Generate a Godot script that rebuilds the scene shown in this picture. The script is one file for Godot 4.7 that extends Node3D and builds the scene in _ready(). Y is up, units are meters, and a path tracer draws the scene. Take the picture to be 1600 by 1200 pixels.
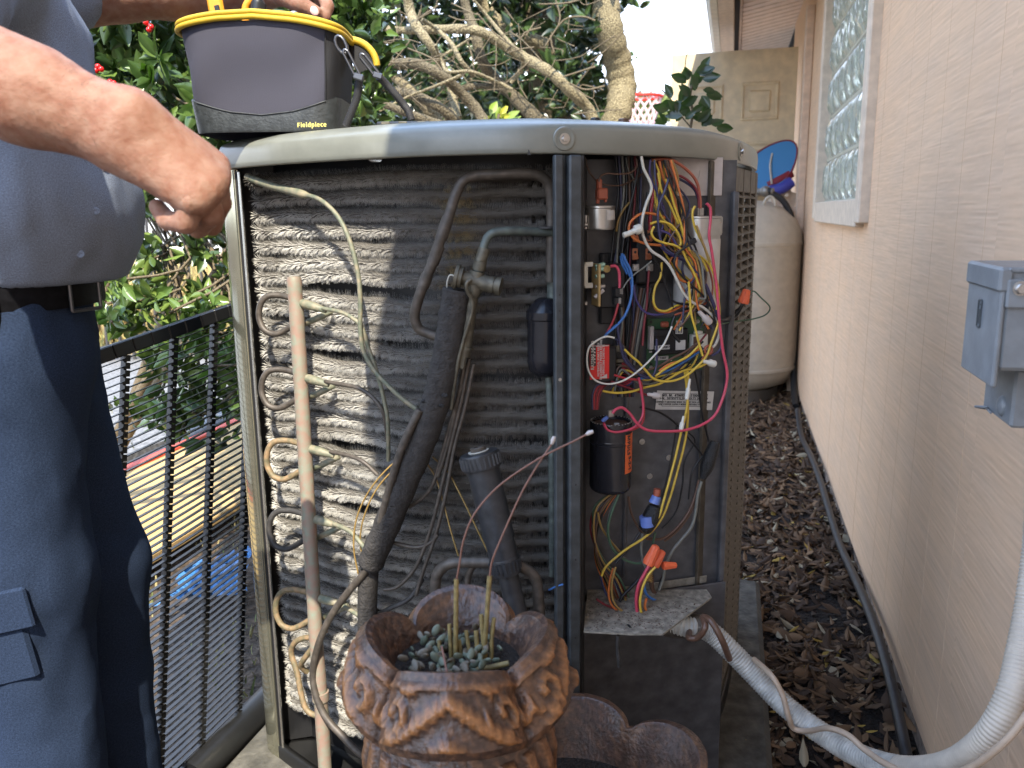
extends Node3D

# ---------------------------------------------------------------- camera model (shared by the measuring helpers)
const CAM := Vector3(0, 1.10, 0)
const FPX := 1300.0
var cam_basis: Basis
var fh: Vector3      # horizontal viewing direction
var rh: Vector3      # horizontal right of the view
var rng := RandomNumberGenerator.new()
var mats := {}
var texs := {}

func _ready() -> void:
	rng.seed = 20240611
	setup_view()
	make_textures()
	make_materials()
	build_setting()
	build_house()
	build_far_things()
	build_vegetation()
	build_unit_shell()
	build_coil()
	build_piping()
	build_control_box()
	build_wires()
	build_leaning_panel()
	build_wall_things()
	build_bag_and_tools()
	build_person()
	build_pots()

func setup_view() -> void:
	var yaw := deg_to_rad(14.7)
	var pitch := deg_to_rad(-11.6)
	var roll := deg_to_rad(-0.8)
	cam_basis = Basis(Vector3.UP, yaw) * Basis(Vector3.RIGHT, pitch) * Basis(Vector3.BACK, roll)
	fh = Vector3(-sin(yaw), 0, -cos(yaw))
	rh = Vector3(cos(yaw), 0, -sin(yaw))
	var cam := Camera3D.new()
	cam.name = "camera"
	cam.transform = Transform3D(cam_basis, CAM)
	cam.keep_aspect = Camera3D.KEEP_HEIGHT
	cam.fov = rad_to_deg(2.0 * atan(600.0 / FPX))
	cam.near = 0.05
	cam.far = 400.0
	var at := CameraAttributesPhysical.new()
	at.frustum_focal_length = 26.0
	at.frustum_focus_distance = 1.42
	at.frustum_near = 0.05
	at.frustum_far = 400.0
	at.exposure_aperture = 6.5
	cam.attributes = at
	add_child(cam)
	cam.current = true
	# sky
	var env := Environment.new()
	env.background_mode = Environment.BG_SKY
	var sm := ProceduralSkyMaterial.new()
	sm.sky_top_color = Color(0.55, 0.67, 0.86)
	sm.sky_horizon_color = Color(0.83, 0.85, 0.88)
	sm.sky_curve = 0.22
	sm.sky_energy_multiplier = SKY_ENERGY
	sm.ground_bottom_color = Color(0.32, 0.29, 0.26)
	sm.ground_horizon_color = Color(0.62, 0.62, 0.6)
	sm.ground_energy_multiplier = 1.0
	sm.sun_angle_max = 20.0
	sm.sky_cover = cloud_cover()
	sm.sky_cover_modulate = Color(1, 1, 1, 0.75)
	var sky := Sky.new()
	sky.sky_material = sm
	env.sky = sky
	env.background_energy_multiplier = 1.0
	env.tonemap_mode = Environment.TONE_MAPPER_LINEAR
	env.tonemap_exposure = EXPOSURE
	env.ambient_light_source = Environment.AMBIENT_SOURCE_SKY
	env.sdfgi_enabled = true
	env.ssao_enabled = true
	env.ssil_enabled = true
	var we := WorldEnvironment.new()
	we.name = "world_environment"
	we.environment = env
	add_child(we)
	var sun := DirectionalLight3D.new()
	sun.name = "sun"
	var to_sun := Vector3(0.31, 1.27, 1.0).normalized()
	sun.basis = Basis.looking_at(-to_sun, Vector3.UP)
	sun.light_energy = SUN_ENERGY
	sun.light_color = Color(1.0, 0.965, 0.90)
	sun.light_angular_distance = 0.5
	sun.shadow_enabled = true
	add_child(sun)

const SKY_ENERGY := 1.0
const SUN_ENERGY := 0.72
const EXPOSURE := 4.5

func cloud_cover() -> Texture2D:
	var n := FastNoiseLite.new()
	n.seed = 5
	n.noise_type = FastNoiseLite.TYPE_SIMPLEX_SMOOTH
	n.frequency = 1.0
	n.fractal_octaves = 5
	var w := 512
	var h := 256
	var im := Image.create(w, h, false, Image.FORMAT_RGBA8)
	for y in h:
		var el := PI * (0.5 - (y + 0.5) / h)
		for x in w:
			var az := TAU * (x + 0.5) / w
			var d := Vector3(cos(el) * cos(az), sin(el) * 2.2, cos(el) * sin(az)) * 1.6
			var v := n.get_noise_3dv(d) * 0.5 + 0.5
			v = smoothstep(0.38, 0.72, v)
			im.set_pixel(x, y, Color(0.93, 0.95, 0.97, v * 0.62))
	return ImageTexture.create_from_image(im)

# ---------------------------------------------------------------- measuring helpers
func ray(px: float, py: float) -> Vector3:
	return cam_basis * Vector3((px - 800.0) / FPX, -(py - 600.0) / FPX, -1.0)

# the point at the horizontal distance hd in front of the camera
func pv(px: float, py: float, hd: float) -> Vector3:
	var d := ray(px, py)
	return CAM + d * (hd / d.dot(fh))

func on_y(px: float, py: float, y: float) -> Vector3:
	var d := ray(px, py)
	return CAM + d * ((y - CAM.y) / d.y)

func on_x(px: float, py: float, x: float) -> Vector3:
	var d := ray(px, py)
	return CAM + d * ((x - CAM.x) / d.x)

func on_plane(px: float, py: float, p0: Vector3, n: Vector3) -> Vector3:
	var d := ray(px, py)
	return CAM + d * ((p0 - CAM).dot(n) / d.dot(n))

func pvs(list: Array, hd: float) -> Array:
	var out := []
	for q in list:
		out.append(pv(q[0], q[1], q[2] if q.size() > 2 else hd))
	return out

# ---------------------------------------------------------------- mesh builder
class MB:
	var v := PackedVector3Array()
	var uv := PackedVector2Array()
	var c := PackedColorArray()
	var ix := PackedInt32Array()
	var use_c := false
	var use_uv := false
	var col := Color.WHITE

	func vert(p: Vector3, t := Vector2.ZERO) -> int:
		v.append(p)
		uv.append(t)
		c.append(col)
		return v.size() - 1

	func tri(a: int, b: int, d: int) -> void:
		ix.append(a)
		ix.append(b)
		ix.append(d)

	# corners run clockwise as seen from outside
	func quad(a: Vector3, b: Vector3, d: Vector3, e: Vector3) -> void:
		var i := vert(a, Vector2(0, 1))
		vert(b, Vector2(0, 0))
		vert(d, Vector2(1, 0))
		vert(e, Vector2(1, 1))
		tri(i, i + 1, i + 2)
		tri(i, i + 2, i + 3)

	func poly3(pts: Array) -> void:
		var i := v.size()
		for p in pts:
			vert(p)
		for k in range(1, pts.size() - 1):
			tri(i, i + k, i + k + 1)

	# a box with chamfered edges
	func box(ce: Vector3, size: Vector3, b := 0.0, ba := Basis.IDENTITY) -> void:
		var h := size * 0.5
		b = minf(b, minf(h.x, minf(h.y, h.z)) * 0.95)
		var dirs := [Vector3(1, 0, 0), Vector3(-1, 0, 0), Vector3(0, 1, 0), Vector3(0, -1, 0), Vector3(0, 0, 1), Vector3(0, 0, -1)]
		for n in dirs:
			var u: Vector3 = Vector3(n.y, n.z, n.x)
			var w: Vector3 = n.cross(u)
			var hn: float = absf(h.dot(n))
			var hu: float = absf(h.dot(u)) - b
			var hw: float = absf(h.dot(w)) - b
			quad(ce + ba * (n * hn - u * hu - w * hw), ce + ba * (n * hn - u * hu + w * hw), ce + ba * (n * hn + u * hu + w * hw), ce + ba * (n * hn + u * hu - w * hw))
		if b <= 0.0:
			return
		for ax in 3:
			for s1 in [-1.0, 1.0]:
				for s2 in [-1.0, 1.0]:
					var a1 := Vector3.ZERO
					var a2 := Vector3.ZERO
					var a3 := Vector3.ZERO
					a1[ax] = 1
					a2[(ax + 1) % 3] = s1
					a3[(ax + 2) % 3] = s2
					var l: float = h[ax] - b
					var p2: Vector3 = a2 * h[(ax + 1) % 3] + a3 * (h[(ax + 2) % 3] - b)
					var p3: Vector3 = a2 * (h[(ax + 1) % 3] - b) + a3 * h[(ax + 2) % 3]
					var q := [ce + ba * (p2 - a1 * l), ce + ba * (p2 + a1 * l), ce + ba * (p3 + a1 * l), ce + ba * (p3 - a1 * l)]
					if s1 * s2 > 0:
						q.reverse()
					quad(q[0], q[1], q[2], q[3])
		for sx in [-1.0, 1.0]:
			for sy in [-1.0, 1.0]:
				for sz in [-1.0, 1.0]:
					var s := Vector3(sx, sy, sz)
					var k := h - Vector3(b, b, b)
					var t := [ce + ba * (s * Vector3(h.x, k.y, k.z)), ce + ba * (s * Vector3(k.x, h.y, k.z)), ce + ba * (s * Vector3(k.x, k.y, h.z))]
					if sx * sy * sz > 0:
						t.reverse()
					poly3(t)

	func bar(a: Vector3, b: Vector3, w: float, d: float, up := Vector3.UP, bev := 0.0) -> void:
		var z := (b - a)
		var l := z.length()
		z = z / l
		var x := up.cross(z).normalized()
		if x.length() < 0.5:
			x = Vector3.RIGHT.cross(z).normalized()
		box((a + b) * 0.5, Vector3(w, d, l), bev, Basis(x, z.cross(x), z))

	# rows of points joined into a smooth sheet
	func sheet(rows: Array, closed := false, flip := false) -> void:
		var base := v.size()
		var nc: int = rows[0].size()
		var nr := rows.size()
		for r in nr:
			for k in nc:
				vert(rows[r][k], Vector2(float(k) / maxi(1, nc - 1), float(r) / maxi(1, nr - 1)))
		var m := nc if closed else nc - 1
		for r in nr - 1:
			for k in m:
				var a := base + r * nc + k
				var b := base + r * nc + (k + 1) % nc
				var d := a + nc
				var e := b + nc
				if flip:
					tri(a, b, e)
					tri(a, e, d)
				else:
					tri(a, e, b)
					tri(a, d, e)

	func tube(pts: Array, rad, seg := 8, caps := true) -> void:
		var n := pts.size()
		var rows := []
		var t0: Vector3 = (pts[1] - pts[0]).normalized()
		var up := Vector3.UP if absf(t0.y) < 0.9 else Vector3.RIGHT
		var x: Vector3 = up.cross(t0).normalized()
		for i in n:
			var t: Vector3 = (pts[mini(i + 1, n - 1)] - pts[maxi(i - 1, 0)])
			if t.length() < 1e-9:
				t = t0
			t = t.normalized()
			x = (x - t * x.dot(t)).normalized()
			var y := t.cross(x)
			var r: float = rad if rad is float else rad[i]
			var row := []
			for k in seg:
				var a := TAU * k / seg
				row.append(pts[i] + (x * cos(a) + y * sin(a)) * r)
			rows.append(row)
			t0 = t
		sheet(rows, true)
		if caps:
			var ra: Array = rows[0].duplicate()
			poly3(ra)
			var rb: Array = rows[n - 1].duplicate()
			rb.reverse()
			poly3(rb)

	# profile of (radius, height) turned round the y axis of xf; sharp bends are split
	func lathe(prof: Array, seg: int, xf := Transform3D.IDENTITY) -> void:
		var run := [prof[0]]
		for i in range(1, prof.size()):
			run.append(prof[i])
			var cut := i == prof.size() - 1
			if not cut:
				var d1: Vector2 = (prof[i] - prof[i - 1]).normalized()
				var d2: Vector2 = (prof[i + 1] - prof[i]).normalized()
				cut = d1.dot(d2) < 0.8
			if cut:
				var rows := []
				for p in run:
					var row := []
					for k in seg:
						var a := TAU * k / seg
						row.append(xf * Vector3(cos(a) * p.x, p.y, sin(a) * p.x))
					rows.append(row)
				sheet(rows, true, true)
				run = [prof[i]]

	# outline in the x-y plane of xf, pushed from z = 0 to z = depth
	func prism(pts: PackedVector2Array, depth: float, xf := Transform3D.IDENTITY) -> void:
		var tr := Geometry2D.triangulate_polygon(pts)
		var n := pts.size()
		var area := 0.0
		for i in n:
			area += pts[i].cross(pts[(i + 1) % n])
		for s in 2:
			var z := depth if s == 0 else 0.0
			var b0 := v.size()
			for p in pts:
				vert(xf * Vector3(p.x, p.y, z), p)
			for i in range(0, tr.size(), 3):
				var pa := pts[tr[i]]
				var ccw := (pts[tr[i + 1]] - pa).cross(pts[tr[i + 2]] - pa) > 0.0
				if ccw == (s == 0):
					tri(b0 + tr[i], b0 + tr[i + 2], b0 + tr[i + 1])
				else:
					tri(b0 + tr[i], b0 + tr[i + 1], b0 + tr[i + 2])
		for i in n:
			var p := pts[i]
			var q := pts[(i + 1) % n]
			if area < 0.0:
				var sw := p
				p = q
				q = sw
			quad(xf * Vector3(p.x, p.y, 0), xf * Vector3(p.x, p.y, depth), xf * Vector3(q.x, q.y, depth), xf * Vector3(q.x, q.y, 0))

	func ball(ce: Vector3, r: Vector3, seg := 10, rings := 7, ba := Basis.IDENTITY) -> void:
		var rows := []
		for j in rings + 1:
			var e := PI * (float(j) / rings - 0.5)
			var row := []
			for k in seg:
				var a := TAU * k / seg
				row.append(ce + ba * (Vector3(cos(e) * cos(a), sin(e), cos(e) * sin(a)) * r))
			rows.append(row)
		sheet(rows, true, true)

	func mesh() -> ArrayMesh:
		var nn := PackedVector3Array()
		nn.resize(v.size())
		for i in range(0, ix.size(), 3):
			var a := ix[i]
			var b := ix[i + 1]
			var d := ix[i + 2]
			var f := (v[d] - v[a]).cross(v[b] - v[a])
			nn[a] += f
			nn[b] += f
			nn[d] += f
		for i in nn.size():
			nn[i] = nn[i].normalized() if nn[i].length_squared() > 1e-24 else Vector3.UP
		var ar := []
		ar.resize(Mesh.ARRAY_MAX)
		ar[Mesh.ARRAY_VERTEX] = v
		ar[Mesh.ARRAY_NORMAL] = nn
		ar[Mesh.ARRAY_INDEX] = ix
		if use_uv:
			ar[Mesh.ARRAY_TEX_UV] = uv
		if use_c:
			ar[Mesh.ARRAY_COLOR] = c
		var m := ArrayMesh.new()
		m.add_surface_from_arrays(Mesh.PRIMITIVE_TRIANGLES, ar)
		return m

# ---------------------------------------------------------------- scene helpers
func tag(o: Node, label: String, category: String, group := "", kind := "") -> void:
	o.set_meta("label", label)
	if category != "":
		o.set_meta("category", category)
	if group != "":
		o.set_meta("group", group)
	if kind != "":
		o.set_meta("kind", kind)

func thing(called: String, label: String, category: String, at := Vector3.ZERO, group := "") -> Node3D:
	var o := Node3D.new()
	o.name = called
	o.position = at
	add_child(o, true)
	tag(o, label, category, group)
	return o

func origin_of(n: Node) -> Vector3:
	var p := Vector3.ZERO
	while n is Node3D and n != self:
		p += n.position
		n = n.get_parent()
	return p

# commits a mesh whose points are world positions as one node under parent
func put(mb: MB, called: String, m: Material, parent: Node = null) -> MeshInstance3D:
	var o := MeshInstance3D.new()
	o.mesh = mb.mesh()
	o.name = called
	o.material_override = m
	if parent == null:
		add_child(o, true)
	else:
		o.position = -origin_of(parent)
		parent.add_child(o, true)
	return o

# a shared mesh at a world place under parent
func place(me: Mesh, called: String, m: Material, xf: Transform3D, parent: Node = null) -> MeshInstance3D:
	var o := MeshInstance3D.new()
	o.mesh = me
	o.name = called
	o.material_override = m
	o.transform = xf
	if parent == null:
		add_child(o, true)
	else:
		o.position = xf.origin - origin_of(parent)
		parent.add_child(o, true)
	return o

func scatter(me: Mesh, xfs: Array, cols: Array, called: String, m: Material, parent: Node = null) -> MultiMeshInstance3D:
	var mm := MultiMesh.new()
	mm.transform_format = MultiMesh.TRANSFORM_3D
	mm.use_colors = cols.size() > 0
	mm.mesh = me
	mm.instance_count = xfs.size()
	for i in xfs.size():
		mm.set_instance_transform(i, xfs[i])
		if cols.size() > 0:
			mm.set_instance_color(i, cols[i])
	var o := MultiMeshInstance3D.new()
	o.multimesh = mm
	o.name = called
	o.material_override = m
	o.set_meta("kind", "stuff")
	if parent == null:
		add_child(o, true)
	else:
		o.position = -origin_of(parent)
		parent.add_child(o, true)
	return o

# smooth curve through the points
func curve(pts: Array, per := 6) -> Array:
	var out := []
	var n := pts.size()
	for i in n - 1:
		var a: Vector3 = pts[maxi(i - 1, 0)]
		var b: Vector3 = pts[i]
		var d: Vector3 = pts[i + 1]
		var e: Vector3 = pts[mini(i + 2, n - 1)]
		for k in per:
			out.append(b.cubic_interpolate(d, a, e, float(k) / per))
	out.append(pts[n - 1])
	return out

func tube_part(pts: Array, r, called: String, m: Material, parent: Node, per := 6, seg := 8) -> MeshInstance3D:
	var mb := MB.new()
	mb.tube(curve(pts, per), r, seg)
	return put(mb, called, m, parent)

func rnd(a: float, b: float) -> float:
	return rng.randf_range(a, b)

func basis_y(y: Vector3, hint := Vector3(0.3, 0.1, 1)) -> Basis:
	y = y.normalized()
	var x := y.cross(hint).normalized()
	if x.length() < 0.5:
		x = y.cross(Vector3.RIGHT).normalized()
	return Basis(x, y, x.cross(y))

func text_part(s: String, at: Vector3, ba: Basis, height: float, m: Material, parent: Node, called := "lettering", font_name := "Droid Sans", weight := 700) -> void:
	var f := SystemFont.new()
	f.font_names = PackedStringArray([font_name])
	f.font_weight = weight
	var t := TextMesh.new()
	t.text = s
	t.font = f
	t.font_size = 32
	t.pixel_size = height / 24.0
	t.depth = 0.0006
	t.curve_step = 1.0
	var o := place(t, called, m, Transform3D(ba, at), parent)
	o.set_meta("kind", "stuff") if false else null
# ---------------------------------------------------------------- textures and materials
func noise_img(sd: int, freq: float, oct: int, kind := 0, size := 512) -> Image:
	var n := FastNoiseLite.new()
	n.seed = sd
	n.noise_type = [FastNoiseLite.TYPE_SIMPLEX_SMOOTH, FastNoiseLite.TYPE_CELLULAR, FastNoiseLite.TYPE_PERLIN][kind]
	n.frequency = freq
	n.fractal_octaves = oct
	n.fractal_gain = 0.55
	return n.get_seamless_image(size, size, false, false, 0.12, true)

func ramp(im: Image, lo: Color, hi: Color, g := 1.0, a := 0.0, b := 1.0) -> Texture2D:
	var out := Image.create(im.get_width(), im.get_height(), false, Image.FORMAT_RGB8)
	for y in im.get_height():
		for x in im.get_width():
			var t := pow(clampf((im.get_pixel(x, y).r - a) / (b - a), 0.0, 1.0), g)
			out.set_pixel(x, y, lo.lerp(hi, t))
	return ImageTexture.create_from_image(out)

func make_textures() -> void:
	var soft := noise_img(1, 0.012, 5)
	var fine := noise_img(2, 0.11, 3)
	var mid := noise_img(3, 0.035, 5)
	texs.soft = ramp(soft, Color(0.86, 0.86, 0.86), Color(1, 1, 1))
	texs.soft_strong = ramp(soft, Color(0.58, 0.58, 0.58), Color(1, 1, 1))
	texs.fine = ramp(fine, Color(0.7, 0.7, 0.7), Color(1, 1, 1))
	texs.mid = ramp(mid, Color(0.55, 0.55, 0.55), Color(1, 1, 1))
	texs.bump = ImageTexture.create_from_image(mid)
	texs.fine_bump = ImageTexture.create_from_image(fine)
	texs.rough = ramp(soft, Color(0.55, 0.55, 0.55), Color(1, 1, 1))
	texs.smudge = ramp(mid, Color(0.3, 0.3, 0.3), Color(1, 1, 1), 1.0, 0.2, 0.8)
	# bark and soil
	texs.bark = ramp(mid, Color(0.45, 0.42, 0.38), Color(1, 0.98, 0.9), 1.0, 0.15, 0.85)
	texs.soil = ramp(mid, Color(0.4, 0.36, 0.32), Color(1, 0.92, 0.85), 1.3)
	texs.copper = ramp(mid, Color(0.88, 0.76, 0.69), Color(0.78, 0.88, 0.80), 1.0, 0.25, 0.8)
	# tan and dirty white mixes
	texs.patina = ramp(soft, Color(0.62, 0.66, 0.60), Color(1.0, 0.90, 0.80), 1.0, 0.2, 0.8)
	texs.skin = ramp(soft, Color(0.86, 0.74, 0.69), Color(1, 1, 1), 0.9, 0.15, 0.8)
	# rough-sawn siding: long horizontal scratches of every length
	var w := 1024
	var h := 512
	var saw := Image.create(w, h, false, Image.FORMAT_RGB8)
	var sa := Image.create(w, h, false, Image.FORMAT_RGB8)
	var n1 := FastNoiseLite.new()
	n1.seed = 8
	n1.frequency = 1.0
	var r2 := RandomNumberGenerator.new()
	r2.seed = 77
	var rowv := []
	for y in h:
		rowv.append(r2.randf())
	for y in h:
		var rv: float = rowv[y]
		for x in w:
			var a := n1.get_noise_2d(x * 0.0035 + rv * 3.0, y * 0.75)
			var b := n1.get_noise_2d(x * 0.02, y * 1.1 + 300.0)
			var c := n1.get_noise_2d(x * 0.008 + 40.0, y * 1.7 + 900.0)
			var d := n1.get_noise_2d(x * 0.004, y * 0.03 + 700.0)
			var t := clampf(0.6 + a * 0.55 + c * 0.35 + b * 0.12, 0.0, 1.0)
			saw.set_pixel(x, y, Color(t, t, t))
			var q := clampf(0.93 + (t - 0.6) * 0.10 + d * 0.02, 0.0, 1.0)
			sa.set_pixel(x, y, Color(q, q * (0.995 - d * 0.012), q * (0.99 - d * 0.03)))
	texs.saw = ImageTexture.create_from_image(saw)
	texs.saw_col = ImageTexture.create_from_image(sa)
	# woven nylon
	var wv := Image.create(128, 128, false, Image.FORMAT_RGB8)
	var wc := Image.create(128, 128, false, Image.FORMAT_RGB8)
	for y in 128:
		for x in 128:
			var over := (x / 8 + y / 8) % 2 == 0
			var u := absf(fmod(x, 8.0) - 3.5) / 4.0
			var vv := absf(fmod(y, 8.0) - 3.5) / 4.0
			var t := (1.0 - vv * vv) if over else (1.0 - u * u)
			wv.set_pixel(x, y, Color(t, t, t))
			var k := (0.55 + 0.45 * t) * (1.0 if over else 0.72)
			wc.set_pixel(x, y, Color(k, k, k))
	texs.weave = ImageTexture.create_from_image(wv)
	texs.weave_col = ImageTexture.create_from_image(wc)
	# twill with worn threads
	var tw := Image.create(256, 256, false, Image.FORMAT_RGB8)
	for y in 256:
		for x in 256:
			var t := 0.5 + 0.5 * sin(TAU * (x + y) / 8.0)
			var k := clampf(0.62 + 0.25 * t + (fine.get_pixel(x * 2, y * 2).r - 0.5) * 0.5 + (mid.get_pixel(x * 2, y * 2).r - 0.5) * 0.35, 0, 1)
			tw.set_pixel(x, y, Color(k, k, k))
	texs.twill = ImageTexture.create_from_image(tw)

func mat(key: String, col: Color, rough: float, metal := 0.0, tex := "", tscale := 4.0, bump := "", bscale := 0.1, extra := {}) -> StandardMaterial3D:
	var m := StandardMaterial3D.new()
	m.resource_name = key
	m.albedo_color = col.linear_to_srgb()
	m.roughness = rough
	m.metallic = metal
	m.cull_mode = BaseMaterial3D.CULL_DISABLED
	if tex != "":
		m.albedo_texture = texs[tex]
	if bump != "":
		m.heightmap_enabled = true
		m.heightmap_texture = texs[bump]
		m.heightmap_scale = bscale
	if tex != "" or bump != "":
		m.uv1_triplanar = true
		m.uv1_scale = Vector3.ONE * tscale
	for k in extra:
		m.set(k, extra[k])
	mats[key] = m
	return m

func make_materials() -> void:
	# grounds
	mat("earth", Color(0.19, 0.155, 0.115), 0.95, 0, "soil", 1.3, "bump", 2.0)
	mat("mulch_soil", Color(0.045, 0.032, 0.024), 0.95, 0, "soil", 3.0, "bump", 1.5)
	mat("litter", Color(1, 1, 1), 0.85, 0, "", 4, "", 0, {"vertex_color_use_as_albedo": true})
	mat("concrete", Color(0.32, 0.31, 0.295), 0.9, 0, "mid", 1.5, "bump", 0.25)
	mat("pad_concrete", Color(0.17, 0.16, 0.135), 0.9, 0, "soft_strong", 3.0, "bump", 0.2)
	mat("pale_concrete", Color(0.64, 0.61, 0.55), 0.9, 0, "soft", 1.5, "bump", 0.2)
	mat("straw", Color(1, 1, 1), 0.9, 0, "", 4, "", 0, {"vertex_color_use_as_albedo": true})
	mat("plywood", Color(0.52, 0.34, 0.13), 0.8, 0, "soft", 1.5, "fine_bump", 0.05)
	mat("red_edge", Color(0.55, 0.07, 0.03), 0.6)
	mat("blue_tarp", Color(0.06, 0.27, 0.62), 0.45, 0, "mid", 5.0, "bump", 0.6)
	mat("dark_hose", Color(0.03, 0.03, 0.03), 0.5)
	# house
	mat("siding", Color(0.84, 0.58, 0.375), 0.8, 0, "saw_col", 2.6, "saw", 0.09, {"uv1_scale": Vector3(0.7, 0.62, 0.7)})
	mat("siding_gap", Color(0.2, 0.14, 0.10), 0.9)
	mat("trim_tan", Color(0.76, 0.57, 0.42), 0.6, 0, "soft", 3.0, "fine_bump", 0.02)
	mat("trim_white", Color(0.76, 0.63, 0.49), 0.55, 0, "soft", 3.0)
	mat("soffit_tan", Color(0.82, 0.62, 0.48), 0.55, 0, "soft", 2.0)
	mat("gutter", Color(0.76, 0.63, 0.47), 0.4, 0, "soft", 2.0)
	mat("dark_gap", Color(0.05, 0.045, 0.04), 0.8)
	mat("roofing", Color(0.12, 0.11, 0.10), 0.95, 0, "mid", 3.0, "bump", 0.5)
	mat("foundation", Color(0.42, 0.33, 0.27), 0.9, 0, "soft_strong", 4.0, "bump", 0.2)
	mat("room", Color(0.75, 0.74, 0.68), 0.8)
	mat("glass_block", Color(0.90, 0.95, 0.84, 0.3), 0.06, 0, "", 4, "", 0, {"refraction_enabled": true, "refraction_scale": 0.05})
	mat("mortar", Color(0.66, 0.64, 0.5), 0.8, 0, "fine", 8.0)
	mat("door_paint", Color(0.86, 0.70, 0.45), 0.45, 0, "soft", 1.5)
	mat("tank_paint", Color(0.60, 0.53, 0.42), 0.5, 0, "soft", 2.2, "bump", 0.05)
	mat("tank_fitting", Color(0.30, 0.28, 0.25), 0.4, 0.7)
	mat("black_rubber", Color(0.022, 0.022, 0.022), 0.55, 0, "soft", 6.0)
	mat("board_blue", Color(0.05, 0.26, 0.58), 0.5)
	mat("board_red", Color(0.24, 0.015, 0.03), 0.5)
	mat("float_purple", Color(0.05, 0.06, 0.38), 0.5)
	mat("cardboard", Color(0.46, 0.36, 0.25), 0.85, 0, "soft", 4.0)
	mat("box_grey", Color(0.22, 0.238, 0.25), 0.38, 0, "soft", 4.0, "fine_bump", 0.01)
	mat("conduit_white", Color(0.72, 0.70, 0.63), 0.45, 0, "soft_strong", 5.0)
	mat("conduit_ivory", Color(0.58, 0.50, 0.40), 0.5, 0, "soft", 5.0)
	mat("cable_tan", Color(0.52, 0.39, 0.28), 0.5, 0, "soft", 8.0)
	mat("pipe_black", Color(0.035, 0.033, 0.035), 0.45, 0, "soft_strong", 6.0)
	# unit
	mat("lid", Color(0.235, 0.24, 0.198), 0.36, 0.0, "soft", 2.5, "fine_bump", 0.006, {"clearcoat_enabled": true, "clearcoat": 0.35, "clearcoat_roughness": 0.25})
	mat("post_dark", Color(0.085, 0.098, 0.105), 0.42, 0.1, "soft_strong", 6.0, "fine_bump", 0.01)
	mat("post_gloss", Color(0.46, 0.45, 0.34), 0.12, 0.8, "soft", 3.0)
	mat("edge_metal", Color(0.62, 0.62, 0.58), 0.25, 0.9, "soft", 6.0)
	mat("inner_dark", Color(0.045, 0.045, 0.048), 0.5, 0.0, "soft_strong", 3.0)
	mat("back_panel", Color(0.145, 0.142, 0.147), 0.42, 0.0, "soft_strong", 4.0)
	mat("guard_black", Color(0.016, 0.016, 0.016), 0.42, 0, "soft", 6.0)
	mat("guard_bronze", Color(0.15, 0.125, 0.09), 0.5, 0.1, "soft_strong", 5.0)
	mat("fin_core", Color(0.11, 0.10, 0.085), 0.95)
	mat("fin", Color(1, 1, 1), 0.75, 0.0, "", 4, "", 0, {"vertex_color_use_as_albedo": true})
	mat("patina_pipe", Color(0.42, 0.365, 0.335), 0.6, 0.1, "copper", 2.6, "bump", 0.03)
	mat("tube_green", Color(0.32, 0.34, 0.29), 0.6, 0.1, "patina", 9.0, "fine_bump", 0.02)
	mat("tube_tan", Color(0.36, 0.29, 0.20), 0.6, 0.1, "patina", 9.0, "fine_bump", 0.02)
	mat("tube_brown", Color(0.15, 0.125, 0.10), 0.5, 0.2, "soft_strong", 9.0, "fine_bump", 0.02)
	mat("tube_dark", Color(0.07, 0.065, 0.06), 0.6, 0.0, "soft_strong", 9.0, "fine_bump", 0.02)
	mat("valve_brass", Color(0.20, 0.18, 0.13), 0.5, 0.4, "soft_strong", 9.0, "fine_bump", 0.03)
	mat("teal_pipe", Color(0.185, 0.215, 0.185), 0.55, 0.2, "soft_strong", 9.0, "fine_bump", 0.02)
	mat("foam", Color(0.065, 0.058, 0.052), 0.9, 0, "soft_strong", 9.0, "bump", 0.25)
	mat("drier_black", Color(0.018, 0.018, 0.022), 0.22, 0.0, "soft", 6.0)
	mat("sprinkler_black", Color(0.05, 0.053, 0.058), 0.42, 0, "soft_strong", 7.0, "fine_bump", 0.01)
	# electrics
	mat("silver", Color(0.55, 0.54, 0.51), 0.3, 0.9, "soft", 6.0)
	mat("tin", Color(0.6, 0.58, 0.55), 0.3, 0.85, "fine", 9.0)
	mat("label_white", Color(0.66, 0.63, 0.58), 0.6, 0, "soft", 6.0)
	mat("label_print", Color(0.03, 0.03, 0.03), 0.7)
	mat("plate_pale", Color(0.56, 0.50, 0.46), 0.55, 0, "soft", 7.0)
	mat("insulator", Color(0.62, 0.60, 0.52), 0.4)
	mat("copper_lug", Color(0.62, 0.24, 0.13), 0.32, 0.8, "soft", 9.0)
	mat("phenolic", Color(0.012, 0.012, 0.013), 0.4)
	mat("pcb_green", Color(0.045, 0.12, 0.055), 0.4, 0, "fine", 14.0)
	mat("pcb_tan", Color(0.45, 0.30, 0.12), 0.5)
	mat("resistor", Color(0.33, 0.50, 0.38), 0.25, 0.3)
	mat("relay_red", Color(0.68, 0.022, 0.018), 0.4)
	mat("label_orange", Color(0.66, 0.12, 0.03), 0.45)
	mat("nut_orange", Color(0.78, 0.14, 0.05), 0.4)
	mat("bracket", Color(0.46, 0.42, 0.34), 0.75, 0.15, "soft_strong", 9.0, "bump", 0.06)
	mat("tape_black", Color(0.014, 0.014, 0.014), 0.3, 0, "", 6.0, "bump", 0.2, {"uv1_scale": Vector3(20, 20, 20)})
	mat("splice_blue", Color(0.13, 0.20, 0.50), 0.4)
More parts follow.
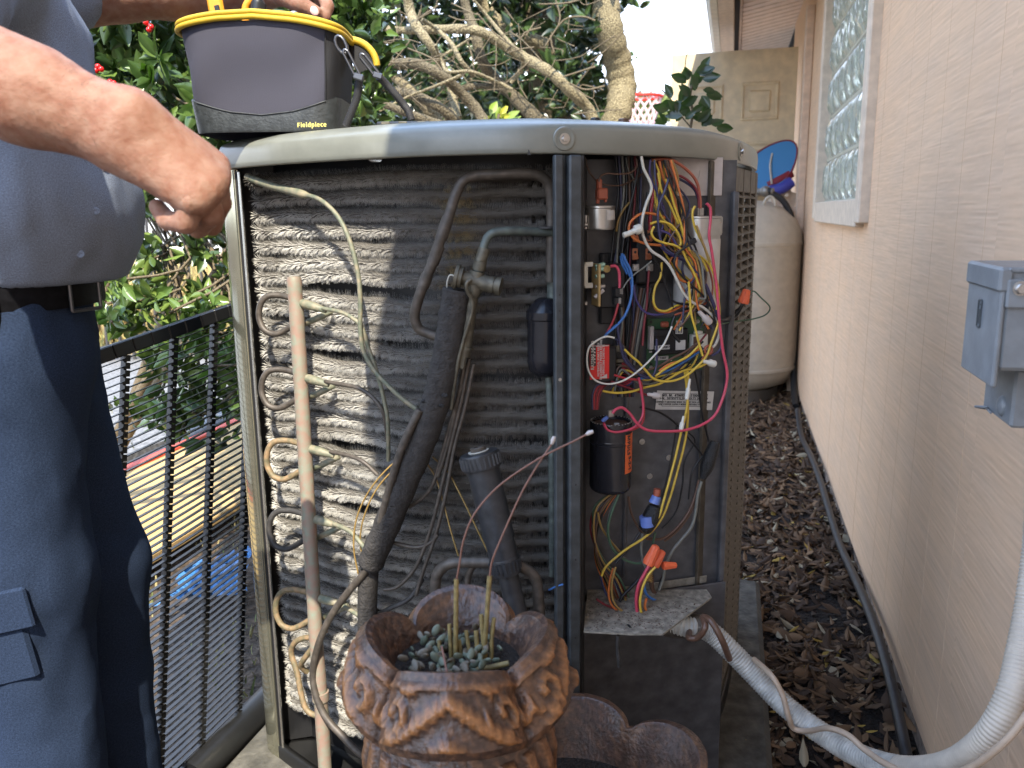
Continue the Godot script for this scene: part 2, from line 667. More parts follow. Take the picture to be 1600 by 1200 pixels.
	for w in [["white", Color(0.70, 0.66, 0.56)], ["yellow", Color(0.70, 0.48, 0.06)], ["orange", Color(0.72, 0.20, 0.05)], ["red", Color(0.46, 0.035, 0.045)], ["pink", Color(0.62, 0.07, 0.12)], ["maroon", Color(0.22, 0.025, 0.035)], ["blue", Color(0.05, 0.17, 0.45)], ["navy", Color(0.045, 0.045, 0.10)], ["purple", Color(0.09, 0.07, 0.22)], ["black", Color(0.013, 0.013, 0.014)], ["brown", Color(0.13, 0.07, 0.045)], ["gray", Color(0.20, 0.20, 0.17)], ["green", Color(0.08, 0.15, 0.09)], ["rust", Color(0.42, 0.11, 0.06)], ["ochre", Color(0.36, 0.23, 0.07)]]:
		mat("wire_" + w[0], w[1], 0.38, 0, "soft", 14.0)
	# bag
	mat("nylon", Color(0.10, 0.098, 0.135), 0.8, 0, "weave_col", 52.0, "weave", 0.03)
	mat("nylon_dark", Color(0.018, 0.018, 0.022), 0.7, 0, "weave_col", 34.0, "weave", 0.04)
	mat("bag_rubber", Color(0.055, 0.062, 0.064), 0.42, 0, "soft_strong", 9.0, "bump", 0.05)
	mat("zip_yellow", Color(0.76, 0.50, 0.025), 0.55, 0, "fine", 60.0, "fine_bump", 0.03)
	mat("tool_orange", Color(0.74, 0.30, 0.02), 0.4)
	mat("tool_black", Color(0.015, 0.015, 0.016), 0.35)
	mat("webbing", Color(0.05, 0.05, 0.055), 0.6, 0, "weave_col", 40.0, "weave", 0.05)
	mat("gunmetal", Color(0.12, 0.12, 0.125), 0.3, 0.8)
	mat("print_yellow", Color(0.72, 0.62, 0.16), 0.6)
	# person
	mat("skin", Color(0.30, 0.178, 0.125), 0.62, 0, "skin", 9.0, "bump", 0.05, {"subsurf_scatter_enabled": true, "subsurf_scatter_strength": 0.12, "metallic_specular": 0.35})
	mat("nail", Color(0.68, 0.42, 0.36), 0.3)
	mat("shirt", Color(0.36, 0.415, 0.52), 0.85, 0, "twill", 24.0, "twill", 0.02, {"metallic_specular": 0.2})
	mat("trousers", Color(0.045, 0.068, 0.122), 0.9, 0, "twill", 18.0, "twill", 0.03, {"metallic_specular": 0.12})
	mat("belt", Color(0.010, 0.010, 0.012), 0.6, 0, "soft_strong", 12.0, "", 0.0, {"metallic_specular": 0.2})
	mat("boot", Color(0.05, 0.035, 0.025), 0.6, 0, "soft_strong", 8.0)
	mat("hair", Color(0.05, 0.032, 0.02), 0.6, 0, "mid", 20.0, "bump", 0.3)
	mat("eye", Color(0.7, 0.68, 0.64), 0.2)
	mat("iris", Color(0.05, 0.04, 0.03), 0.2)
	mat("lip", Color(0.42, 0.17, 0.14), 0.5)
	# clay
	mat("clay", Color(1, 1, 1), 0.33, 0, "mid", 9.0, "bump", 0.10, {"vertex_color_use_as_albedo": true})
	mat("potting_soil", Color(0.055, 0.045, 0.035), 0.95, 0, "soil", 9.0, "bump", 0.6)
	mat("succulent", Color(0.2, 0.24, 0.16), 0.6, 0, "soft", 12.0)
	mat("stalk", Color(0.33, 0.24, 0.08), 0.6, 0, "soft_strong", 14.0)
	mat("twig_red", Color(0.19, 0.09, 0.06), 0.6)
	# plants
	var leafy := {"vertex_color_use_as_albedo": true, "backlight_enabled": true, "backlight": Color(0.22, 0.34, 0.08)}
	mat("leaf", Color(1, 1, 1), 0.28, 0, "", 4, "", 0, leafy)
	mat("leaf_soft", Color(1, 1, 1), 0.5, 0, "", 4, "", 0, leafy)
	mat("berry", Color(0.62, 0.015, 0.012), 0.25)
	mat("twig", Color(0.30, 0.25, 0.18), 0.8, 0, "bark", 12.0)
	mat("bark", Color(0.50, 0.445, 0.31), 0.9, 0, "bark", 5.0, "bump", 0.8)
	mat("bark_dark", Color(0.27, 0.235, 0.17), 0.95, 0, "bark", 5.0, "bump", 1.0)
	mat("grass_green", Color(0.10, 0.16, 0.04), 0.8)
	mat("vinyl_white", Color(0.80, 0.80, 0.78), 0.5, 0, "soft", 1.0)
	mat("rail_metal", Color(0.06, 0.055, 0.05), 0.5)
	mat("hoop_red", Color(0.80, 0.04, 0.02), 0.4)
	mat("net_pink", Color(0.80, 0.55, 0.55), 0.8)
	mat("pole_grey", Color(0.4, 0.4, 0.4), 0.4, 0.5)

func mm(key: String) -> StandardMaterial3D:
	return mats[key]
# ---------------------------------------------------------------- ground, paths
func flat_patch(pts: Array, y: float, thick: float, called: String, m: Material, parent: Node = null) -> MeshInstance3D:
	var mb := MB.new()
	var poly := PackedVector2Array()
	for p in pts:
		poly.append(Vector2(p.x, -p.z))
	mb.prism(poly, thick, Transform3D(Basis(Vector3.RIGHT, Vector3.FORWARD, Vector3.UP), Vector3(0, y, 0)))
	return put(mb, called, m, parent)

func build_setting() -> void:
	# uneven soil sheet, fine near by and coarse far off
	var n := FastNoiseLite.new()
	n.seed = 31
	n.frequency = 0.9
	var mb := MB.new()
	var xs := []
	for i in 61:
		var t := (i - 30) / 30.0
		xs.append(signf(t) * (absf(t) * 5.0 + pow(absf(t), 6.0) * 150.0))
	var rows := []
	for z in xs:
		var row := []
		for x in xs:
			var near := clampf(1.0 - (Vector2(x, z + 3.0).length() - 6.0) / 10.0, 0.0, 1.0)
			row.append(Vector3(x - 0.5, -0.02 + n.get_noise_2d(x, z) * 0.012 * near, z - 3.0))
		rows.append(row)
	mb.sheet(rows)
	var g := put(mb, "ground", mm("earth"))
	tag(g, "bare sandy ground round the unit and the yard", "", "", "structure")
	# dark soil bed between unit and wall
	var mb2 := MB.new()
	var rows2 := []
	for i in 45:
		var z := 0.6 - i * 0.18
		var row := []
		for k in 9:
			var x := -0.02 + k * 0.053
			row.append(Vector3(x, 0.004 + 0.022 * (0.5 + 0.5 * n.get_noise_2d(x * 9.0, z * 6.0)) + 0.03 * smoothstep(0.1, 0.42, x), z))
		rows2.append(row)
	mb2.sheet(rows2, false, false)
	var bed := put(mb2, "soil_bed", mm("mulch_soil"))
	tag(bed, "strip of dark soil between condenser and tan wall", "", "", "structure")
	# dead leaves and bark chips
	var chips := [leaf_mesh(0.5, 0.35, 0.25, 0.02), leaf_mesh(0.34, 0.9, -0.2, 0.03), leaf_mesh(0.2, 1.2, 0.1, 0.0)]
	var xf := []
	var co := []
	for i in 11000:
		var z := -0.9 - 5.0 * pow(rng.randf(), 1.2)
		var x := rnd(0.03, 0.41)
		if n.get_noise_2d(x * 5.0, z * 3.0) < -0.25 + 0.25 * smoothstep(-2.4, -1.6, z) and rng.randf() < 0.8:
			continue
		var s := rnd(0.018, 0.058)
		var ba := Basis.from_euler(Vector3(rnd(-0.6, 0.6), rnd(0, TAU), rnd(-0.6, 0.6)))
		xf.append(Transform3D((ba * Basis(Vector3.RIGHT, PI * 0.5)).scaled_local(Vector3(s * rnd(0.8, 1.3), s, s)), Vector3(x, 0.022 + 0.03 * smoothstep(0.1, 0.42, x) + rnd(0, 0.016), z)))
		var t := rng.randf()
		var cc := Color(0.050, 0.028, 0.016).lerp(Color(0.24, 0.14, 0.07), t * t)
		if rng.randf() < 0.05:
			cc = Color(0.36, 0.30, 0.20)
		if rng.randf() < 0.015:
			cc = Color(0.42, 0.28, 0.06)
		co.append(cc)
	var lo := thing("leaf_litter", "dead brown leaves and bark chips on the soil bed", "leaf litter", Vector3(0.2, 0, -2.5))
	lo.set_meta("kind", "stuff")
	for k in 3:
		var x3 := []
		var c3 := []
		for i in range(k, xf.size(), 3):
			x3.append(xf[i])
			c3.append(co[i])
		scatter(chips[k], x3, c3, "dead_leaves", mm("litter"), lo)
	# grey concrete walk on the left
	flat_patch([Vector3(-2.75, 0, -1.2), Vector3(-2.62, 0, -4.6), Vector3(-3.6, 0, -6.8), Vector3(-12, 0, -6.8), Vector3(-12, 0, -1.2)], -0.05, 0.078, "concrete_path", mm("concrete")).set_meta("kind", "structure")
	# walk behind the unit
	flat_patch([Vector3(-2.3, 0, -3.1), Vector3(0.0, 0, -3.1), Vector3(0.36, 0, -5.7), Vector3(0.36, 0, -12), Vector3(-2.3, 0, -12)], -0.05, 0.062, "rear_path", mm("pale_concrete")).set_meta("kind", "structure")
	# slab under the unit
	var pad := MB.new()
	pad.box(Vector3(-0.40, 0.015, -1.78), Vector3(1.03, 0.09, 1.10), 0.012)
	var pd := put(pad, "concrete_pad", mm("pad_concrete"))
	tag(pd, "weathered concrete pad under the condenser", "", "", "structure")
	# sheet of plywood with red edge
	var ply := thing("plywood_sheet", "sunlit tan plywood sheet with red edge lying on the ground", "plywood sheet", Vector3(-2.1, 0.03, -2.9))
	var pb := MB.new()
	pb.box(Vector3(-2.06, 0.055, -2.95), Vector3(0.66, 0.03, 3.3), 0.003, Basis(Vector3.UP, 0.02))
	put(pb, "board", mm("plywood"), ply)
	var rb := MB.new()
	rb.box(Vector3(-2.415, 0.06, -2.95), Vector3(0.045, 0.045, 3.3), 0.004, Basis(Vector3.UP, 0.02))
	put(rb, "red_strip", mm("red_edge"), ply)
	var hs := MB.new()
	var hp := []
	for i in 14:
		hp.append(Vector3(-2.50 + 0.03 * sin(i * 1.3), 0.05, -1.3 - i * 0.28))
	hs.tube(curve(hp, 4), 0.022, 8)
	var h := put(hs, "garden_hose", mm("dark_hose"))
	tag(h, "dark garden hose running along the plywood's red edge", "hose")
	# crumpled blue tarp
	var tp := MB.new()
	var c0 := on_y(232, 945, 0.06)
	var c1 := on_y(300, 885, 0.06)
	var c2 := on_y(400, 850, 0.06)
	var c3 := on_y(372, 925, 0.06)
	var trows := []
	for i in 17:
		var row := []
		for k in 17:
			var u := i / 16.0
			var w := k / 16.0
			var p := c0.lerp(c1, u).lerp(c3.lerp(c2, u), w)
			p.y += 0.025 * n.get_noise_2d(u * 5.0, w * 6.0) + 0.012 * sin(u * 9.0 + w * 4.0)
			p += Vector3(n.get_noise_2d(u * 3.0, 50), 0, n.get_noise_2d(w * 3.0, 80)) * 0.06
			row.append(p)
		trows.append(row)
	tp.sheet(trows, false, true)
	var t2 := put(tp, "tarp", mm("blue_tarp"))
	tag(t2, "crumpled bright blue tarp on the ground behind the black guard panel", "tarp")
	# short weeds and white petals in front of the walk
	var blade := MB.new()
	blade.sheet([[Vector3(-0.5, 0, 0), Vector3(0.5, 0, 0)], [Vector3(-0.35, 0.6, 0.12), Vector3(0.35, 0.6, 0.12)], [Vector3(-0.02, 1, 0.4), Vector3(0.02, 1, 0.4)]])
	var bm := blade.mesh()
	xf = []
	co = []
	for i in 9000:
		var x := rnd(-3.4, -0.95)
		var z := rnd(-6.2, -1.3)
		if (x < -1.72 and x > -2.5 and z > -4.6) or (x < -2.6 and rng.randf() < 0.92 and z > -6.0):
			continue
		if n.get_noise_2d(x * 1.8, z * 1.8) < 0.0:
			continue
		var hgt := rnd(0.015, 0.06)
		xf.append(Transform3D(Basis.from_euler(Vector3(rnd(-0.5, 0.5), rnd(0, TAU), rnd(-0.4, 0.4))).scaled_local(Vector3(hgt * 0.14, hgt, hgt)), Vector3(x, -0.012 + (0.035 if x < -2.6 else 0.0), z)))
		co.append(Color(0.10, 0.15, 0.04).lerp(Color(0.33, 0.27, 0.12), rng.randf()))
	var wd := scatter(bm, xf, co, "weeds", mm("straw"))
	tag(wd, "short weeds and dry grass on the ground left of the unit", "weeds", "", "stuff")
	# tall dry grass beyond the railing
	xf = []
	co = []
	for i in 9000:
		var hd := rnd(6.6, 10.5)
		var p := pv(rnd(60, 420), 500, hd)
		p.y = -0.02
		var hgt := rnd(0.35, 0.85)
		xf.append(Transform3D(Basis.from_euler(Vector3(rnd(-0.4, 0.4), rnd(0, TAU), rnd(-0.5, 0.5))).scaled_local(Vector3(hgt * 0.028, hgt, hgt * 0.7)), p))
		co.append(Color(0.58, 0.42, 0.18).lerp(Color(0.30, 0.29, 0.10), pow(rng.randf(), 2.0)))
	var dg := scatter(bm, xf, co, "dry_grass", mm("straw"))
	tag(dg, "tall dry straw-coloured grass behind the metal railing", "grass", "", "stuff")

# ---------------------------------------------------------------- house
func build_house() -> void:
	var wx := 0.39
	var hs := thing("house", "tan house wall of grooved siding with deep soffit and glass block window", "house", Vector3(wx, 0, -2.0))
	var z_near := 2.6
	var z_far := -6.75
	var top := 2.42
	var wz0 := -2.775     # window opening, near end
	var wz1 := -4.10
	var wy0 := 1.116
	var wy1 := 2.22
	# core of the wall behind the boards, in pieces round the window
	var core := MB.new()
	var cx := wx + 0.012 + 0.09
	core.box(Vector3(cx, (0.05 + top) / 2, (z_near + wz0) / 2), Vector3(0.18, top - 0.05, z_near - wz0))
	core.box(Vector3(cx, (0.05 + top) / 2, (z_far + wz1) / 2), Vector3(0.18, top - 0.05, wz1 - z_far))
	core.box(Vector3(cx, (0.05 + wy0) / 2, (wz0 + wz1) / 2), Vector3(0.18, wy0 - 0.05, wz0 - wz1))
	core.box(Vector3(cx, (wy1 + top) / 2, (wz0 + wz1) / 2), Vector3(0.18, top - wy1, wz0 - wz1))
	core.box(Vector3(6.4, 1.25, (z_near + z_far) / 2), Vector3(0.18, 2.4, z_near - z_far))
	core.box(Vector3(3.4, 1.25, z_near - 0.09), Vector3(5.8, 2.4, 0.18))
	core.box(Vector3(3.4, 1.25, z_far + 0.09), Vector3(5.8, 2.4, 0.18))
	core.box(Vector3(3.4, 0.02, (z_near + z_far) / 2), Vector3(5.8, 0.06, z_near - z_far - 0.4))
	put(core, "wall", mm("siding_gap"), hs)
	# pale room behind the window
	var room := MB.new()
	room.box(Vector3(1.05, 1.45, -3.4), Vector3(0.05, 2.1, 3.2))
	put(room, "inner_wall", mm("room"), hs)
	# boards
	var pitch := 0.178
	var z := z_near
	while z > z_far + 0.05:
		var z2 := maxf(z - pitch, z_far)
		var spans := [[0.10, top]]
		if z2 < wz0 - 0.01 and z > wz1 + 0.01:
			spans = [[0.10, wy0 - 0.02], [wy1 + 0.02, top]]
		for s in spans:
			var b := MB.new()
			b.box(Vector3(wx + 0.006 + rnd(-0.0004, 0.0004), (s[0] + s[1]) / 2, (z + z2) / 2), Vector3(0.012, s[1] - s[0], z - z2 - 0.0013), 0.0003)
			put(b, "siding_board", mm("siding"), hs)
		z = z2
	# footing
	var f := MB.new()
	f.box(Vector3(wx + 0.018, 0.03, (z_near + z_far) / 2), Vector3(0.02, 0.17, z_near - z_far), 0.003)
	put(f, "foundation", mm("foundation"), hs)
	# window
	var win := Node3D.new()
	win.name = "window"
	win.position = Vector3.ZERO
	hs.add_child(win, true)
	win.position = -origin_of(hs)
	var ox := wx - 0.030
	var fr := MB.new()
	fr.box(Vector3(ox + 0.055, (wy0 + wy1) / 2, wz0 + 0.042), Vector3(0.11, wy1 - wy0 + 0.12, 0.086), 0.004)
	fr.box(Vector3(ox + 0.055, (wy0 + wy1) / 2, wz1 - 0.042), Vector3(0.11, wy1 - wy0 + 0.12, 0.086), 0.004)
	fr.box(Vector3(ox + 0.056, wy0 - 0.030, (wz0 + wz1) / 2), Vector3(0.108, 0.086, wz0 - wz1 - 0.004), 0.004)
	fr.box(Vector3(ox + 0.056, wy1 + 0.030, (wz0 + wz1) / 2), Vector3(0.108, 0.086, wz0 - wz1 - 0.004), 0.004)
	put(fr, "frame", mm("trim_white"), win)
	var mo := MB.new()
	mo.box(Vector3(ox + 0.095, (wy0 + wy1) / 2, (wz0 + wz1) / 2), Vector3(0.03, wy1 - wy0 - 0.03, wz0 - wz1 - 0.004))
	var nb := 6
	var nbx := 7
	var bw := (wz0 - wz1 - 0.008) / nbx
	var bh := (wy1 - wy0 - 0.024) / nb
	# mortar bars and one glass block in each field
	var mort := MB.new()
	for i in nbx + 1:
		mort.box(Vector3(ox + 0.062, (wy0 + wy1) / 2, wz0 - 0.004 - i * bw), Vector3(0.038, wy1 - wy0 - 0.026, 0.011))
	for i in nb + 1:
		mort.box(Vector3(ox + 0.062, wy0 + 0.014 + i * bh, (wz0 + wz1) / 2), Vector3(0.04, 0.011, wz0 - wz1 - 0.012))
	put(mort, "mortar", mm("mortar"), win)
	var nz := FastNoiseLite.new()
	nz.frequency = 1.0
	for i in nbx:
		for j in nb:
			var b := MB.new()
			var rows := []
			for a in 9:
				var row := []
				for k in 17:
					var u := a / 8.0
					var w := k / 16.0
					var pillow := minf(1.0, 5.0 * minf(minf(u, 1 - u), minf(w, 1 - w)))
					var wave := 0.006 * sin(w * 26.0 + nz.get_noise_2d(i * 7.0 + u * 2.2, j * 5.0 + w * 2.0) * 5.0)
					row.append(Vector3(ox + 0.044 - (0.014 + wave) * pillow, wy0 + 0.0195 + j * bh + u * (bh - 0.011), wz0 - 0.0095 - i * bw - w * (bw - 0.011)))
				rows.append(row)
			b.sheet(rows, false, true)
			var back := []
			for row in rows:
				var r3 := []
				for p in row:
					r3.append(Vector3(ox + 0.085, p.y, p.z))
				back.append(r3)
			b.sheet(back, false, false)
			put(b, "glass_block", mm("glass_block"), win)
	# eaves: raked soffit planks, fascia, gutter, roof
	var so := Node3D.new()
	so.name = "soffit"
	hs.add_child(so, true)
	so.position = -origin_of(hs)
	var x_out := 0.015
	var y_in := 2.41
	var y_out := 2.335
	var zz := -3.6
	while zz > -11.5:
		var b := MB.new()
		var a0 := Vector3(x_out, y_out, zz - 0.059)
		var a1 := Vector3(wx + 0.005, y_in, zz - 0.059)
		b.bar(a0, a1, 0.100, 0.012, Vector3.UP, 0.003)
		put(b, "soffit_plank", mm("soffit_tan"), so)
		zz -= 0.118
	var sb := MB.new()
	sb.bar(Vector3((x_out + wx) / 2, (y_in + y_out) / 2 + 0.014, 2.6), Vector3((x_out + wx) / 2, (y_in + y_out) / 2 + 0.014, -11.5), 0.4, 0.012, Vector3(-0.196, 0.98, 0))
	put(sb, "soffit_backing", mm("dark_gap"), hs)
	var fa := MB.new()
	fa.box(Vector3(0.006, 2.325, -5.75), Vector3(0.014, 0.05, 11.5), 0.002)
	put(fa, "soffit_moulding", mm("trim_tan"), hs)
	var dk := MB.new()
	dk.box(Vector3(-0.018, 2.33, -5.75), Vector3(0.03, 0.02, 11.5))
	put(dk, "eave_gap", mm("dark_gap"), hs)
	var f2 := MB.new()
	f2.box(Vector3(-0.078, 2.275, -5.75), Vector3(0.088, 0.12, 11.5), 0.003)
	put(f2, "fascia", mm("trim_tan"), hs)
	var gu := MB.new()
	var prof := PackedVector2Array([Vector2(-0.125, 2.22), Vector2(-0.165, 2.225), Vector2(-0.185, 2.262), Vector2(-0.185, 2.30), Vector2(-0.20, 2.315), Vector2(-0.20, 2.345), Vector2(-0.125, 2.345)])
	gu.prism(prof, 11.5, Transform3D(Basis.IDENTITY, Vector3(0, 0, -11.5)))
	put(gu, "gutter", mm("gutter"), hs)
	var ro := MB.new()
	ro.bar(Vector3(-0.17, 2.40, -5.75), Vector3(3.45, 3.45, -5.75), 11.5, 0.07, Vector3.UP)
	ro.bar(Vector3(-0.06, 2.43, 1.3), Vector3(3.45, 3.45, 1.3), 2.6, 0.07, Vector3.UP)
	ro.bar(Vector3(7.07, 2.40, -4.45), Vector3(3.45, 3.45, -4.45), 14.1, 0.07, Vector3.UP)
	put(ro, "roof", mm("roofing"), hs)
	# corner board by the door
	var cb := MB.new()
	cb.box(Vector3(wx - 0.022, 1.1, -5.05), Vector3(0.042, 2.14, 0.09), 0.004)
	put(cb, "corner_board", mm("trim_tan"), hs)

# ---------------------------------------------------------------- door, tank, toys at the far end; fence, railing, hoop
func build_far_things() -> void:
	# open door
	var a := pv(1045, 300, 5.72)
	var b := pv(1236, 300, 5.50)
	a.y = 0.06
	b.y = 0.06
	var u := (b - a).normalized()
	var n := Vector3.UP.cross(u).normalized() * -1.0
	if n.z < 0:
		n = -n
	var ba := Basis(u, Vector3.UP, u.cross(Vector3.UP))
	var wdt := a.distance_to(b)
	var hgt := 2.03
	var dr := thing("open_door", "open tan six-panel door standing across the passage", "door", a.lerp(b, 0.5))
	var xf := Transform3D(ba, a)
	var sl := MB.new()
	sl.box(xf * Vector3(wdt / 2, hgt / 2, 0), Vector3(wdt, hgt, 0.034), 0.003, ba)
	put(sl, "slab", mm("door_paint"), dr)
	for col in 2:
		for row in 3:
			var x0 := wdt * (0.13 + 0.44 * col)
			var w := wdt * 0.30
			var y0: float = [0.2, 0.95, 1.60][row]
			var hh: float = [0.58, 0.52, 0.235][row]
			var pn := MB.new()
			# moulded ring standing proud and a raised field inside it
			for s in [[x0, y0, w, 0.022], [x0, y0 + hh - 0.022, w, 0.022]]:
				pn.box(xf * Vector3(s[0] + s[2] / 2, s[1] + 0.011, 0.019), Vector3(s[2], 0.022, 0.022), 0.008, ba)
			for xx in [x0 + 0.011, x0 + w - 0.011]:
				pn.box(xf * Vector3(xx, y0 + hh / 2, 0.0188), Vector3(0.022, hh - 0.03, 0.0216), 0.008, ba)
			pn.box(xf * Vector3(x0 + w / 2, y0 + hh / 2, 0.019), Vector3(w - 0.10, hh - 0.10, 0.024), 0.011, ba)
			put(pn, "panel", mm("door_paint"), dr)
	var kn := MB.new()
	kn.ball(xf * Vector3(0.06, 0.98, 0.06), Vector3.ONE * 0.028)
	kn.tube([xf * Vector3(0.06, 0.98, 0.015), xf * Vector3(0.06, 0.98, 0.05)], 0.011)
	put(kn, "knob", mm("silver"), dr)
	# propane tank
	var tc := Vector3(0.045, 0, -5.0)
	var tk := thing("propane_tank", "weathered pale upright propane tank behind the condenser", "tank", tc)
	var R := 0.345
	var prof := [Vector2(0.0, 0.07), Vector2(0.2, 0.085), Vector2(0.30, 0.13), Vector2(0.335, 0.19), Vector2(R, 0.25), Vector2(R, 0.905), Vector2(R + 0.004, 0.907), Vector2(R + 0.004, 0.925), Vector2(R, 0.927), Vector2(0.335, 0.985), Vector2(0.30, 1.05), Vector2(0.235, 1.11), Vector2(0.15, 1.145), Vector2(0.0, 1.16)]
	var tb := MB.new()
	tb.lathe(prof, 48, Transform3D(Basis.IDENTITY, tc))
	put(tb, "shell", mm("tank_paint"), tk)
	var sm := MB.new()
	sm.lathe([Vector2(R, 0.21), Vector2(R + 0.004, 0.215), Vector2(R + 0.004, 0.23), Vector2(R, 0.235)], 48, Transform3D(Basis.IDENTITY, tc))
	put(sm, "weld_seam", mm("tank_paint"), tk)
	var fr := MB.new()
	fr.lathe([Vector2(0.25, 0.0), Vector2(0.25, 0.1), Vector2(0.24, 0.1), Vector2(0.24, 0.0)], 32, Transform3D(Basis.IDENTITY, tc))
	put(fr, "foot_ring", mm("tank_fitting"), tk)
	for s in [-1.0, 1.0]:
		var lp := []
		for i in 9:
			var an := PI * i / 8.0
			lp.append(tc + Vector3(0.15 * s + cos(an) * 0.03 , 1.12 + sin(an) * 0.05, 0.15))
		var lm := MB.new()
		lm.tube(lp, 0.008, 7)
		put(lm, "lifting_eye", mm("tank_paint"), tk)
	var vb := MB.new()
	vb.tube([tc + Vector3(0.06, 1.14, 0.0), tc + Vector3(0.06, 1.22, 0.0)], 0.03, 12)
	vb.tube([tc + Vector3(0.06, 1.20, 0.0), tc + Vector3(0.17, 1.20, 0.06)], 0.018, 10)
	vb.ball(tc + Vector3(0.13, 1.20, 0.04), Vector3(0.032, 0.03, 0.032))
	put(vb, "valve", mm("tank_fitting"), tk)
	var gh := MB.new()
	gh.tube(curve([tc + Vector3(0.16, 1.20, 0.06), pv(1195, 298, 4.75), pv(1222, 312, 4.72), pv(1238, 345, 4.7), pv(1244, 400, 4.7), pv(1245, 470, 4.7), pv(1242, 540, 4.68), pv(1240, 590, 4.6), pv(1243, 635, 4.3)], 6), 0.017, 8)
	var ghn := put(gh, "gas_hose", mm("black_rubber"))
	tag(ghn, "black gas hose hanging down beside the propane tank", "hose")
	# toys and boxes
	var bb := thing("bodyboard", "blue bodyboard with red edge leaning on the wall above the tank", "bodyboard", pv(1215, 290, 5.35))
	var c := pv(1208, 262, 5.35)
	var bx := Basis(rh, 0.25) * Basis(fh, -0.65)
	var bbx := Basis(rh, Vector3.UP, -fh)
	var pr := MB.new()
	var pts := PackedVector2Array()
	for i in 28:
		var t := TAU * i / 28.0
		pts.append(Vector2(cos(t) * 0.125 * (1.0 - 0.25 * sin(t)), sin(t) * 0.18))
	var bt := Transform3D(bbx * Basis(Vector3(0, 0, 1), -0.75) * Basis(Vector3(0, 1, 0), -0.5), c)
	pr.prism(pts, 0.05, bt)
	put(pr, "deck", mm("board_blue"), bb)
	var rim := MB.new()
	var rp := []
	for i in 29:
		var p := pts[i % 28]
		rp.append(bt * Vector3(p.x * 1.01, p.y * 1.01, 0.05))
	rim.tube(rp, 0.005, 6)
	put(rim, "red_piping", mm("board_red"), bb)
	var rope := MB.new()
	rope.tube(curve([bt * Vector3(-0.05, 0.05, 0.055), bt * Vector3(0.0, -0.02, 0.07), bt * Vector3(0.09, -0.10, 0.08)], 5), 0.006, 6)
	put(rope, "leash", mm("wire_white"), bb)
	var rf := MB.new()
	rf.tube(curve([pv(1200, 290, 5.3), pv(1218, 282, 5.28), pv(1236, 270, 5.28)], 6), 0.032, 10)
	var rfn := put(rf, "red_float", mm("board_red"))
	tag(rfn, "red rolled float under the blue bodyboard", "float")
	var pf := MB.new()
	pf.tube(curve([pv(1205, 298, 5.25), pv(1222, 294, 5.22), pv(1237, 284, 5.22)], 6), 0.034, 10)
	var pfn := put(pf, "purple_float", mm("float_purple"))
	tag(pfn, "dark purple rolled float below the red one", "float")
	var gb := MB.new()
	gb.box(pv(1188, 285, 5.45), Vector3(0.10, 0.17, 0.12), 0.004, bbx)
	var gbn := put(gb, "carton", mm("cardboard"))
	tag(gbn, "small brown carton on top behind the tank valve", "carton")
	var tb2 := MB.new()
	tb2.box(pv(1222, 312, 5.3), Vector3(0.15, 0.12, 0.08), 0.004, bbx * Basis(Vector3(0, 0, 1), -0.35))
	tb2.tube([pv(1228, 305, 5.25), pv(1229, 305, 5.2)], 0.012, 8)
	var tbn := put(tb2, "wooden_block", mm("trim_white"))
	tag(tbn, "pale tilted wooden block with a hole behind the tank", "block")
	# shelf that carries them
	var sh := thing("shelf", "narrow shelf on the wall behind the tank", "shelf", Vector3(0.2, 0, -5.4))
	var sm2 := MB.new()
	sm2.box(Vector3(0.20, 1.10, -5.42), Vector3(0.36, 0.03, 0.36), 0.004)
	put(sm2, "board", mm("trim_tan"), sh)
	for s in [-1.0, 1.0]:
		var lg := MB.new()
		lg.box(Vector3(0.20 + s * 0.15, 0.55, -5.42), Vector3(0.03, 1.07, 0.03), 0.003)
		put(lg, "leg", mm("trim_tan"), sh)
	# white fence far left and a grey roof behind it
	var fa := pv(-260, 345, 13.5)
	var fb := pv(470, 345, 13.5)
	fa.y = 0
	fb.y = 0
	var fu := (fb - fa).normalized()
	var fence := thing("vinyl_fence", "white fence of horizontal boards beyond the dry grass", "fence", fa.lerp(fb, 0.5))
	var lng := fa.distance_to(fb)
	var fba := Basis(fu, Vector3.UP, fu.cross(Vector3.UP))
	for i in 17:
		var m := MB.new()
		m.box(fa.lerp(fb, 0.5) + Vector3(0, 0.08 + i * 0.112, 0), Vector3(lng, 0.106, 0.03), 0.006, fba)
		put(m, "board", mm("vinyl_white"), fence)
	for i in 5:
		var m := MB.new()
		m.box(fa.lerp(fb, i / 4.0) + Vector3(0, 0.98, 0) - fba.z * 0.06, Vector3(0.1, 1.96, 0.08), 0.01, fba)
		put(m, "post", mm("vinyl_white"), fence)
	var nh := thing("neighbour_house", "low white house with grey roof beyond the white fence", "house", pv(150, 345, 19))
	var nc := pv(100, 345, 19)
	nc.y = 0
	var nm := MB.new()
	nm.box(nc + Vector3(0, 1.2, 0), Vector3(9, 2.4, 4), 0.0, fba)
	put(nm, "wall", mm("vinyl_white"), nh)
	var nr := MB.new()
	nr.prism(PackedVector2Array([Vector2(-2.5, 2.3), Vector2(2.5, 2.3), Vector2(0, 3.5)]), 9.6, Transform3D(Basis(fba.z, Vector3.UP, fba.x * -1.0), nc + fba.x * 4.8))
	put(nr, "roof", mm("roofing"), nh)
	# metal railing
	var ra := pv(60, 335, 6.2)
	var rb := pv(345, 335, 6.6)
	ra.y = 1.13
	rb.y = 1.13
	var rail := thing("metal_railing", "thin dark metal railing in front of the dry grass", "railing", Vector3(ra.x, 0, ra.z))
	var t1 := MB.new()
	t1.bar(ra, rb, 0.03, 0.03)
	put(t1, "top_rail", mm("rail_metal"), rail)
	var t3 := MB.new()
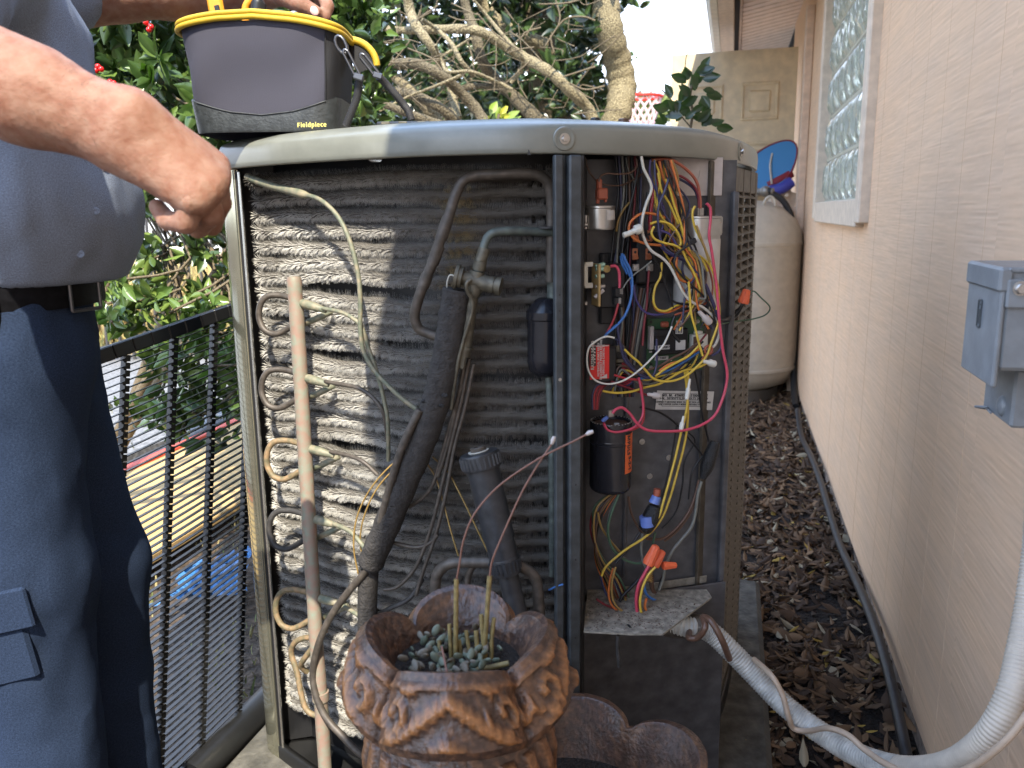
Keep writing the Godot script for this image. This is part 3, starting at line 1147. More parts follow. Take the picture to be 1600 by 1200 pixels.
	t3.bar(ra - Vector3(0, 1.0, 0), rb - Vector3(0, 1.0, 0), 0.03, 0.03)
	put(t3, "bottom_rail", mm("rail_metal"), rail)
	for i in 15:
		var p := ra.lerp(rb, i / 14.0)
		var m := MB.new()
		m.bar(p - Vector3(0, 1.13, 0), p, 0.018, 0.018, Vector3.RIGHT)
		put(m, "picket", mm("rail_metal"), rail)
	# basketball hoop
	var hc := pv(1004, 156, 9.0)
	var hp := thing("basketball_hoop", "red basketball hoop with pale net seen past the tree trunk", "basketball hoop", Vector3(hc.x - 0.6, 0, hc.z))
	var hr := MB.new()
	var cp := []
	for i in 25:
		cp.append(hc + Vector3(cos(TAU * i / 24.0) * 0.20, 0.03, sin(TAU * i / 24.0) * 0.20))
	hr.tube(cp, 0.017, 7)
	put(hr, "rim", mm("hoop_red"), hp)
	var nt := MB.new()
	for i in 14:
		for s in [-1.0, 1.0]:
			var lst := []
			for j in 6:
				var an: float = TAU * (i + s * j * 0.5) / 14.0
				var r := 0.20 - 0.018 * j
				lst.append(hc + Vector3(cos(an) * r, 0.03 - j * 0.062, sin(an) * r))
			nt.tube(lst, 0.006, 4, false)
	put(nt, "net", mm("net_pink"), hp)
	var bd := MB.new()
	bd.box(hc + Vector3(-0.30, 0.26, -0.02), Vector3(0.03, 0.62, 0.9), 0.004)
	put(bd, "backboard", mm("vinyl_white"), hp)
	var po := MB.new()
	po.tube([Vector3(hc.x - 0.6, -0.05, hc.z), Vector3(hc.x - 0.6, hc.y + 0.1, hc.z)], 0.045, 12)
	po.bar(Vector3(hc.x - 0.6, hc.y + 0.06, hc.z), hc + Vector3(-0.3, 0.15, 0), 0.05, 0.05)
	put(po, "pole", mm("pole_grey"), hp)
# ---------------------------------------------------------------- plants
func leaf_mesh(w: float, fold: float, curl: float, wavy := 0.0) -> ArrayMesh:
	var mb := MB.new()
	var rows := []
	for i in 6:
		var t := i / 5.0
		var hw := w * sin(PI * pow(clampf(t * 0.96 + 0.02, 0, 1), 0.8)) * 0.5 + 0.004
		var z := curl * t * t
		var wv := wavy * (1.0 if i % 2 == 0 else -1.0)
		rows.append([Vector3(-hw, t, z + hw * fold + wv), Vector3(-hw * 0.45, t, z + hw * fold * 0.35), Vector3(0, t, z), Vector3(hw * 0.45, t, z + hw * fold * 0.35), Vector3(hw, t, z + hw * fold + wv)])
	mb.sheet(rows)
	return mb.mesh()

# twigs with whorls of leaves; returns [transforms, colours]
func spray(tips: Array, per: int, size: float, dark: Color, light: Color, xf: Array, co: Array, spread := 0.9) -> void:
	for tp in tips:
		var p: Vector3 = tp[0]
		var d: Vector3 = tp[1]
		for i in per:
			var t := rng.randf()
			var side := Vector3(rnd(-1, 1), rnd(-1, 1), rnd(-1, 1)).normalized()
			var dir := (d.normalized() * (0.75 - t * 0.2) + side * spread).normalized()
			var s := size * rnd(0.6, 1.15)
			var at: Vector3 = p - d.normalized() * size * 1.6 * t + side * 0.004
			var hint := Vector3(rnd(-0.4, 0.4), -1.0, rnd(-0.4, 0.4)) if rng.randf() < 0.75 else Vector3(rnd(-1, 1), rnd(-1, 1), rnd(-1, 1))
			var b := basis_y(dir, hint.cross(dir))
			xf.append(Transform3D(b.scaled_local(Vector3(s, s, s)), at))
			co.append(dark.lerp(light, pow(rng.randf(), 1.4)))

# the nearest leaves are objects of their own, the rest one mass
func leaves_under(parent: Node3D, me: Array, m: Material, xf: Array, co: Array, own: int) -> void:
	var order := range(xf.size())
	order.sort_custom(func(a, b): return CAM.distance_squared_to(xf[a].origin) < CAM.distance_squared_to(xf[b].origin))
	var own_mats := []
	for k in 5:
		var q: StandardMaterial3D = m.duplicate()
		q.vertex_color_use_as_albedo = false
		var idx: int = order[mini(order.size() - 1, k * 7)]
		q.albedo_color = (co[idx] as Color).linear_to_srgb()
		own_mats.append(q)
	for i in mini(own, order.size()):
		place(me[i % me.size()], "leaf", own_mats[i % 5], xf[order[i]], parent)
	for k in me.size():
		var x2 := []
		var c2 := []
		for i in range(own + k, order.size(), me.size()):
			x2.append(xf[order[i]])
			c2.append(co[order[i]])
		if x2.size() > 0:
			scatter(me[k], x2, c2, "foliage", m, parent)

func build_vegetation() -> void:
	var holly := [leaf_mesh(0.46, 0.5, 0.12, 0.02), leaf_mesh(0.40, 0.3, -0.15, 0.025), leaf_mesh(0.52, 0.6, 0.05, 0.0)]
	var plain := [leaf_mesh(0.5, 0.3, -0.1), leaf_mesh(0.42, 0.5, 0.15)]
	# --- holly shrub behind the worker and the bag
	var root := pv(40, 500, 2.9)
	root.y = -0.02
	var sh := thing("holly_shrub", "glossy green holly shrub with red berries behind the tool bag", "shrub", root)
	var xf := []
	var co := []
	var tips := []
	var stems := MB.new()
	var crown := pv(215, 90, 2.75)
	for i in 7:
		var top := crown + Vector3(rnd(-0.6, 0.7), rnd(-0.35, 0.6), rnd(-0.4, 0.2))
		stems.tube(curve([root + Vector3(rnd(-0.15, 0.15), 0, rnd(-0.1, 0.1)), root.lerp(top, 0.5) + Vector3(rnd(-0.1, 0.1), 0, rnd(-0.1, 0.1)), top], 5), [0.022, 0.022, 0.021, 0.02, 0.018, 0.016, 0.014, 0.012, 0.010, 0.008, 0.006], 7)
	for i in 680:
		var px := rnd(20, 345)
		var py := rnd(-120, 262)
		if py > 190 and px < 140:
			continue
		var hd := rnd(1.9, 2.75) if rng.randf() < 0.55 else rnd(2.5, 3.2)
		var p := pv(px, py, hd)
		tips.append([p, (p - crown + Vector3(0, 0.25, 0.35)).normalized()])
		if i % 4 == 0:
			stems.tube(curve([p.lerp(crown, 0.55), p.lerp(crown, 0.25) + Vector3(0, -0.02, 0), p], 3), 0.003, 5)
	# right-hand part behind the bag up to the lid
	for i in 220:
		var p := pv(rnd(280, 600), rnd(-60, 190), rnd(2.5, 3.1))
		tips.append([p, Vector3(rnd(-0.5, 0.5), 0.5, 0.7)])
	# low hanging sprays below the hand and over the guard panel
	var low := []
	for q in [[150, 395, 2.1], [170, 440, 2.0], [205, 415, 2.1], [240, 400, 2.2], [275, 395, 2.2], [310, 390, 2.2], [335, 420, 2.1], [150, 470, 1.95], [190, 480, 2.0], [230, 455, 2.1], [262, 470, 2.0], [300, 450, 2.1], [330, 470, 2.0], [175, 500, 1.95], [215, 510, 2.0], [250, 505, 2.0], [290, 500, 2.05], [325, 505, 2.0], [265, 540, 1.95], [300, 540, 2.0], [335, 545, 2.0], [240, 570, 2.0], [280, 585, 2.0], [320, 590, 2.0], [225, 640, 2.0], [250, 655, 2.0], [275, 630, 2.0], [300, 645, 2.0], [330, 640, 2.0], [345, 560, 2.0], [285, 670, 2.0], [345, 610, 2.05], [190, 290, 2.1], [215, 300, 2.1], [235, 285, 2.15], [318, 345, 2.2], [340, 365, 2.15]]:
		for j in 3:
			var p := pv(q[0] + rnd(-22, 22), q[1] + rnd(-16, 16), q[2] + rnd(-0.08, 0.1))
			low.append([p, Vector3(rnd(-0.8, 0.8), rnd(-0.5, 0.5), rnd(0.1, 0.7)).normalized()])
			if j == 0:
				stems.tube(curve([p, p + Vector3(rnd(-0.08, 0.14), rnd(0.0, 0.14), -0.12), p.lerp(crown, 0.45)], 4), 0.0035, 5)
	spray(tips, 12, 0.060, Color(0.025, 0.05, 0.015), Color(0.13, 0.205, 0.045), xf, co)
	spray(low, 10, 0.050, Color(0.04, 0.075, 0.022), Color(0.20, 0.28, 0.06), xf, co, 1.3)
	put(stems, "stem", mm("twig"), sh).set_meta("kind", "stuff")
	leaves_under(sh, holly, mm("leaf"), xf, co, 300)
	for q in [[153, 104], [158, 108], [150, 110], [172, 128], [178, 130], [150, 231], [156, 228], [153, 238], [228, 35], [236, 42], [233, 46], [152, 243], [240, 12], [300, 268]]:
		var b := MB.new()
		b.ball(pv(q[0], q[1], 1.88), Vector3.ONE * 0.0062, 10, 7)
		put(b, "berry", mm("berry"), sh)
	# --- branchy tree behind the unit
	var tr := thing("camellia_tree", "many-limbed tree with tan bark and dark leaves behind the condenser", "tree", Vector3(-1.05, 0, -4.9))
	var limbs := [
		[[[838, -260], [836, -60], [842, 20], [852, 90], [862, 150], [880, 200], [890, 330], [895, 600]], 5.0, [0.10, 0.105, 0.11, 0.115, 0.125, 0.14, 0.17, 0.2], "bark_dark", "trunk"],
		[[[930, -260], [938, -80], [946, 0], [953, 50], [965, 95], [972, 135], [967, 172], [957, 215], [940, 400], [925, 600]], 4.6, [0.06, 0.065, 0.069, 0.072, 0.073, 0.075, 0.07, 0.072, 0.085, 0.1], "bark", "trunk"],
		[[[712, -60], [728, 10], [742, 50], [752, 90], [768, 118], [800, 148], [838, 185], [880, 225], [900, 330]], 4.3, [0.028, 0.034, 0.038, 0.040, 0.042, 0.046, 0.05, 0.055, 0.07], "bark_dark", "limb"],
		[[[560, 40], [620, 47], [680, 46], [745, 48], [790, 72], [822, 92], [858, 112], [890, 142], [920, 172], [940, 230]], 4.2, [0.02, 0.026, 0.031, 0.034, 0.036, 0.038, 0.04, 0.041, 0.042, 0.05], "bark", "limb"],
		[[[735, -40], [760, 12], [785, 38], [812, 55], [850, 70]], 4.6, [0.035, 0.042, 0.046, 0.05, 0.06], "bark", "limb"],
		[[[560, 75], [605, 98], [650, 100], [690, 118], [720, 145], [745, 172], [770, 215]], 3.9, [0.035, 0.034, 0.035, 0.036, 0.036, 0.038, 0.045], "bark_dark", "limb"],
		[[[575, 120], [610, 140], [650, 150], [690, 170], [720, 200]], 3.8, [0.028, 0.03, 0.031, 0.033, 0.04], "bark_dark", "limb"],
		[[[540, 55], [575, 85], [610, 115], [640, 140], [680, 185], [700, 230]], 4.0, [0.025, 0.03, 0.034, 0.036, 0.045, 0.05], "bark", "limb"],
		[[[632, -30], [640, 15], [650, 40], [672, 70], [690, 100], [702, 130], [715, 185]], 4.1, [0.03, 0.036, 0.036, 0.03, 0.028, 0.028, 0.03], "bark", "limb"],
		[[[555, 140], [590, 158], [640, 178], [690, 196]], 3.6, [0.02, 0.024, 0.026, 0.03], "bark_dark", "limb"],
		[[[660, 30], [685, 48], [705, 68], [722, 98], [740, 118]], 3.9, [0.012, 0.014, 0.016, 0.017, 0.018], "bark", "limb"],
		[[[680, 70], [690, 95], [700, 112], [735, 112], [770, 125], [800, 140]], 3.7, [0.009, 0.010, 0.011, 0.011, 0.011, 0.012], "bark", "limb"],
		[[[740, 0], [765, 30], [790, 60], [812, 85], [816, 105], [798, 130]], 4.0, [0.010, 0.012, 0.013, 0.014, 0.015, 0.013], "bark", "limb"],
		[[[590, 175], [640, 150], [680, 135], [720, 118]], 3.7, [0.006, 0.008, 0.010, 0.011], "bark", "limb"],
		[[[690, 88], [720, 70], [736, 60]], 4.1, [0.010, 0.010, 0.009], "bark", "limb"],
		[[[700, 200], [712, 150], [740, 135], [800, 138]], 4.4, [0.045, 0.03, 0.024, 0.02], "bark_dark", "limb"]]
	for l in limbs:
		var pts := []
		var k := 0
		for q in l[0]:
			pts.append(pv(q[0], q[1], l[1] + 0.05 * sin(k * 1.7)))
			k += 1
		var cv := curve(pts, 6)
		var rad := []
		for i in cv.size():
			var t: float = float(i) / (cv.size() - 1) * (l[2].size() - 1)
			var a := int(floor(t))
			var r: float = lerpf(l[2][a], l[2][mini(a + 1, l[2].size() - 1)], t - a)
			rad.append(r * (1.0 if l[4] == "trunk" else 0.66) * (1.0 + 0.07 * sin(i * 1.9 + l[1] * 7.0) + rnd(-0.04, 0.04)))
		var mb := MB.new()
		mb.tube(cv, rad, 14)
		put(mb, l[4], mm(l[3]), tr)
	# fine bare twigs
	var tw := MB.new()
	for i in 130:
		var p := pv(rnd(545, 930), rnd(-20, 185), rnd(3.5, 4.8))
		var d := Vector3(rnd(-1, 1), rnd(-0.4, 0.8), rnd(-0.3, 0.3)).normalized()
		var ln := rnd(0.08, 0.3)
		var q1 := p + d * ln * 0.5 + Vector3(rnd(-0.03, 0.03), rnd(-0.03, 0.03), 0)
		tw.tube(curve([p, q1, p + d * ln + Vector3(rnd(-0.06, 0.06), rnd(-0.05, 0.05), 0)], 3), rnd(0.0012, 0.0036), 5)
		if rng.randf() < 0.6:
			tw.tube([q1, q1 + Vector3(rnd(-0.1, 0.1), rnd(0.0, 0.1), 0)], 0.002, 4)
	for q in [[[790, 80], [815, 58], [822, 50], [845, 43]], [[822, 56], [833, 38], [834, 34]], [[852, 72], [880, 32], [910, 26], [930, 32]], [[868, 0], [875, 25], [872, 40]], [[880, 120], [905, 112], [930, 104]], [[890, 130], [915, 140], [945, 134]], [[860, 55], [862, 70], [866, 82]], [[730, 65], [738, 90], [740, 112]]]:
		tw.tube(curve(pvs(q, 4.0), 4), 0.0042, 5)
	put(tw, "twig", mm("twig"), tr).set_meta("kind", "stuff")
	var txf := []
	var tco := []
	var tt := []
	var nz := FastNoiseLite.new()
	nz.seed = 12
	nz.frequency = 1.0
	for i in 1750:
		var px := rnd(430, 985)
		var py := rnd(-420, 190)
		var hd := rnd(4.3, 6.2)
		var keep := nz.get_noise_2d(px * 0.018, py * 0.02)
		var edge := smoothstep(985, 900, px + py * 0.05)
		if py > -10 and keep < -0.16 + 0.2 * (1.0 - edge) and px < 850:
			continue
		if px > 945 and py > -5:
			continue
		tt.append([pv(px, py, hd), Vector3(rnd(-1, 1), rnd(-0.6, 0.6), 0.4).normalized()])
	spray(tt, 11, 0.085, Color(0.014, 0.028, 0.010), Color(0.06, 0.10, 0.025), txf, tco, 1.2)
	leaves_under(tr, plain, mm("leaf"), txf, tco, 0)
	# --- bright seedling by the trunk
	var yl := thing("yellow_green_seedling", "small bright yellow-green seedling beside the leaning trunk", "plant", pv(765, 300, 3.3))
	var sx := []
	var sc := []
	spray([[pv(765, 178, 3.3), Vector3(0, 1, 0.3)], [pv(785, 172, 3.3), Vector3(0.5, 1, 0.3)], [pv(795, 182, 3.3), Vector3(0.8, 0.5, 0.3)], [pv(775, 186, 3.3), Vector3(0, 1, 0.3)]], 7, 0.06, Color(0.18, 0.26, 0.03), Color(0.45, 0.44, 0.05), sx, sc, 1.2)
	leaves_under(yl, plain, mm("leaf_soft"), sx, sc, 28)
	var yst := MB.new()
	yst.tube(curve([pv(765, 300, 3.3), pv(770, 230, 3.3), pv(780, 178, 3.3)], 4), 0.006, 6)
	put(yst, "stem", mm("twig"), yl)
	# --- dark sprig in front of the door
	var sp := thing("dark_leaf_sapling", "dark-leaved sapling rising above the lid in front of the door", "plant", pv(1075, 500, 2.7))
	sx = []
	sc = []
	var st := MB.new()
	st.tube(curve(pvs([[1088, 420], [1082, 300], [1078, 220], [1082, 175], [1078, 150], [1085, 122]], 2.65), 5), 0.0045, 6)
	st.tube(curve(pvs([[1080, 200], [1062, 178], [1050, 158], [1034, 140]], 2.65), 5), 0.0022, 5)
	st.tube(curve(pvs([[1080, 180], [1095, 165], [1102, 165]], 2.65), 4), 0.002, 5)
	st.tube(curve(pvs([[1070, 115], [1072, 90], [1080, 70], [1086, 75]], 2.65), 4), 0.0014, 5)
	put(st, "stem", mm("twig"), sp)
	var sprg := []
	for q in [[1096, 112, 0.6, 0.5], [1090, 116, 0.9, 0.4], [1098, 126, 1, 0.1], [1075, 120, -0.5, 0.4], [1070, 128, -0.8, 0.3], [1082, 132, 0.2, 0.6], [1100, 140, 1, 0.1], [1072, 140, -0.6, -0.7], [1094, 152, 0.5, -0.9], [1102, 145, 1, -0.3], [1052, 150, -0.4, 0.6], [1050, 160, -0.7, -0.4], [1060, 158, 0.1, -0.5], [1045, 170, -1, 0.0], [1068, 165, 0.3, 0.2], [1078, 168, -0.5, 0.1], [1080, 175, 0.7, 0.3], [1064, 180, -0.6, 0.1], [1072, 185, 0, 0.3], [1084, 182, 0.9, 0.2], [1092, 188, 0.4, 0.4], [1104, 186, 0.2, 0.9], [1110, 196, 0.9, 0.1], [1044, 190, -0.8, 0.2], [1058, 190, 0.2, 0.3], [1098, 196, 0.6, 0.2], [1120, 200, 0.9, -0.1], [1060, 174, -0.7, 0.5], [1088, 142, -0.2, 0.8], [1076, 152, -0.7, 0.6]]:
		var dir: Vector3 = rh * q[2] + Vector3.UP * q[3] - fh * rnd(-0.2, 0.5)
		for j in 2:
			var dd := (dir + Vector3(rnd(-0.3, 0.3), rnd(-0.3, 0.3), rnd(-0.3, 0.3))).normalized()
			var b := basis_y(dd, -fh + Vector3(rnd(-0.5, 0.5), rnd(-0.5, 0.5), 0))
			var s := rnd(0.036, 0.054)
			sx.append(Transform3D(b.scaled_local(Vector3(s, s, s)), pv(q[0] + rnd(-3, 3), q[1] + rnd(-3, 3), 2.65 + rnd(-0.05, 0.05))))
			sc.append(Color(0.016, 0.026, 0.016).lerp(Color(0.03, 0.045, 0.025), rng.randf()))
	leaves_under(sp, [leaf_mesh(0.6, 0.4, 0.1), leaf_mesh(0.55, 0.3, -0.1)], mm("leaf"), sx, sc, 60)
	# --- far trees
	far_tree("palm_tree", "pale green palm far off beside the basketball hoop", pv(1005, 345, 19), 3.6, true)
	far_tree("bare_tree", "thin hazy grey-green tree far off left of the door", pv(1040, 345, 24), 3.3, false, Color(0.20, 0.24, 0.16))
	far_tree("bare_tree", "far bare grey tree peeping over the top of the open door", pv(1085, 345, 30), 5.6, false, Color(0.24, 0.24, 0.20))
	far_tree("yard_tree", "far leafy tree seen through the limbs above the lid's middle", pv(800, 345, 15), 4.2, false, Color(0.07, 0.12, 0.03))
	far_tree("yard_tree", "far leafy tree seen through the twigs right of the bag", pv(640, 345, 17), 4.6, false, Color(0.08, 0.12, 0.03))
	far_tree("yard_tree", "far leafy tree hidden partly by the two tan trunks", pv(920, 345, 19), 4.4, false, Color(0.06, 0.10, 0.03))
	far_tree("yard_tree", "far leafy tree behind the holly above the worker's arm", pv(330, 345, 22), 6.5, false, Color(0.07, 0.11, 0.03))
	# a low hedge closes the view between the trunks
	var hg := thing("hedge", "low dark green hedge far behind the condenser", "hedge", pv(820, 345, 11))
	var hx := []
	var hc := []
	var tl := []
	for i in 900:
		var p := pv(rnd(430, 985), 345, rnd(10.0, 12.0))
		p.y = rnd(0.0, 1.9)
		tl.append([p, Vector3(rnd(-1, 1), 0.6, 0.6)])
	spray(tl, 6, 0.17, Color(0.03, 0.05, 0.015), Color(0.10, 0.13, 0.04), hx, hc, 1.0)
	leaves_under(hg, plain, mm("leaf_soft"), hx, hc, 0)

func far_tree(called: String, label: String, base: Vector3, hgt: float, palm: bool, col := Color(0.1, 0.15, 0.04)) -> void:
	base.y = -0.02
	var o := thing(called, label, "tree", base)
	var t := MB.new()
	t.tube(curve([base, base + Vector3(0.1, hgt * 0.4, 0), base + Vector3(0.0, hgt * 0.75, 0)], 4), [0.16, 0.15, 0.14, 0.13, 0.12, 0.11, 0.10, 0.09, 0.07], 8)
	var top := base + Vector3(0, hgt * 0.75, 0)
	var xf := []
	var co := []
	if palm:
		for i in 30:
			var az := rnd(0, TAU)
			var el := rnd(-0.3, 1.4)
			var d := Vector3(cos(az) * cos(el), sin(el), sin(az) * cos(el))
			var end := top + d * 1.0 + Vector3(0, -0.25, 0)
			var cv := curve([top, top + d * 0.55, end], 8)
			t.tube(cv, 0.012, 4)
			for k in range(3, cv.size()):
				for s in [-1.0, 1.0]:
					var side: Vector3 = d.cross(Vector3.UP).normalized() * s
					var dir: Vector3 = (side + (cv[k] - cv[k - 1]).normalized() * 0.9 + Vector3(0, rnd(-0.5, 0.0), 0)).normalized()
					var sc := rnd(0.3, 0.5)
					xf.append(Transform3D(basis_y(dir).scaled_local(Vector3(sc * 0.22, sc, sc)), cv[k]))
					co.append(Color(0.16, 0.22, 0.06).lerp(Color(0.34, 0.36, 0.14), rng.randf()))
	else:
		for i in 26:
			var d := Vector3(rnd(-1, 1), rnd(0.1, 1.0), rnd(-1, 1)).normalized()
			var st := base + Vector3(0, hgt * rnd(0.35, 0.75), 0)
			var en := st + d * hgt * rnd(0.2, 0.42)
			t.tube(curve([st, st.lerp(en, 0.5) + Vector3(0, 0.1, 0), en], 3), [0.05, 0.045, 0.04, 0.03, 0.025, 0.02, 0.012], 5)
			var tl := []
			for k in 16:
				tl.append([st.lerp(en, rnd(0.45, 1.1)) + Vector3(rnd(-1, 1), rnd(-1, 1), rnd(-1, 1)) * hgt * 0.075, Vector3(rnd(-1, 1), rnd(-0.3, 1), rnd(-1, 1))])
			spray(tl, 6, 0.16, col * 0.6, col * 1.4, xf, co, 1.0)
	put(t, "trunk", mm("bark"), o)
	var me := leaf_mesh(0.5, 0.3, 0.1)
	scatter(me, xf, co, "crown", mm("leaf_soft"), o)
# ---------------------------------------------------------------- condenser: shell
var unit: Node3D
var outline: Array = []     # lid outline in plan, clockwise seen from above

func coil_hd(px: float) -> float:
	var xs := [390.0, 440.0, 500.0, 600.0, 700.0, 800.0, 900.0]
	var ys := [1.485, 1.446, 1.390, 1.326, 1.290, 1.276, 1.290]
	for i in 6:
		if px <= xs[i + 1]:
			return lerpf(ys[i], ys[i + 1], clampf((px - xs[i]) / (xs[i + 1] - xs[i]), 0, 1))
	return ys[6]

# points on the picture's place, off metres in front of the coil
func cp(px: float, py: float, off: float) -> Vector3:
	return pv(px, py, coil_hd(px) - off)

func cps(list: Array, off: float) -> Array:
	var o := []
	for q in list:
		o.append(cp(q[0], q[1], q[2] if q.size() > 2 else off))
	return o

func smooth_plan(pts: Array, per := 8) -> Array:
	var out := []
	var n := pts.size()
	for i in n:
		for k in per:
			out.append((pts[i] as Vector3).cubic_interpolate(pts[(i + 1) % n], pts[(i - 1 + n) % n], pts[(i + 2) % n], float(k) / per))
	return out

func inset(pts: Array, d: float) -> Array:
	var out := []
	var n := pts.size()
	for i in n:
		var t: Vector3 = (pts[(i + 1) % n] - pts[(i - 1 + n) % n]).normalized()
		out.append(pts[i] + Vector3(-t.z, 0, t.x) * d)
	return out

func at_y(pts: Array, y: float) -> Array:
	var out := []
	for p in pts:
		out.append(Vector3(p.x, y, p.z))
	return out

func build_unit_shell() -> void:
	unit = thing("condenser_unit", "opened outdoor air conditioner condenser with gray lid, dusty coil and tangled wires", "air conditioner", Vector3(-0.41, 0.06, -1.68))
	var raw := []
	for q in [[-0.868, -1.40], [-0.866, -1.335], [-0.855, -1.303], [-0.835, -1.288], [-0.76, -1.248], [-0.672, -1.207], [-0.509, -1.154], [-0.387, -1.140], [-0.247, -1.167], [-0.134, -1.265], [-0.046, -1.389], [0.003, -1.527], [0.037, -1.729], [0.045, -1.95], [0.0, -2.10], [-0.14, -2.17], [-0.42, -2.21], [-0.70, -2.17], [-0.83, -2.10], [-0.87, -1.96], [-0.875, -1.65]]:
		raw.append(Vector3(q[0], 0, q[1]))
	outline = smooth_plan(raw, 7)
	var sgn := 1.0
	var test := inset(outline, 0.05)
	var cen := Vector3(-0.41, 0, -1.68)
	if (test[30] as Vector3).distance_to(cen) > (outline[30] as Vector3).distance_to(cen):
		sgn = -1.0
	# lid: skirt with rolled lip, soft shoulder, dished top
	var lid := MB.new()
	var prof := [[0.010, 1.1825], [0.0025, 1.1795], [0.0, 1.182], [-0.0005, 1.188], [-0.001, 1.20], [0.0, 1.212], [0.003, 1.2175], [0.009, 1.2215], [0.018, 1.225], [0.030, 1.229], [0.040, 1.231], [0.055, 1.232], [0.12, 1.236], [0.2, 1.237]]
	var rows := []
	for p in prof:
		rows.append(at_y(inset(outline, p[0] * sgn), p[1]))
	lid.sheet(rows, true, true)
	var inner := MB.new()
	var rows2 := []
	for p in [[0.010, 1.1825], [0.012, 1.20], [0.03, 1.215], [0.2, 1.22]]:
		rows2.append(at_y(inset(outline, p[0] * sgn), p[1]))
	lid.sheet(rows2, true, false)
	put(lid, "lid", mm("lid"), unit)
	# fan grille set into the lid
	var gr := MB.new()
	for i in 9:
		var r := 0.05 + i * 0.025
		var ring := []
		for k in 41:
			ring.append(cen + Vector3(cos(TAU * k / 40.0) * r, 1.238, sin(TAU * k / 40.0) * r))
		gr.tube(ring, 0.003, 5, false)
	for k in 8:
		var an := TAU * k / 8.0
		gr.tube([cen + Vector3(cos(an) * 0.04, 1.235, sin(an) * 0.04), cen + Vector3(cos(an) * 0.27, 1.235, sin(an) * 0.27)], 0.004, 5)
	gr.lathe([Vector2(0.0, 1.245), Vector2(0.05, 1.243), Vector2(0.055, 1.22), Vector2(0.0, 1.22)], 20, Transform3D(Basis.IDENTITY, cen))
	put(gr, "fan_grille", mm("guard_black"), unit)
	# round floor under the grille keeps the inside dark
	var sh := MB.new()
	sh.lathe([Vector2(0.0, 1.05), Vector2(0.29, 1.06), Vector2(0.30, 1.225), Vector2(0.29, 1.228)], 32, Transform3D(Basis.IDENTITY, cen))
	put(sh, "fan_shroud", mm("inner_dark"), unit)
	# screws in pressed dimples
	for q in [[873, 220, 0.0], [1158, 231, 0.0]]:
		var best := outline[0] as Vector3
		var bd := 1e9
		for p in outline:
			var s := cam_basis.inverse() * (Vector3(p.x, 1.2, p.z) - CAM)
			var sx := 800.0 + FPX * s.x / -s.z
			if p.z > -1.8 and absf(sx - q[0]) < bd:
				bd = absf(sx - q[0])
				best = p
		var i := outline.find(best)
		var t: Vector3 = (outline[(i + 1) % outline.size()] - outline[i - 1]).normalized()
		var nrm := Vector3(-t.z, 0, t.x) * -sgn
		var ctr := Vector3(best.x, 1.2, best.z)
		var ba := basis_y(nrm, Vector3.UP)
		var dm := MB.new()
		dm.lathe([Vector2(0.0165, 0.0), Vector2(0.0155, 0.0016), Vector2(0.0135, 0.0022), Vector2(0.0115, 0.0016), Vector2(0.0095, 0.0008), Vector2(0.0, 0.0008)], 28, Transform3D(ba, ctr + nrm * 0.0005))
		put(dm, "dimple", mm("lid"), unit)
		var sc := MB.new()
		sc.lathe([Vector2(0.0075, 0.001), Vector2(0.0075, 0.0024), Vector2(0.0, 0.0024)], 20, Transform3D(ba, ctr + nrm * 0.0005))
		sc.lathe([Vector2(0.0050, 0.0024), Vector2(0.0048, 0.0062), Vector2(0.0038, 0.0068), Vector2(0.0, 0.0068)], 6, Transform3D(ba, ctr + nrm * 0.0005))
		put(sc, "lid_screw", mm("silver"), unit)
	# little clip and a tear in the lip
	var cl := MB.new()
	var ca := pv(572, 247, 1.262)
	var cb := pv(600, 246, 1.252)
	cl.poly3([ca, cb, cb + Vector3(-0.006, -0.006, 0.0), ca + Vector3(0.008, -0.006, 0.0)])
	cl.poly3([cb + Vector3(-0.006, -0.006, 0.0), cb, ca, ca + Vector3(0.008, -0.006, 0.0)])
	put(cl, "lip_clip", mm("edge_metal"), unit)
	var nt := MB.new()
	nt.poly3([pv(824, 242, 1.181), pv(826, 233, 1.181), pv(830, 242, 1.181)])
	put(nt, "lip_tear", mm("phenolic"), unit)
	# --- posts
	var lp := Node3D.new()
	var pl := MB.new()
	# glossy left corner post: rounded outer face, returned edge
	var pA := Vector3(-0.866, 0, -1.335)
	var sect := []
	for q in [[-0.880, -1.372], [-0.876, -1.345], [-0.868, -1.322], [-0.856, -1.306], [-0.842, -1.296], [-0.830, -1.290], [-0.822, -1.2865], [-0.8185, -1.287], [-0.8180, -1.290], [-0.8195, -1.294], [-0.832, -1.300]]:
		sect.append(Vector3(q[0], 0, q[1]))
	pl.sheet([at_y(sect, 0.055), at_y(sect, 1.178)], false, false)
	put(pl, "corner_post", mm("post_gloss"), unit)
	var pe := MB.new()
	pe.box(Vector3(-0.8085, 0.615, -1.2855), Vector3(0.0045, 1.12, 0.006), 0.001, Basis(Vector3.UP, 0.3))
	put(pe, "post_edge", mm("edge_metal"), unit)
	var pg := MB.new()
	pg.box(Vector3(-0.8138, 0.615, -1.291), Vector3(0.008, 1.12, 0.006), 0.0, Basis(Vector3.UP, 0.3))
	put(pg, "post_groove", mm("phenolic"), unit)
	# middle post: two flanges with a groove
	var m0 := pv(866, 600, 1.190)
	var m1 := pv(908, 600, 1.205)
	var u := (m1 - m0)
	u.y = 0
	u = u.normalized()
	var w := Vector3.UP.cross(u).normalized()
	if w.dot(fh) > 0:
		w = -w
	var ba := Basis(u, Vector3.UP, u.cross(Vector3.UP))
	var o0 := Vector3(m0.x, 0, m0.z)
	var mp := MB.new()
	mp.box(o0 + u * 0.0065 + Vector3(0, 0.615, 0), Vector3(0.0125, 1.126, 0.010), 0.0015, ba)
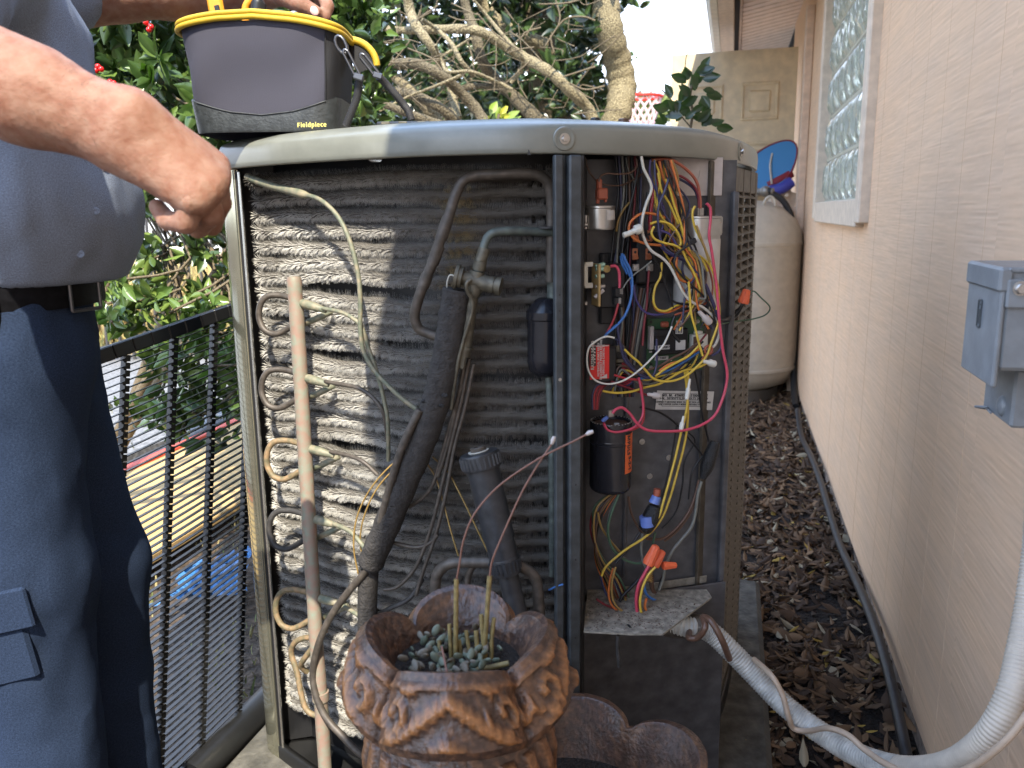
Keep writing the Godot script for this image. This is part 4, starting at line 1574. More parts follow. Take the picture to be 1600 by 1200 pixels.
	mp.box(o0 + u * 0.030 + w * 0.004 + Vector3(0, 0.615, 0), Vector3(0.0195, 1.126, 0.012), 0.0025, ba)
	mp.box(o0 + u * 0.0165 - w * 0.010 + Vector3(0, 0.615, 0), Vector3(0.008, 1.126, 0.010), 0.0, ba)
	mp.box(o0 + u * 0.024 - w * 0.020 + Vector3(0, 0.615, 0), Vector3(0.003, 1.126, 0.03), 0.0, ba)
	var po := put(mp, "middle_post", mm("post_dark"), unit)
	for y in [0.985, 0.962, 0.94, 0.862, 0.70, 0.58, 0.45]:
		var sc := MB.new()
		var big: bool = y == 0.862
		var bs := basis_y(w, Vector3.UP)
		sc.lathe([Vector2(0.0024 if big else 0.0014, 0.0), Vector2(0.0024 if big else 0.0014, 0.0016 if big else 0.0004), Vector2(0.0, 0.0018 if big else 0.0004)], 12, Transform3D(bs, o0 + u * (0.0065 if y > 0.8 else 0.030) + w * (0.0052 if y > 0.8 else 0.0102) + Vector3(0, y, 0)))
		put(sc, "post_screw" if big else "post_hole", mm("silver" if big else "phenolic"), unit)
	# right front strip and louvered right side
	var r0 := Vector3(-0.016, 0, -1.468)
	var r1 := Vector3(0.004, 0, -1.535)
	var rs := MB.new()
	rs.bar(r0 + Vector3(-0.022, 0.615, 0.05), r0 + Vector3(0, 0.615, 0), 0.006, 1.126, Vector3.UP, 0.001)
	var g0 := r0
	var g1 := Vector3(0.045, 0, -1.90)
	var gu := (g1 - g0).normalized()
	var gn := Vector3(-gu.z, 0, gu.x)
	if gn.x < 0:
		gn = -gn
	var gl := g0.distance_to(g1)
	var gb := Basis(gu, Vector3.UP, gu.cross(Vector3.UP))
	for seg in [[0.0, 0.042], [0.112, 0.016], [0.215, 0.016], [0.32, 0.016], [gl - 0.03, 0.03]]:
		rs.box(g0 + gu * (seg[0] + seg[1] / 2) + Vector3(0, 0.615, 0), Vector3(seg[1], 1.124, 0.010), 0.002, gb)
	rs.box(g0 + gu * (gl / 2) + Vector3(0, 1.155, 0), Vector3(gl - 0.004, 0.044, 0.008), 0.0015, gb)
	rs.box(g0 + gu * (gl / 2) + Vector3(0, 0.085, 0), Vector3(gl - 0.004, 0.06, 0.008), 0.0015, gb)
	var sg := put(rs, "right_guard", mm("guard_bronze"), unit)
	var sl := MB.new()
	sl.box(Vector3.ZERO, Vector3(gl - 0.05, 0.0022, 0.017), 0.0, Basis(Vector3.RIGHT, 0.62))
	var slm := sl.mesh()
	var y := 0.13
	while y < 1.13:
		place(slm, "louver_slat", mm("guard_bronze"), Transform3D(gb, g0 + gu * (gl / 2 + 0.01) + Vector3(0, y, 0) + gn * 0.0), sg)
		y += 0.0172
	# left side guard seen through the gap behind the corner post
	var lg := MB.new()
	var l0 := Vector3(-0.872, 0, -1.375)
	var l1 := Vector3(-0.878, 0, -2.05)
	for k in 5:
		var p := l0.lerp(l1, 0.10 + k * 0.2)
		lg.box(p + Vector3(0, 0.60, 0), Vector3(0.018, 1.1, 0.016), 0.002)
	lg.box(l0.lerp(l1, 0.5) + Vector3(0, 0.075, 0), Vector3(0.03, 0.05, 0.68), 0.004)
	var lgn := put(lg, "left_guard", mm("guard_black"), unit)
	var ls := MB.new()
	ls.box(Vector3.ZERO, Vector3(0.013, 0.0018, 0.68), 0.0, Basis(Vector3.BACK, -0.35))
	var lsm := ls.mesh()
	y = 0.11
	while y < 1.16:
		place(lsm, "guard_slat", mm("guard_black"), Transform3D(Basis.IDENTITY, l0.lerp(l1, 0.5) + Vector3(0, y, 0)), lgn)
		y += 0.0135
	# back skin and base pan
	var bk := MB.new()
	var bp := []
	for p in inset(outline, 0.02 * sgn):
		if p.z < -1.93:
			bp.append(p)
	bk.sheet([at_y(bp, 0.08), at_y(bp, 1.19)])
	put(bk, "rear_guard", mm("guard_black"), unit)
	var pan := MB.new()
	var pr := []
	for q in [[0.0, 0.058], [0.0, 0.085], [0.012, 0.088], [0.016, 0.066], [0.3, 0.066]]:
		pr.append(at_y(inset(outline, (q[0] + 0.006) * sgn), q[1]))
	pan.sheet(pr, true, true)
	put(pan, "base_pan", mm("guard_black"), unit)

# ---------------------------------------------------------------- condenser: finned coil
func build_coil() -> void:
	var coil := Node3D.new()
	coil.name = "coil"
	unit.add_child(coil, true)
	coil.position = -origin_of(unit)
	var path := [Vector3(-0.815, 0, -2.02), Vector3(-0.822, 0, -1.75), Vector3(-0.822, 0, -1.50), Vector3(-0.818, 0, -1.385), Vector3(-0.803, 0, -1.330)]
	for px in [440, 500, 560, 620, 700, 780, 850, 900]:
		var p := pv(px, 330, coil_hd(px) + 0.012)
		path.append(Vector3(p.x, 0, p.z))
	var cv := curve(path, 10)
	# arc length
	var ss := [0.0]
	for i in range(1, cv.size()):
		ss.append(ss[i - 1] + (cv[i] as Vector3).distance_to(cv[i - 1]))
	var nz := FastNoiseLite.new()
	nz.seed = 44
	nz.frequency = 1.0
	# places where rows have been pushed apart: picture x, height, strength, width
	var dents := []
	for q in [[520, 443, 0.0130, 0.075], [655, 462, 0.0143, 0.09], [540, 565, 0.0104, 0.07], [640, 545, 0.0065, 0.06], [550, 690, 0.0104, 0.07], [555, 800, 0.0143, 0.07], [800, 580, 0.0091, 0.10], [820, 690, 0.0065, 0.10], [430, 500, 0.0078, 0.04], [600, 385, 0.0039, 0.06], [740, 720, 0.0052, 0.1], [590, 960, 0.0078, 0.07]]:
		dents.append([cp(q[0], q[1], 0.0), q[2], q[3]])
	var pitch := 0.0268
	var core_r := 0.0085
	var fin_r := 0.0182
	var tuft := MB.new()
	# a fan of bent aluminium needles along the tube's normal (y) and tangent (x)
	for k in 7:
		var x := (k - 3) * 0.13 + 0.02 * sin(k * 5.0)
		var lean := 0.10 * sin(k * 2.3)
		var ln := 0.82 + 0.18 * sin(k * 3.7)
		var hw := 0.032
		tuft.poly3([Vector3(x - hw, 0, -0.05), Vector3(x + lean - hw * 0.6, ln, 0.03 * sin(k * 1.0)), Vector3(x + lean + hw * 0.6, ln, 0.03), Vector3(x + hw, 0, 0.05)])
	var tm := tuft.mesh()
	var xf := []
	var co := []
	var row := 0
	var y0 := 0.165
	while y0 < 1.165:
		var pts := []
		for i in cv.size():
			var b: Vector3 = cv[i]
			var p := Vector3(b.x, y0, b.z)
			p.y += 0.0045 * nz.get_noise_2d(ss[i] * 5.0, row * 0.45) + 0.0030 * nz.get_noise_2d(ss[i] * 14.0, row * 3.1)
			for dn in dents:
				var dd: Vector3 = dn[0]
				var hr: float = Vector2(p.x - dd.x, p.z - dd.z).length() / dn[2]
				var vv: float = (y0 - dd.y)
				p.y += dn[1] * exp(-hr * hr) * exp(-absf(vv) / 0.028) * signf(vv)
			var t: Vector3 = (cv[mini(i + 1, cv.size() - 1)] - cv[maxi(i - 1, 0)]).normalized()
			var nrm := Vector3(-t.z, 0, t.x)
			if nrm.dot(Vector3(-0.3, 0, 0.8)) < 0 and i > 30:
				nrm = -nrm
			pts.append(p + nrm * 0.004 * nz.get_noise_2d(ss[i] * 6.0, row * 1.7 + 40.0))
		var mb := MB.new()
		mb.tube(pts, core_r, 8)
		put(mb, "coil_row", mm("fin_core"), coil)
		# needles: only from the bend forward, front half
		var start := 22
		for i in range(start, cv.size() - 1):
			var a: Vector3 = pts[i]
			var b2: Vector3 = pts[i + 1]
			var t := (b2 - a)
			var ln := t.length()
			t /= ln
			var nrm := Vector3(t.z, 0, -t.x).normalized()
			if nrm.dot(CAM - a) < 0:
				nrm = -nrm
			var up := nrm.cross(t).normalized()
			var steps := maxi(1, int(round(ln / 0.0046)))
			for s in steps:
				var q := a.lerp(b2, (s + rng.randf()) / steps)
				var sx := ss[i] as float
				for j in 9:
					var an := lerpf(-1.75, 1.75, (j + rnd(0.1, 0.9)) / 9.0)
					var flow := 0.55 * nz.get_noise_2d(q.x * 16.0, q.y * 22.0 + row)
					var d := (nrm * cos(an) + up * sin(an)).normalized()
					var yv := (d + t * flow).normalized()
					var xv := (t - yv * t.dot(yv)).normalized()
					var mat_len := nz.get_noise_2d(q.x * 40.0, q.y * 60.0 + 200.0)
					var l := fin_r * rnd(0.82, 1.06) * (1.0 if mat_len > -0.62 else 0.45)
					xf.append(Transform3D(Basis(xv * 0.0062, yv * l, xv.cross(yv) * 0.006), q))
					var dust := clampf(0.5 + 0.75 * nz.get_noise_2d(q.x * 5.0 + 7.0, q.y * 4.0) + rnd(-0.28, 0.28), 0.0, 1.0)
					var colr := Color(0.34, 0.325, 0.295).lerp(Color(0.66, 0.64, 0.585), dust)
					# old dark grime toward the right end
					colr = colr.lerp(Color(0.12, 0.102, 0.085), 0.85 * smoothstep(-0.56, -0.36, q.x + 0.05 * nz.get_noise_2d(q.y * 6.0, 8.0)))
					# ochre residue stain under the upper pipe
					var st := exp(-pow((q.x + 0.405) / 0.026, 2.0)) * smoothstep(0.93, 0.985, q.y) * smoothstep(1.16, 1.14, q.y)
					if nz.get_noise_2d(q.x * 30.0, q.y * 30.0 + 90.0) > -0.35:
						colr = colr.lerp(Color(0.36, 0.28, 0.15), clampf(st * 1.3, 0.0, 0.9))
					co.append(colr)
		y0 += pitch
		row += 1
	scatter(tm, xf, co, "spine_fins", mm("fin"), coil)
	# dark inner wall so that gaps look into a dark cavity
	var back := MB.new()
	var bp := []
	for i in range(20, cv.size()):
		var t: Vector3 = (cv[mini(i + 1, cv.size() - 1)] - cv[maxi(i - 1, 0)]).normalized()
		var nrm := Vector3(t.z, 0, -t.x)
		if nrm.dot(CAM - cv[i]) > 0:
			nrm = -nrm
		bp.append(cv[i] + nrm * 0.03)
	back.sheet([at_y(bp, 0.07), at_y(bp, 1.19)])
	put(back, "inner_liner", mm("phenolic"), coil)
# ---------------------------------------------------------------- condenser: refrigerant piping in front of the coil
func ring(mb: MB, a: Vector3, b: Vector3, r: float, seg := 14) -> void:
	mb.tube([a, b], r, seg)

func build_piping() -> void:
	# header pipe
	var hd := MB.new()
	var hp := cps([[459, 432], [464, 500], [469, 580], [476, 700], [482, 800], [488, 900], [494, 1000], [501, 1090], [508, 1200], [513, 1290]], 0.062)
	var hc := curve(hp, 6)
	var hr := []
	for i in hc.size():
		hr.append(0.0122 + 0.0003 * sin(i * 1.3))
	hr[0] = 0.0108
	hd.tube(hc, hr, 16)
	hd.tube([hp[7] + Vector3(0, 0.012, 0), hp[7] - Vector3(0, 0.004, 0)], 0.0150, 14)
	put(hd, "header_pipe", mm("patina_pipe"), unit)
	# return bends at the left edge of the coil
	var ub := [[468, 470, 0, "tube_brown"], [472, 586, 1, "tube_brown"], [480, 697, 2, "tube_tan"], [484, 806, 3, "tube_dark"], [494, 930, 4, "tube_tan"]]
	for u in ub:
		var x: float = u[0]
		var y: float = u[1]
		var l := cps([[x, y, 0.03], [x - 28, y - 8, 0.035], [x - 50, y - 7, 0.05], [x - 61, y + 6, 0.058], [x - 63, y + 27, 0.060], [x - 54, y + 46, 0.058], [x - 38, y + 52, 0.05], [x - 22, y + 46, 0.04], [x, y + 32, 0.03]], 0.05)
		tube_part(l, 0.0053, "return_bend", mm(u[3]), unit, 5, 9)
		# stubs that leave the header to the right
		var sb := MB.new()
		sb.tube(curve(cps([[x + 4, y + 4, 0.055], [x + 22, y + 9, 0.05], [x + 42, y + 15, 0.04]], 0.05), 4), [0.0075, 0.0075, 0.0076, 0.0078, 0.0076, 0.0068, 0.0058, 0.0052, 0.005], 9)
		put(sb, "stub_tube", mm("tube_green"), unit)
		var sb2 := MB.new()
		sb2.tube(curve(cps([[x + 6, y + 36, 0.03], [x + 26, y + 28, 0.026], [x + 50, y + 16, 0.012]], 0.03), 4), 0.0052, 9)
		put(sb2, "stub_tube", mm("tube_green"), unit)
	tube_part(cps([[500, 999, 0.05], [480, 996, 0.055], [462, 1003, 0.06], [455, 1020, 0.06], [464, 1050, 0.06], [472, 1090, 0.062], [482, 1112, 0.06], [506, 1122, 0.05]], 0.05), 0.0052, "return_bend", mm("tube_tan"), unit, 5, 9)
	tube_part(cps([[508, 985, 0.05], [480, 1023, 0.065], [470, 1040, 0.06], [480, 1050, 0.04]], 0.05), 0.005, "stub_tube", mm("tube_tan"), unit, 4, 8)
	# capillary tubes
	var st := MB.new()
	var sleeve := curve(cps([[386, 276, 0.045], [405, 284, 0.05], [430, 292, 0.052], [450, 297, 0.054], [468, 302, 0.055], [482, 306, 0.055]], 0.05), 3)
	var sr := []
	for i in sleeve.size():
		sr.append([0.0062, 0.0062, 0.0064, 0.0064, 0.0064, 0.0064, 0.0064, 0.0064, 0.0066, 0.0068, 0.0070, 0.0072, 0.0074, 0.0070, 0.0055, 0.0042][mini(i, 15)])
	st.tube(sleeve, sr, 10)
	put(st, "inlet_sleeve", mm("tube_green"), unit)
	var frayed := MB.new()
	for i in 60:
		var c := cp(396, 281, 0.04)
		var d := Vector3(rnd(-1, 1), rnd(-1, 1), rnd(-0.4, 1)).normalized()
		frayed.tube([c, c + d * rnd(0.012, 0.02)], 0.0007, 3, false)
	put(frayed, "frayed_fins", mm("fin_core"), unit)
	tube_part(cps([[476, 304, 0.055], [500, 312, 0.062], [523, 332, 0.066], [540, 360, 0.068], [553, 398, 0.068], [561, 440, 0.066], [563, 480, 0.064], [563, 515, 0.062], [568, 548, 0.060], [584, 578, 0.058], [607, 603, 0.056], [632, 626, 0.054], [660, 645, 0.05]], 0.06), 0.0037, "capillary_tube", mm("tube_green"), unit, 6, 8)
	tube_part(cps([[504, 482, 0.045], [530, 487, 0.05], [551, 497, 0.052], [566, 513, 0.052], [576, 545, 0.05], [590, 585, 0.048], [600, 625, 0.046], [606, 660, 0.044], [607, 720, 0.03]], 0.05), 0.0034, "capillary_tube", mm("tube_green"), unit, 6, 8)
	tube_part(cps([[508, 596, 0.045], [535, 601, 0.05], [562, 607, 0.052], [585, 624, 0.05], [600, 648, 0.046], [606, 690, 0.03]], 0.05), 0.0034, "capillary_tube", mm("tube_brown"), unit, 6, 8)
	tube_part(cps([[516, 706, 0.045], [545, 712, 0.05], [568, 722, 0.052], [590, 742, 0.045]], 0.05), 0.0034, "capillary_tube", mm("tube_brown"), unit, 6, 8)
	tube_part(cps([[520, 818, 0.045], [545, 829, 0.05], [562, 846, 0.055], [580, 870, 0.05]], 0.05), 0.0040, "capillary_tube", mm("tube_green"), unit, 6, 8)
	tube_part(cps([[530, 945, 0.045], [545, 952, 0.05], [562, 962, 0.055], [580, 970, 0.05]], 0.05), 0.0040, "capillary_tube", mm("tube_green"), unit, 6, 8)
	# suction line arch at the top right
	var la := MB.new()
	var arch := curve(cps([[860, 440, 0.02], [861, 380, 0.022], [861, 320, 0.025], [858, 290, 0.028], [846, 276, 0.030], [825, 271, 0.032], [780, 272, 0.036], [745, 274, 0.04], [724, 282, 0.046], [712, 304, 0.05], [702, 335, 0.054], [690, 368, 0.058], [678, 405, 0.060], [664, 440, 0.060], [653, 470, 0.058], [648, 495, 0.055], [655, 514, 0.05], [672, 522, 0.045], [692, 529, 0.04]], 0.04), 6)
	la.tube(arch, 0.0078, 12)
	put(la, "suction_line", mm("tube_brown"), unit)
	var sv := MB.new()
	for q in [[700, 340, 689, 374], [686, 384, 676, 412], [668, 428, 661, 448]]:
		sv.tube([cp(q[0], q[1], 0.056), cp(q[2], q[3], 0.060)], 0.0092, 12)
	put(sv, "line_sleeve", mm("tube_brown"), unit)
	# liquid line arch
	tube_part(cps([[866, 363, 0.03], [835, 362, 0.036], [800, 361, 0.045], [778, 362, 0.052], [764, 368, 0.056], [757, 382, 0.060], [752, 400, 0.062], [746, 424, 0.062], [742, 436, 0.062]], 0.05), 0.0062, "liquid_line", mm("teal_pipe"), unit, 6, 12)
	var ls := MB.new()
	ls.tube([cp(757, 388, 0.060), cp(751, 408, 0.062)], 0.0088, 12)
	ls.tube([cp(751, 408, 0.062), cp(748, 422, 0.062)], 0.0098, 12)
	put(ls, "line_sleeve", mm("valve_brass"), unit)
	tube_part([cp(862, 366, 0.012), cp(863, 420, 0.012), cp(863, 480, 0.012)], 0.0085, "teal_pipe", mm("teal_pipe"), unit, 4, 12)
	var fl := MB.new()
	fl.lathe([Vector2(0.0, 0.0), Vector2(0.017, 0.0), Vector2(0.017, 0.003), Vector2(0.0, 0.003)], 18, Transform3D(Basis.IDENTITY, cp(856, 357, 0.03)))
	put(fl, "clamp_washer", mm("tube_dark"), unit)
	# service valve
	var vv := MB.new()
	var vc := cp(744, 440, 0.064)
	var vl := cp(714, 432, 0.072)
	var vr := cp(783, 448, 0.066)
	vv.tube([vl.lerp(vc, 0.1), vc, vc.lerp(vr, 0.55)], [0.0095, 0.0125, 0.0115], 16)
	vv.tube([vc.lerp(vr, 0.5), vc.lerp(vr, 0.72)], 0.0122, 16)
	vv.tube([vc.lerp(vr, 0.72), vc.lerp(vr, 0.80)], 0.0108, 16)
	vv.tube([vc.lerp(vr, 0.80), vr], 0.0135, 16)
	vv.tube([cp(746, 424, 0.064), cp(741, 450, 0.064), cp(738, 462, 0.062)], [0.0105, 0.0125, 0.0105], 16)
	put(vv, "service_valve", mm("valve_brass"), unit)
	var dk := MB.new()
	var ax := (vr - vl).normalized()
	dk.tube([vl - ax * 0.003, vl + ax * 0.002], 0.0185, 24)
	dk.tube([vl + ax * 0.002, vl + ax * 0.008], 0.0155, 24)
	put(dk, "valve_disc", mm("valve_brass"), unit)
	var stem := MB.new()
	stem.tube(cps([[738, 460], [734, 490], [730, 515]], 0.06), 0.0095, 14)
	stem.tube(cps([[730, 515], [727, 541], [724, 556]], 0.058), 0.0100, 14)
	stem.tube(cps([[729, 541], [728, 545]], 0.058), 0.0112, 14)
	put(stem, "valve_stem", mm("valve_brass"), unit)
	var cl := MB.new()
	cl.box(cp(720, 558, 0.06), Vector3(0.017, 0.035, 0.012), 0.002, Basis(rh, Vector3.UP, -fh) * Basis(Vector3.BACK, -0.2))
	put(cl, "strap_block", mm("valve_brass"), unit)
	tube_part(cps([[736, 437, 0.080], [729, 443, 0.084], [730, 455, 0.082], [737, 468, 0.078], [738, 485, 0.076], [731, 510, 0.074], [722, 540, 0.072], [714, 575, 0.07], [705, 640, 0.06]], 0.07), 0.0030, "sense_tube", mm("valve_brass"), unit, 5, 8)
	tube_part(cps([[712, 432, 0.07], [703, 430, 0.07], [699, 440, 0.068], [698, 452, 0.066]], 0.07), 0.0012, "tie_wire", mm("wire_white"), unit, 5, 6)
	# foam insulated line
	var fo := MB.new()
	var fc := curve(cps([[715, 452, 0.062], [707, 500, 0.062], [697, 560, 0.062], [682, 625, 0.064], [660, 690, 0.066], [632, 755, 0.066], [605, 820, 0.066], [584, 868, 0.064], [577, 886, 0.062]], 0.06), 8)
	var fr := []
	for i in fc.size():
		fr.append(0.0215 + 0.0007 * sin(i * 1.1) + 0.0004 * sin(i * 2.9) - (0.006 * smoothstep(fc.size() - 6, fc.size() - 1, i)))
	fo.tube(fc, fr, 20)
	put(fo, "foam_sleeve", mm("foam"), unit)
	var f2 := MB.new()
	var fc2 := curve(cps([[576, 888, 0.056], [574, 960, 0.054], [577, 1060, 0.054], [583, 1150, 0.054], [588, 1260, 0.054]], 0.055), 8)
	f2.tube(fc2, 0.0165, 18)
	put(f2, "foam_sleeve", mm("foam"), unit)
	var tears := MB.new()
	for q in [[682, 632], [676, 640], [690, 634], [670, 646], [664, 626], [695, 618], [576, 876], [569, 888]]:
		tears.ball(cp(q[0], q[1], 0.0845), Vector3(rnd(0.004, 0.009), rnd(0.002, 0.004), 0.0012), 8, 5, Basis(rh, Vector3.UP, -fh) * Basis(Vector3.BACK, rnd(-0.4, 0.4)))
	put(tears, "foam_tear", mm("tape_black"), unit)
	# side line along the foam, bending into the pale loop at lower left
	tube_part(cps([[656, 640, 0.085], [640, 672, 0.09], [626, 705, 0.09], [612, 750, 0.088], [600, 795, 0.086], [588, 845, 0.08], [572, 890, 0.078], [548, 920, 0.078], [524, 952, 0.08], [506, 985, 0.082], [494, 1020, 0.082], [489, 1055, 0.08], [495, 1090, 0.08], [510, 1122, 0.08], [535, 1150, 0.078], [560, 1175, 0.07], [585, 1192, 0.05]], 0.08), 0.0063, "side_line", mm("tube_brown"), unit, 6, 10)
	# dark bundle on the right of the foam
	for b in [[[733, 560], [722, 620], [706, 690], [690, 760], [672, 830], [650, 885], [622, 916], [600, 921]], [[740, 568], [728, 630], [710, 700], [697, 770], [680, 838], [662, 890], [650, 930]], [[726, 566], [714, 630], [698, 700], [684, 745]], [[722, 600], [704, 660], [690, 712], [672, 765], [640, 792]], [[684, 835], [672, 848], [650, 855], [614, 848]]]:
		tube_part(cps(b, 0.045), 0.0033, "sense_tube", mm("tube_brown"), unit, 5, 8)
	tube_part(cps([[660, 905, 0.02], [640, 935, 0.03], [610, 950, 0.03], [588, 962, 0.02]], 0.03), 0.0042, "sense_tube", mm("tube_dark"), unit, 5, 8)
	# thin yellow sensor leads
	for b in [[[668, 692, 0.05], [630, 712, 0.055], [598, 740, 0.06], [572, 775, 0.062], [556, 815, 0.062], [553, 860, 0.06], [562, 905, 0.05]], [[660, 706, 0.05], [620, 730, 0.055], [588, 765, 0.06], [568, 810, 0.06], [563, 850, 0.05], [572, 890, 0.04]], [[662, 718, 0.03], [680, 745, 0.035], [694, 790, 0.04], [706, 835, 0.045], [718, 874, 0.05]], [[676, 714, 0.03], [700, 738, 0.035], [722, 778, 0.04], [746, 828, 0.045], [762, 862, 0.05]]]:
		tube_part(cps(b, 0.05), 0.0014, "sensor_lead", mm("wire_ochre"), unit, 6, 6)
	# accumulator can behind the middle post
	var ac := MB.new()
	var top := pv(850, 480, 1.262)
	var bot := pv(852, 582, 1.262)
	var hgt := top.y - bot.y
	var r := 0.0275
	ac.lathe([Vector2(0.0, hgt + 0.014), Vector2(0.010, hgt + 0.014), Vector2(0.014, hgt + 0.012), Vector2(0.022, hgt + 0.003), Vector2(r + 0.0016, hgt - 0.006), Vector2(r + 0.0016, hgt - 0.017), Vector2(r, hgt - 0.019), Vector2(r, 0.022), Vector2(r + 0.0008, 0.018), Vector2(r - 0.002, 0.006), Vector2(0.018, -0.003), Vector2(0.008, -0.007), Vector2(0.0, -0.007)], 32, Transform3D(Basis.IDENTITY, Vector3(bot.x, bot.y, bot.z)))
	put(ac, "filter_drier", mm("drier_black"), unit)
	tube_part([Vector3(bot.x + 0.005, bot.y - 0.005, bot.z), pv(860, 640, 1.26), pv(862, 700, 1.262), pv(863, 900, 1.262)], 0.0055, "teal_pipe", mm("teal_pipe"), unit, 5, 10)
	# low loop behind the urn
	tube_part(cps([[680, 960, 0.09], [680, 915, 0.09], [686, 893, 0.09], [704, 880, 0.09], [740, 878, 0.09], [795, 880, 0.09], [822, 890, 0.09], [838, 908, 0.09], [843, 960, 0.09]], 0.09), 0.0088, "low_loop_pipe", mm("tube_brown"), unit, 6, 12)
	tube_part(cps([[742, 880, 0.085], [732, 900, 0.08], [728, 940, 0.08]], 0.08), 0.005, "low_loop_pipe", mm("tube_brown"), unit, 4, 10)
	tube_part([pv(858, 922, 1.2), pv(868, 917, 1.19), pv(880, 913, 1.185)], 0.0016, "blue_lead", mm("wire_blue"), unit, 4, 6)
	# --- pop-up sprinkler head leaning against the coil
	var sb := cp(800, 925, 0.10)
	var s_top := cp(747, 702, 0.085)
	var sd := (s_top - sb).normalized()
	var sL := s_top.distance_to(sb)
	var base := on_y(812, 1000, 0.3)
	var so := thing("pop_up_sprinkler", "dark plastic pop-up sprinkler with ribbed cap leaning in front of coil", "sprinkler", Vector3(sb.x, sb.y, sb.z))
	var sx := Transform3D(basis_y(sd, rh), sb)
	var body := MB.new()
	body.lathe([Vector2(0.0, -0.25), Vector2(0.016, -0.25), Vector2(0.016, 0.03), Vector2(0.022, 0.034), Vector2(0.0225, sL * 0.37), Vector2(0.0238, sL * 0.385), Vector2(0.0240, sL * 0.60), Vector2(0.0246, sL * 0.61), Vector2(0.0246, sL * 0.80), Vector2(0.0255, sL * 0.88), Vector2(0.0, sL * 0.88)], 28, sx)
	put(body, "body", mm("sprinkler_black"), so)
	var cap := MB.new()
	cap.lathe([Vector2(0.0, sL * 0.87), Vector2(0.0285, sL * 0.87), Vector2(0.0300, sL * 0.885), Vector2(0.0300, sL * 0.965), Vector2(0.0280, sL * 0.978), Vector2(0.0140, sL * 0.985), Vector2(0.0, sL * 0.985)], 32, sx)
	for k in 26:
		var an := TAU * k / 26.0
		cap.bar(sx * Vector3(cos(an) * 0.0302, sL * 0.888, sin(an) * 0.0302), sx * Vector3(cos(an) * 0.0302, sL * 0.962, sin(an) * 0.0302), 0.0028, 0.0028, sx.basis.x)
	put(cap, "ribbed_cap", mm("sprinkler_black"), so)
	var wr := MB.new()
	wr.lathe([Vector2(0.0155, sL * 0.984), Vector2(0.0160, sL * 0.9895), Vector2(0.0135, sL * 0.991), Vector2(0.0125, sL * 0.985)], 28, sx)
	put(wr, "white_ring", mm("insulator"), so)
	var rs := MB.new()
	rs.lathe([Vector2(0.0120, sL * 0.984), Vector2(0.0120, sL * 1.012), Vector2(0.0105, sL * 1.018), Vector2(0.006, sL * 1.018), Vector2(0.006, sL * 1.01), Vector2(0.0, sL * 1.01)], 20, sx)
	put(rs, "riser", mm("tube_brown"), so)
	var lc := MB.new()
	lc.lathe([Vector2(0.0, 0.03), Vector2(0.0215, 0.03), Vector2(0.0225, 0.035), Vector2(0.0235, sL * 0.235), Vector2(0.0225, sL * 0.25), Vector2(0.0, sL * 0.25)], 28, sx)
	for k in 22:
		var an := TAU * k / 22.0
		lc.bar(sx * Vector3(cos(an) * 0.0232, 0.036, sin(an) * 0.0232), sx * Vector3(cos(an) * 0.0242, sL * 0.23, sin(an) * 0.0242), 0.0028, 0.0024, sx.basis.x)
	put(lc, "ribbed_collar", mm("sprinkler_black"), so)
# ---------------------------------------------------------------- condenser: control box
var bp0: Vector3     # a point of the back panel
var bn: Vector3      # its normal, towards the viewer
var bu: Vector3      # along it, to the right
var bb: Basis
var cbox: Node3D

# picture place on a plane that stands off metres in front of the back panel
func q(px: float, py: float, off := 0.0) -> Vector3:
	return on_plane(px, py, bp0 + bn * off, bn)

func qs(list: Array, off: float) -> Array:
	var o := []
	for e in list:
		o.append(q(e[0], e[1], e[2] if e.size() > 2 else off))
	return o

func pxw(px: float, py: float, n: float, off := 0.0) -> float:
	return q(px, py, off).distance_to(q(px + n, py, off))

func bbox(px0: float, py0: float, px1: float, py1: float, off: float, thick: float, called: String, m: Material, bev := 0.0, parent: Node = null, tilt := 0.0) -> MeshInstance3D:
	var a := q(px0, py0, off)
	var b := q(px1, py0, off)
	var d := q((px0 + px1) / 2, py1, off)
	var c := q((px0 + px1) / 2, py0, off)
	var mb := MB.new()
	mb.box((c + d) / 2 + bn * thick / 2, Vector3(a.distance_to(b), c.distance_to(d), thick), bev, bb * Basis(Vector3.BACK, tilt))
	return put(mb, called, m, cbox if parent == null else parent)

func screw(px: float, py: float, r: float, off := 0.001) -> void:
	var mb := MB.new()
	var x := Transform3D(basis_y(bn, Vector3.UP), q(px, py, off))
	mb.lathe([Vector2(r, 0), Vector2(r, 0.0012), Vector2(r * 0.62, 0.0015), Vector2(r * 0.6, 0.0045), Vector2(0, 0.0048)], 10, x)
	put(mb, "screw", mm("tin"), cbox)

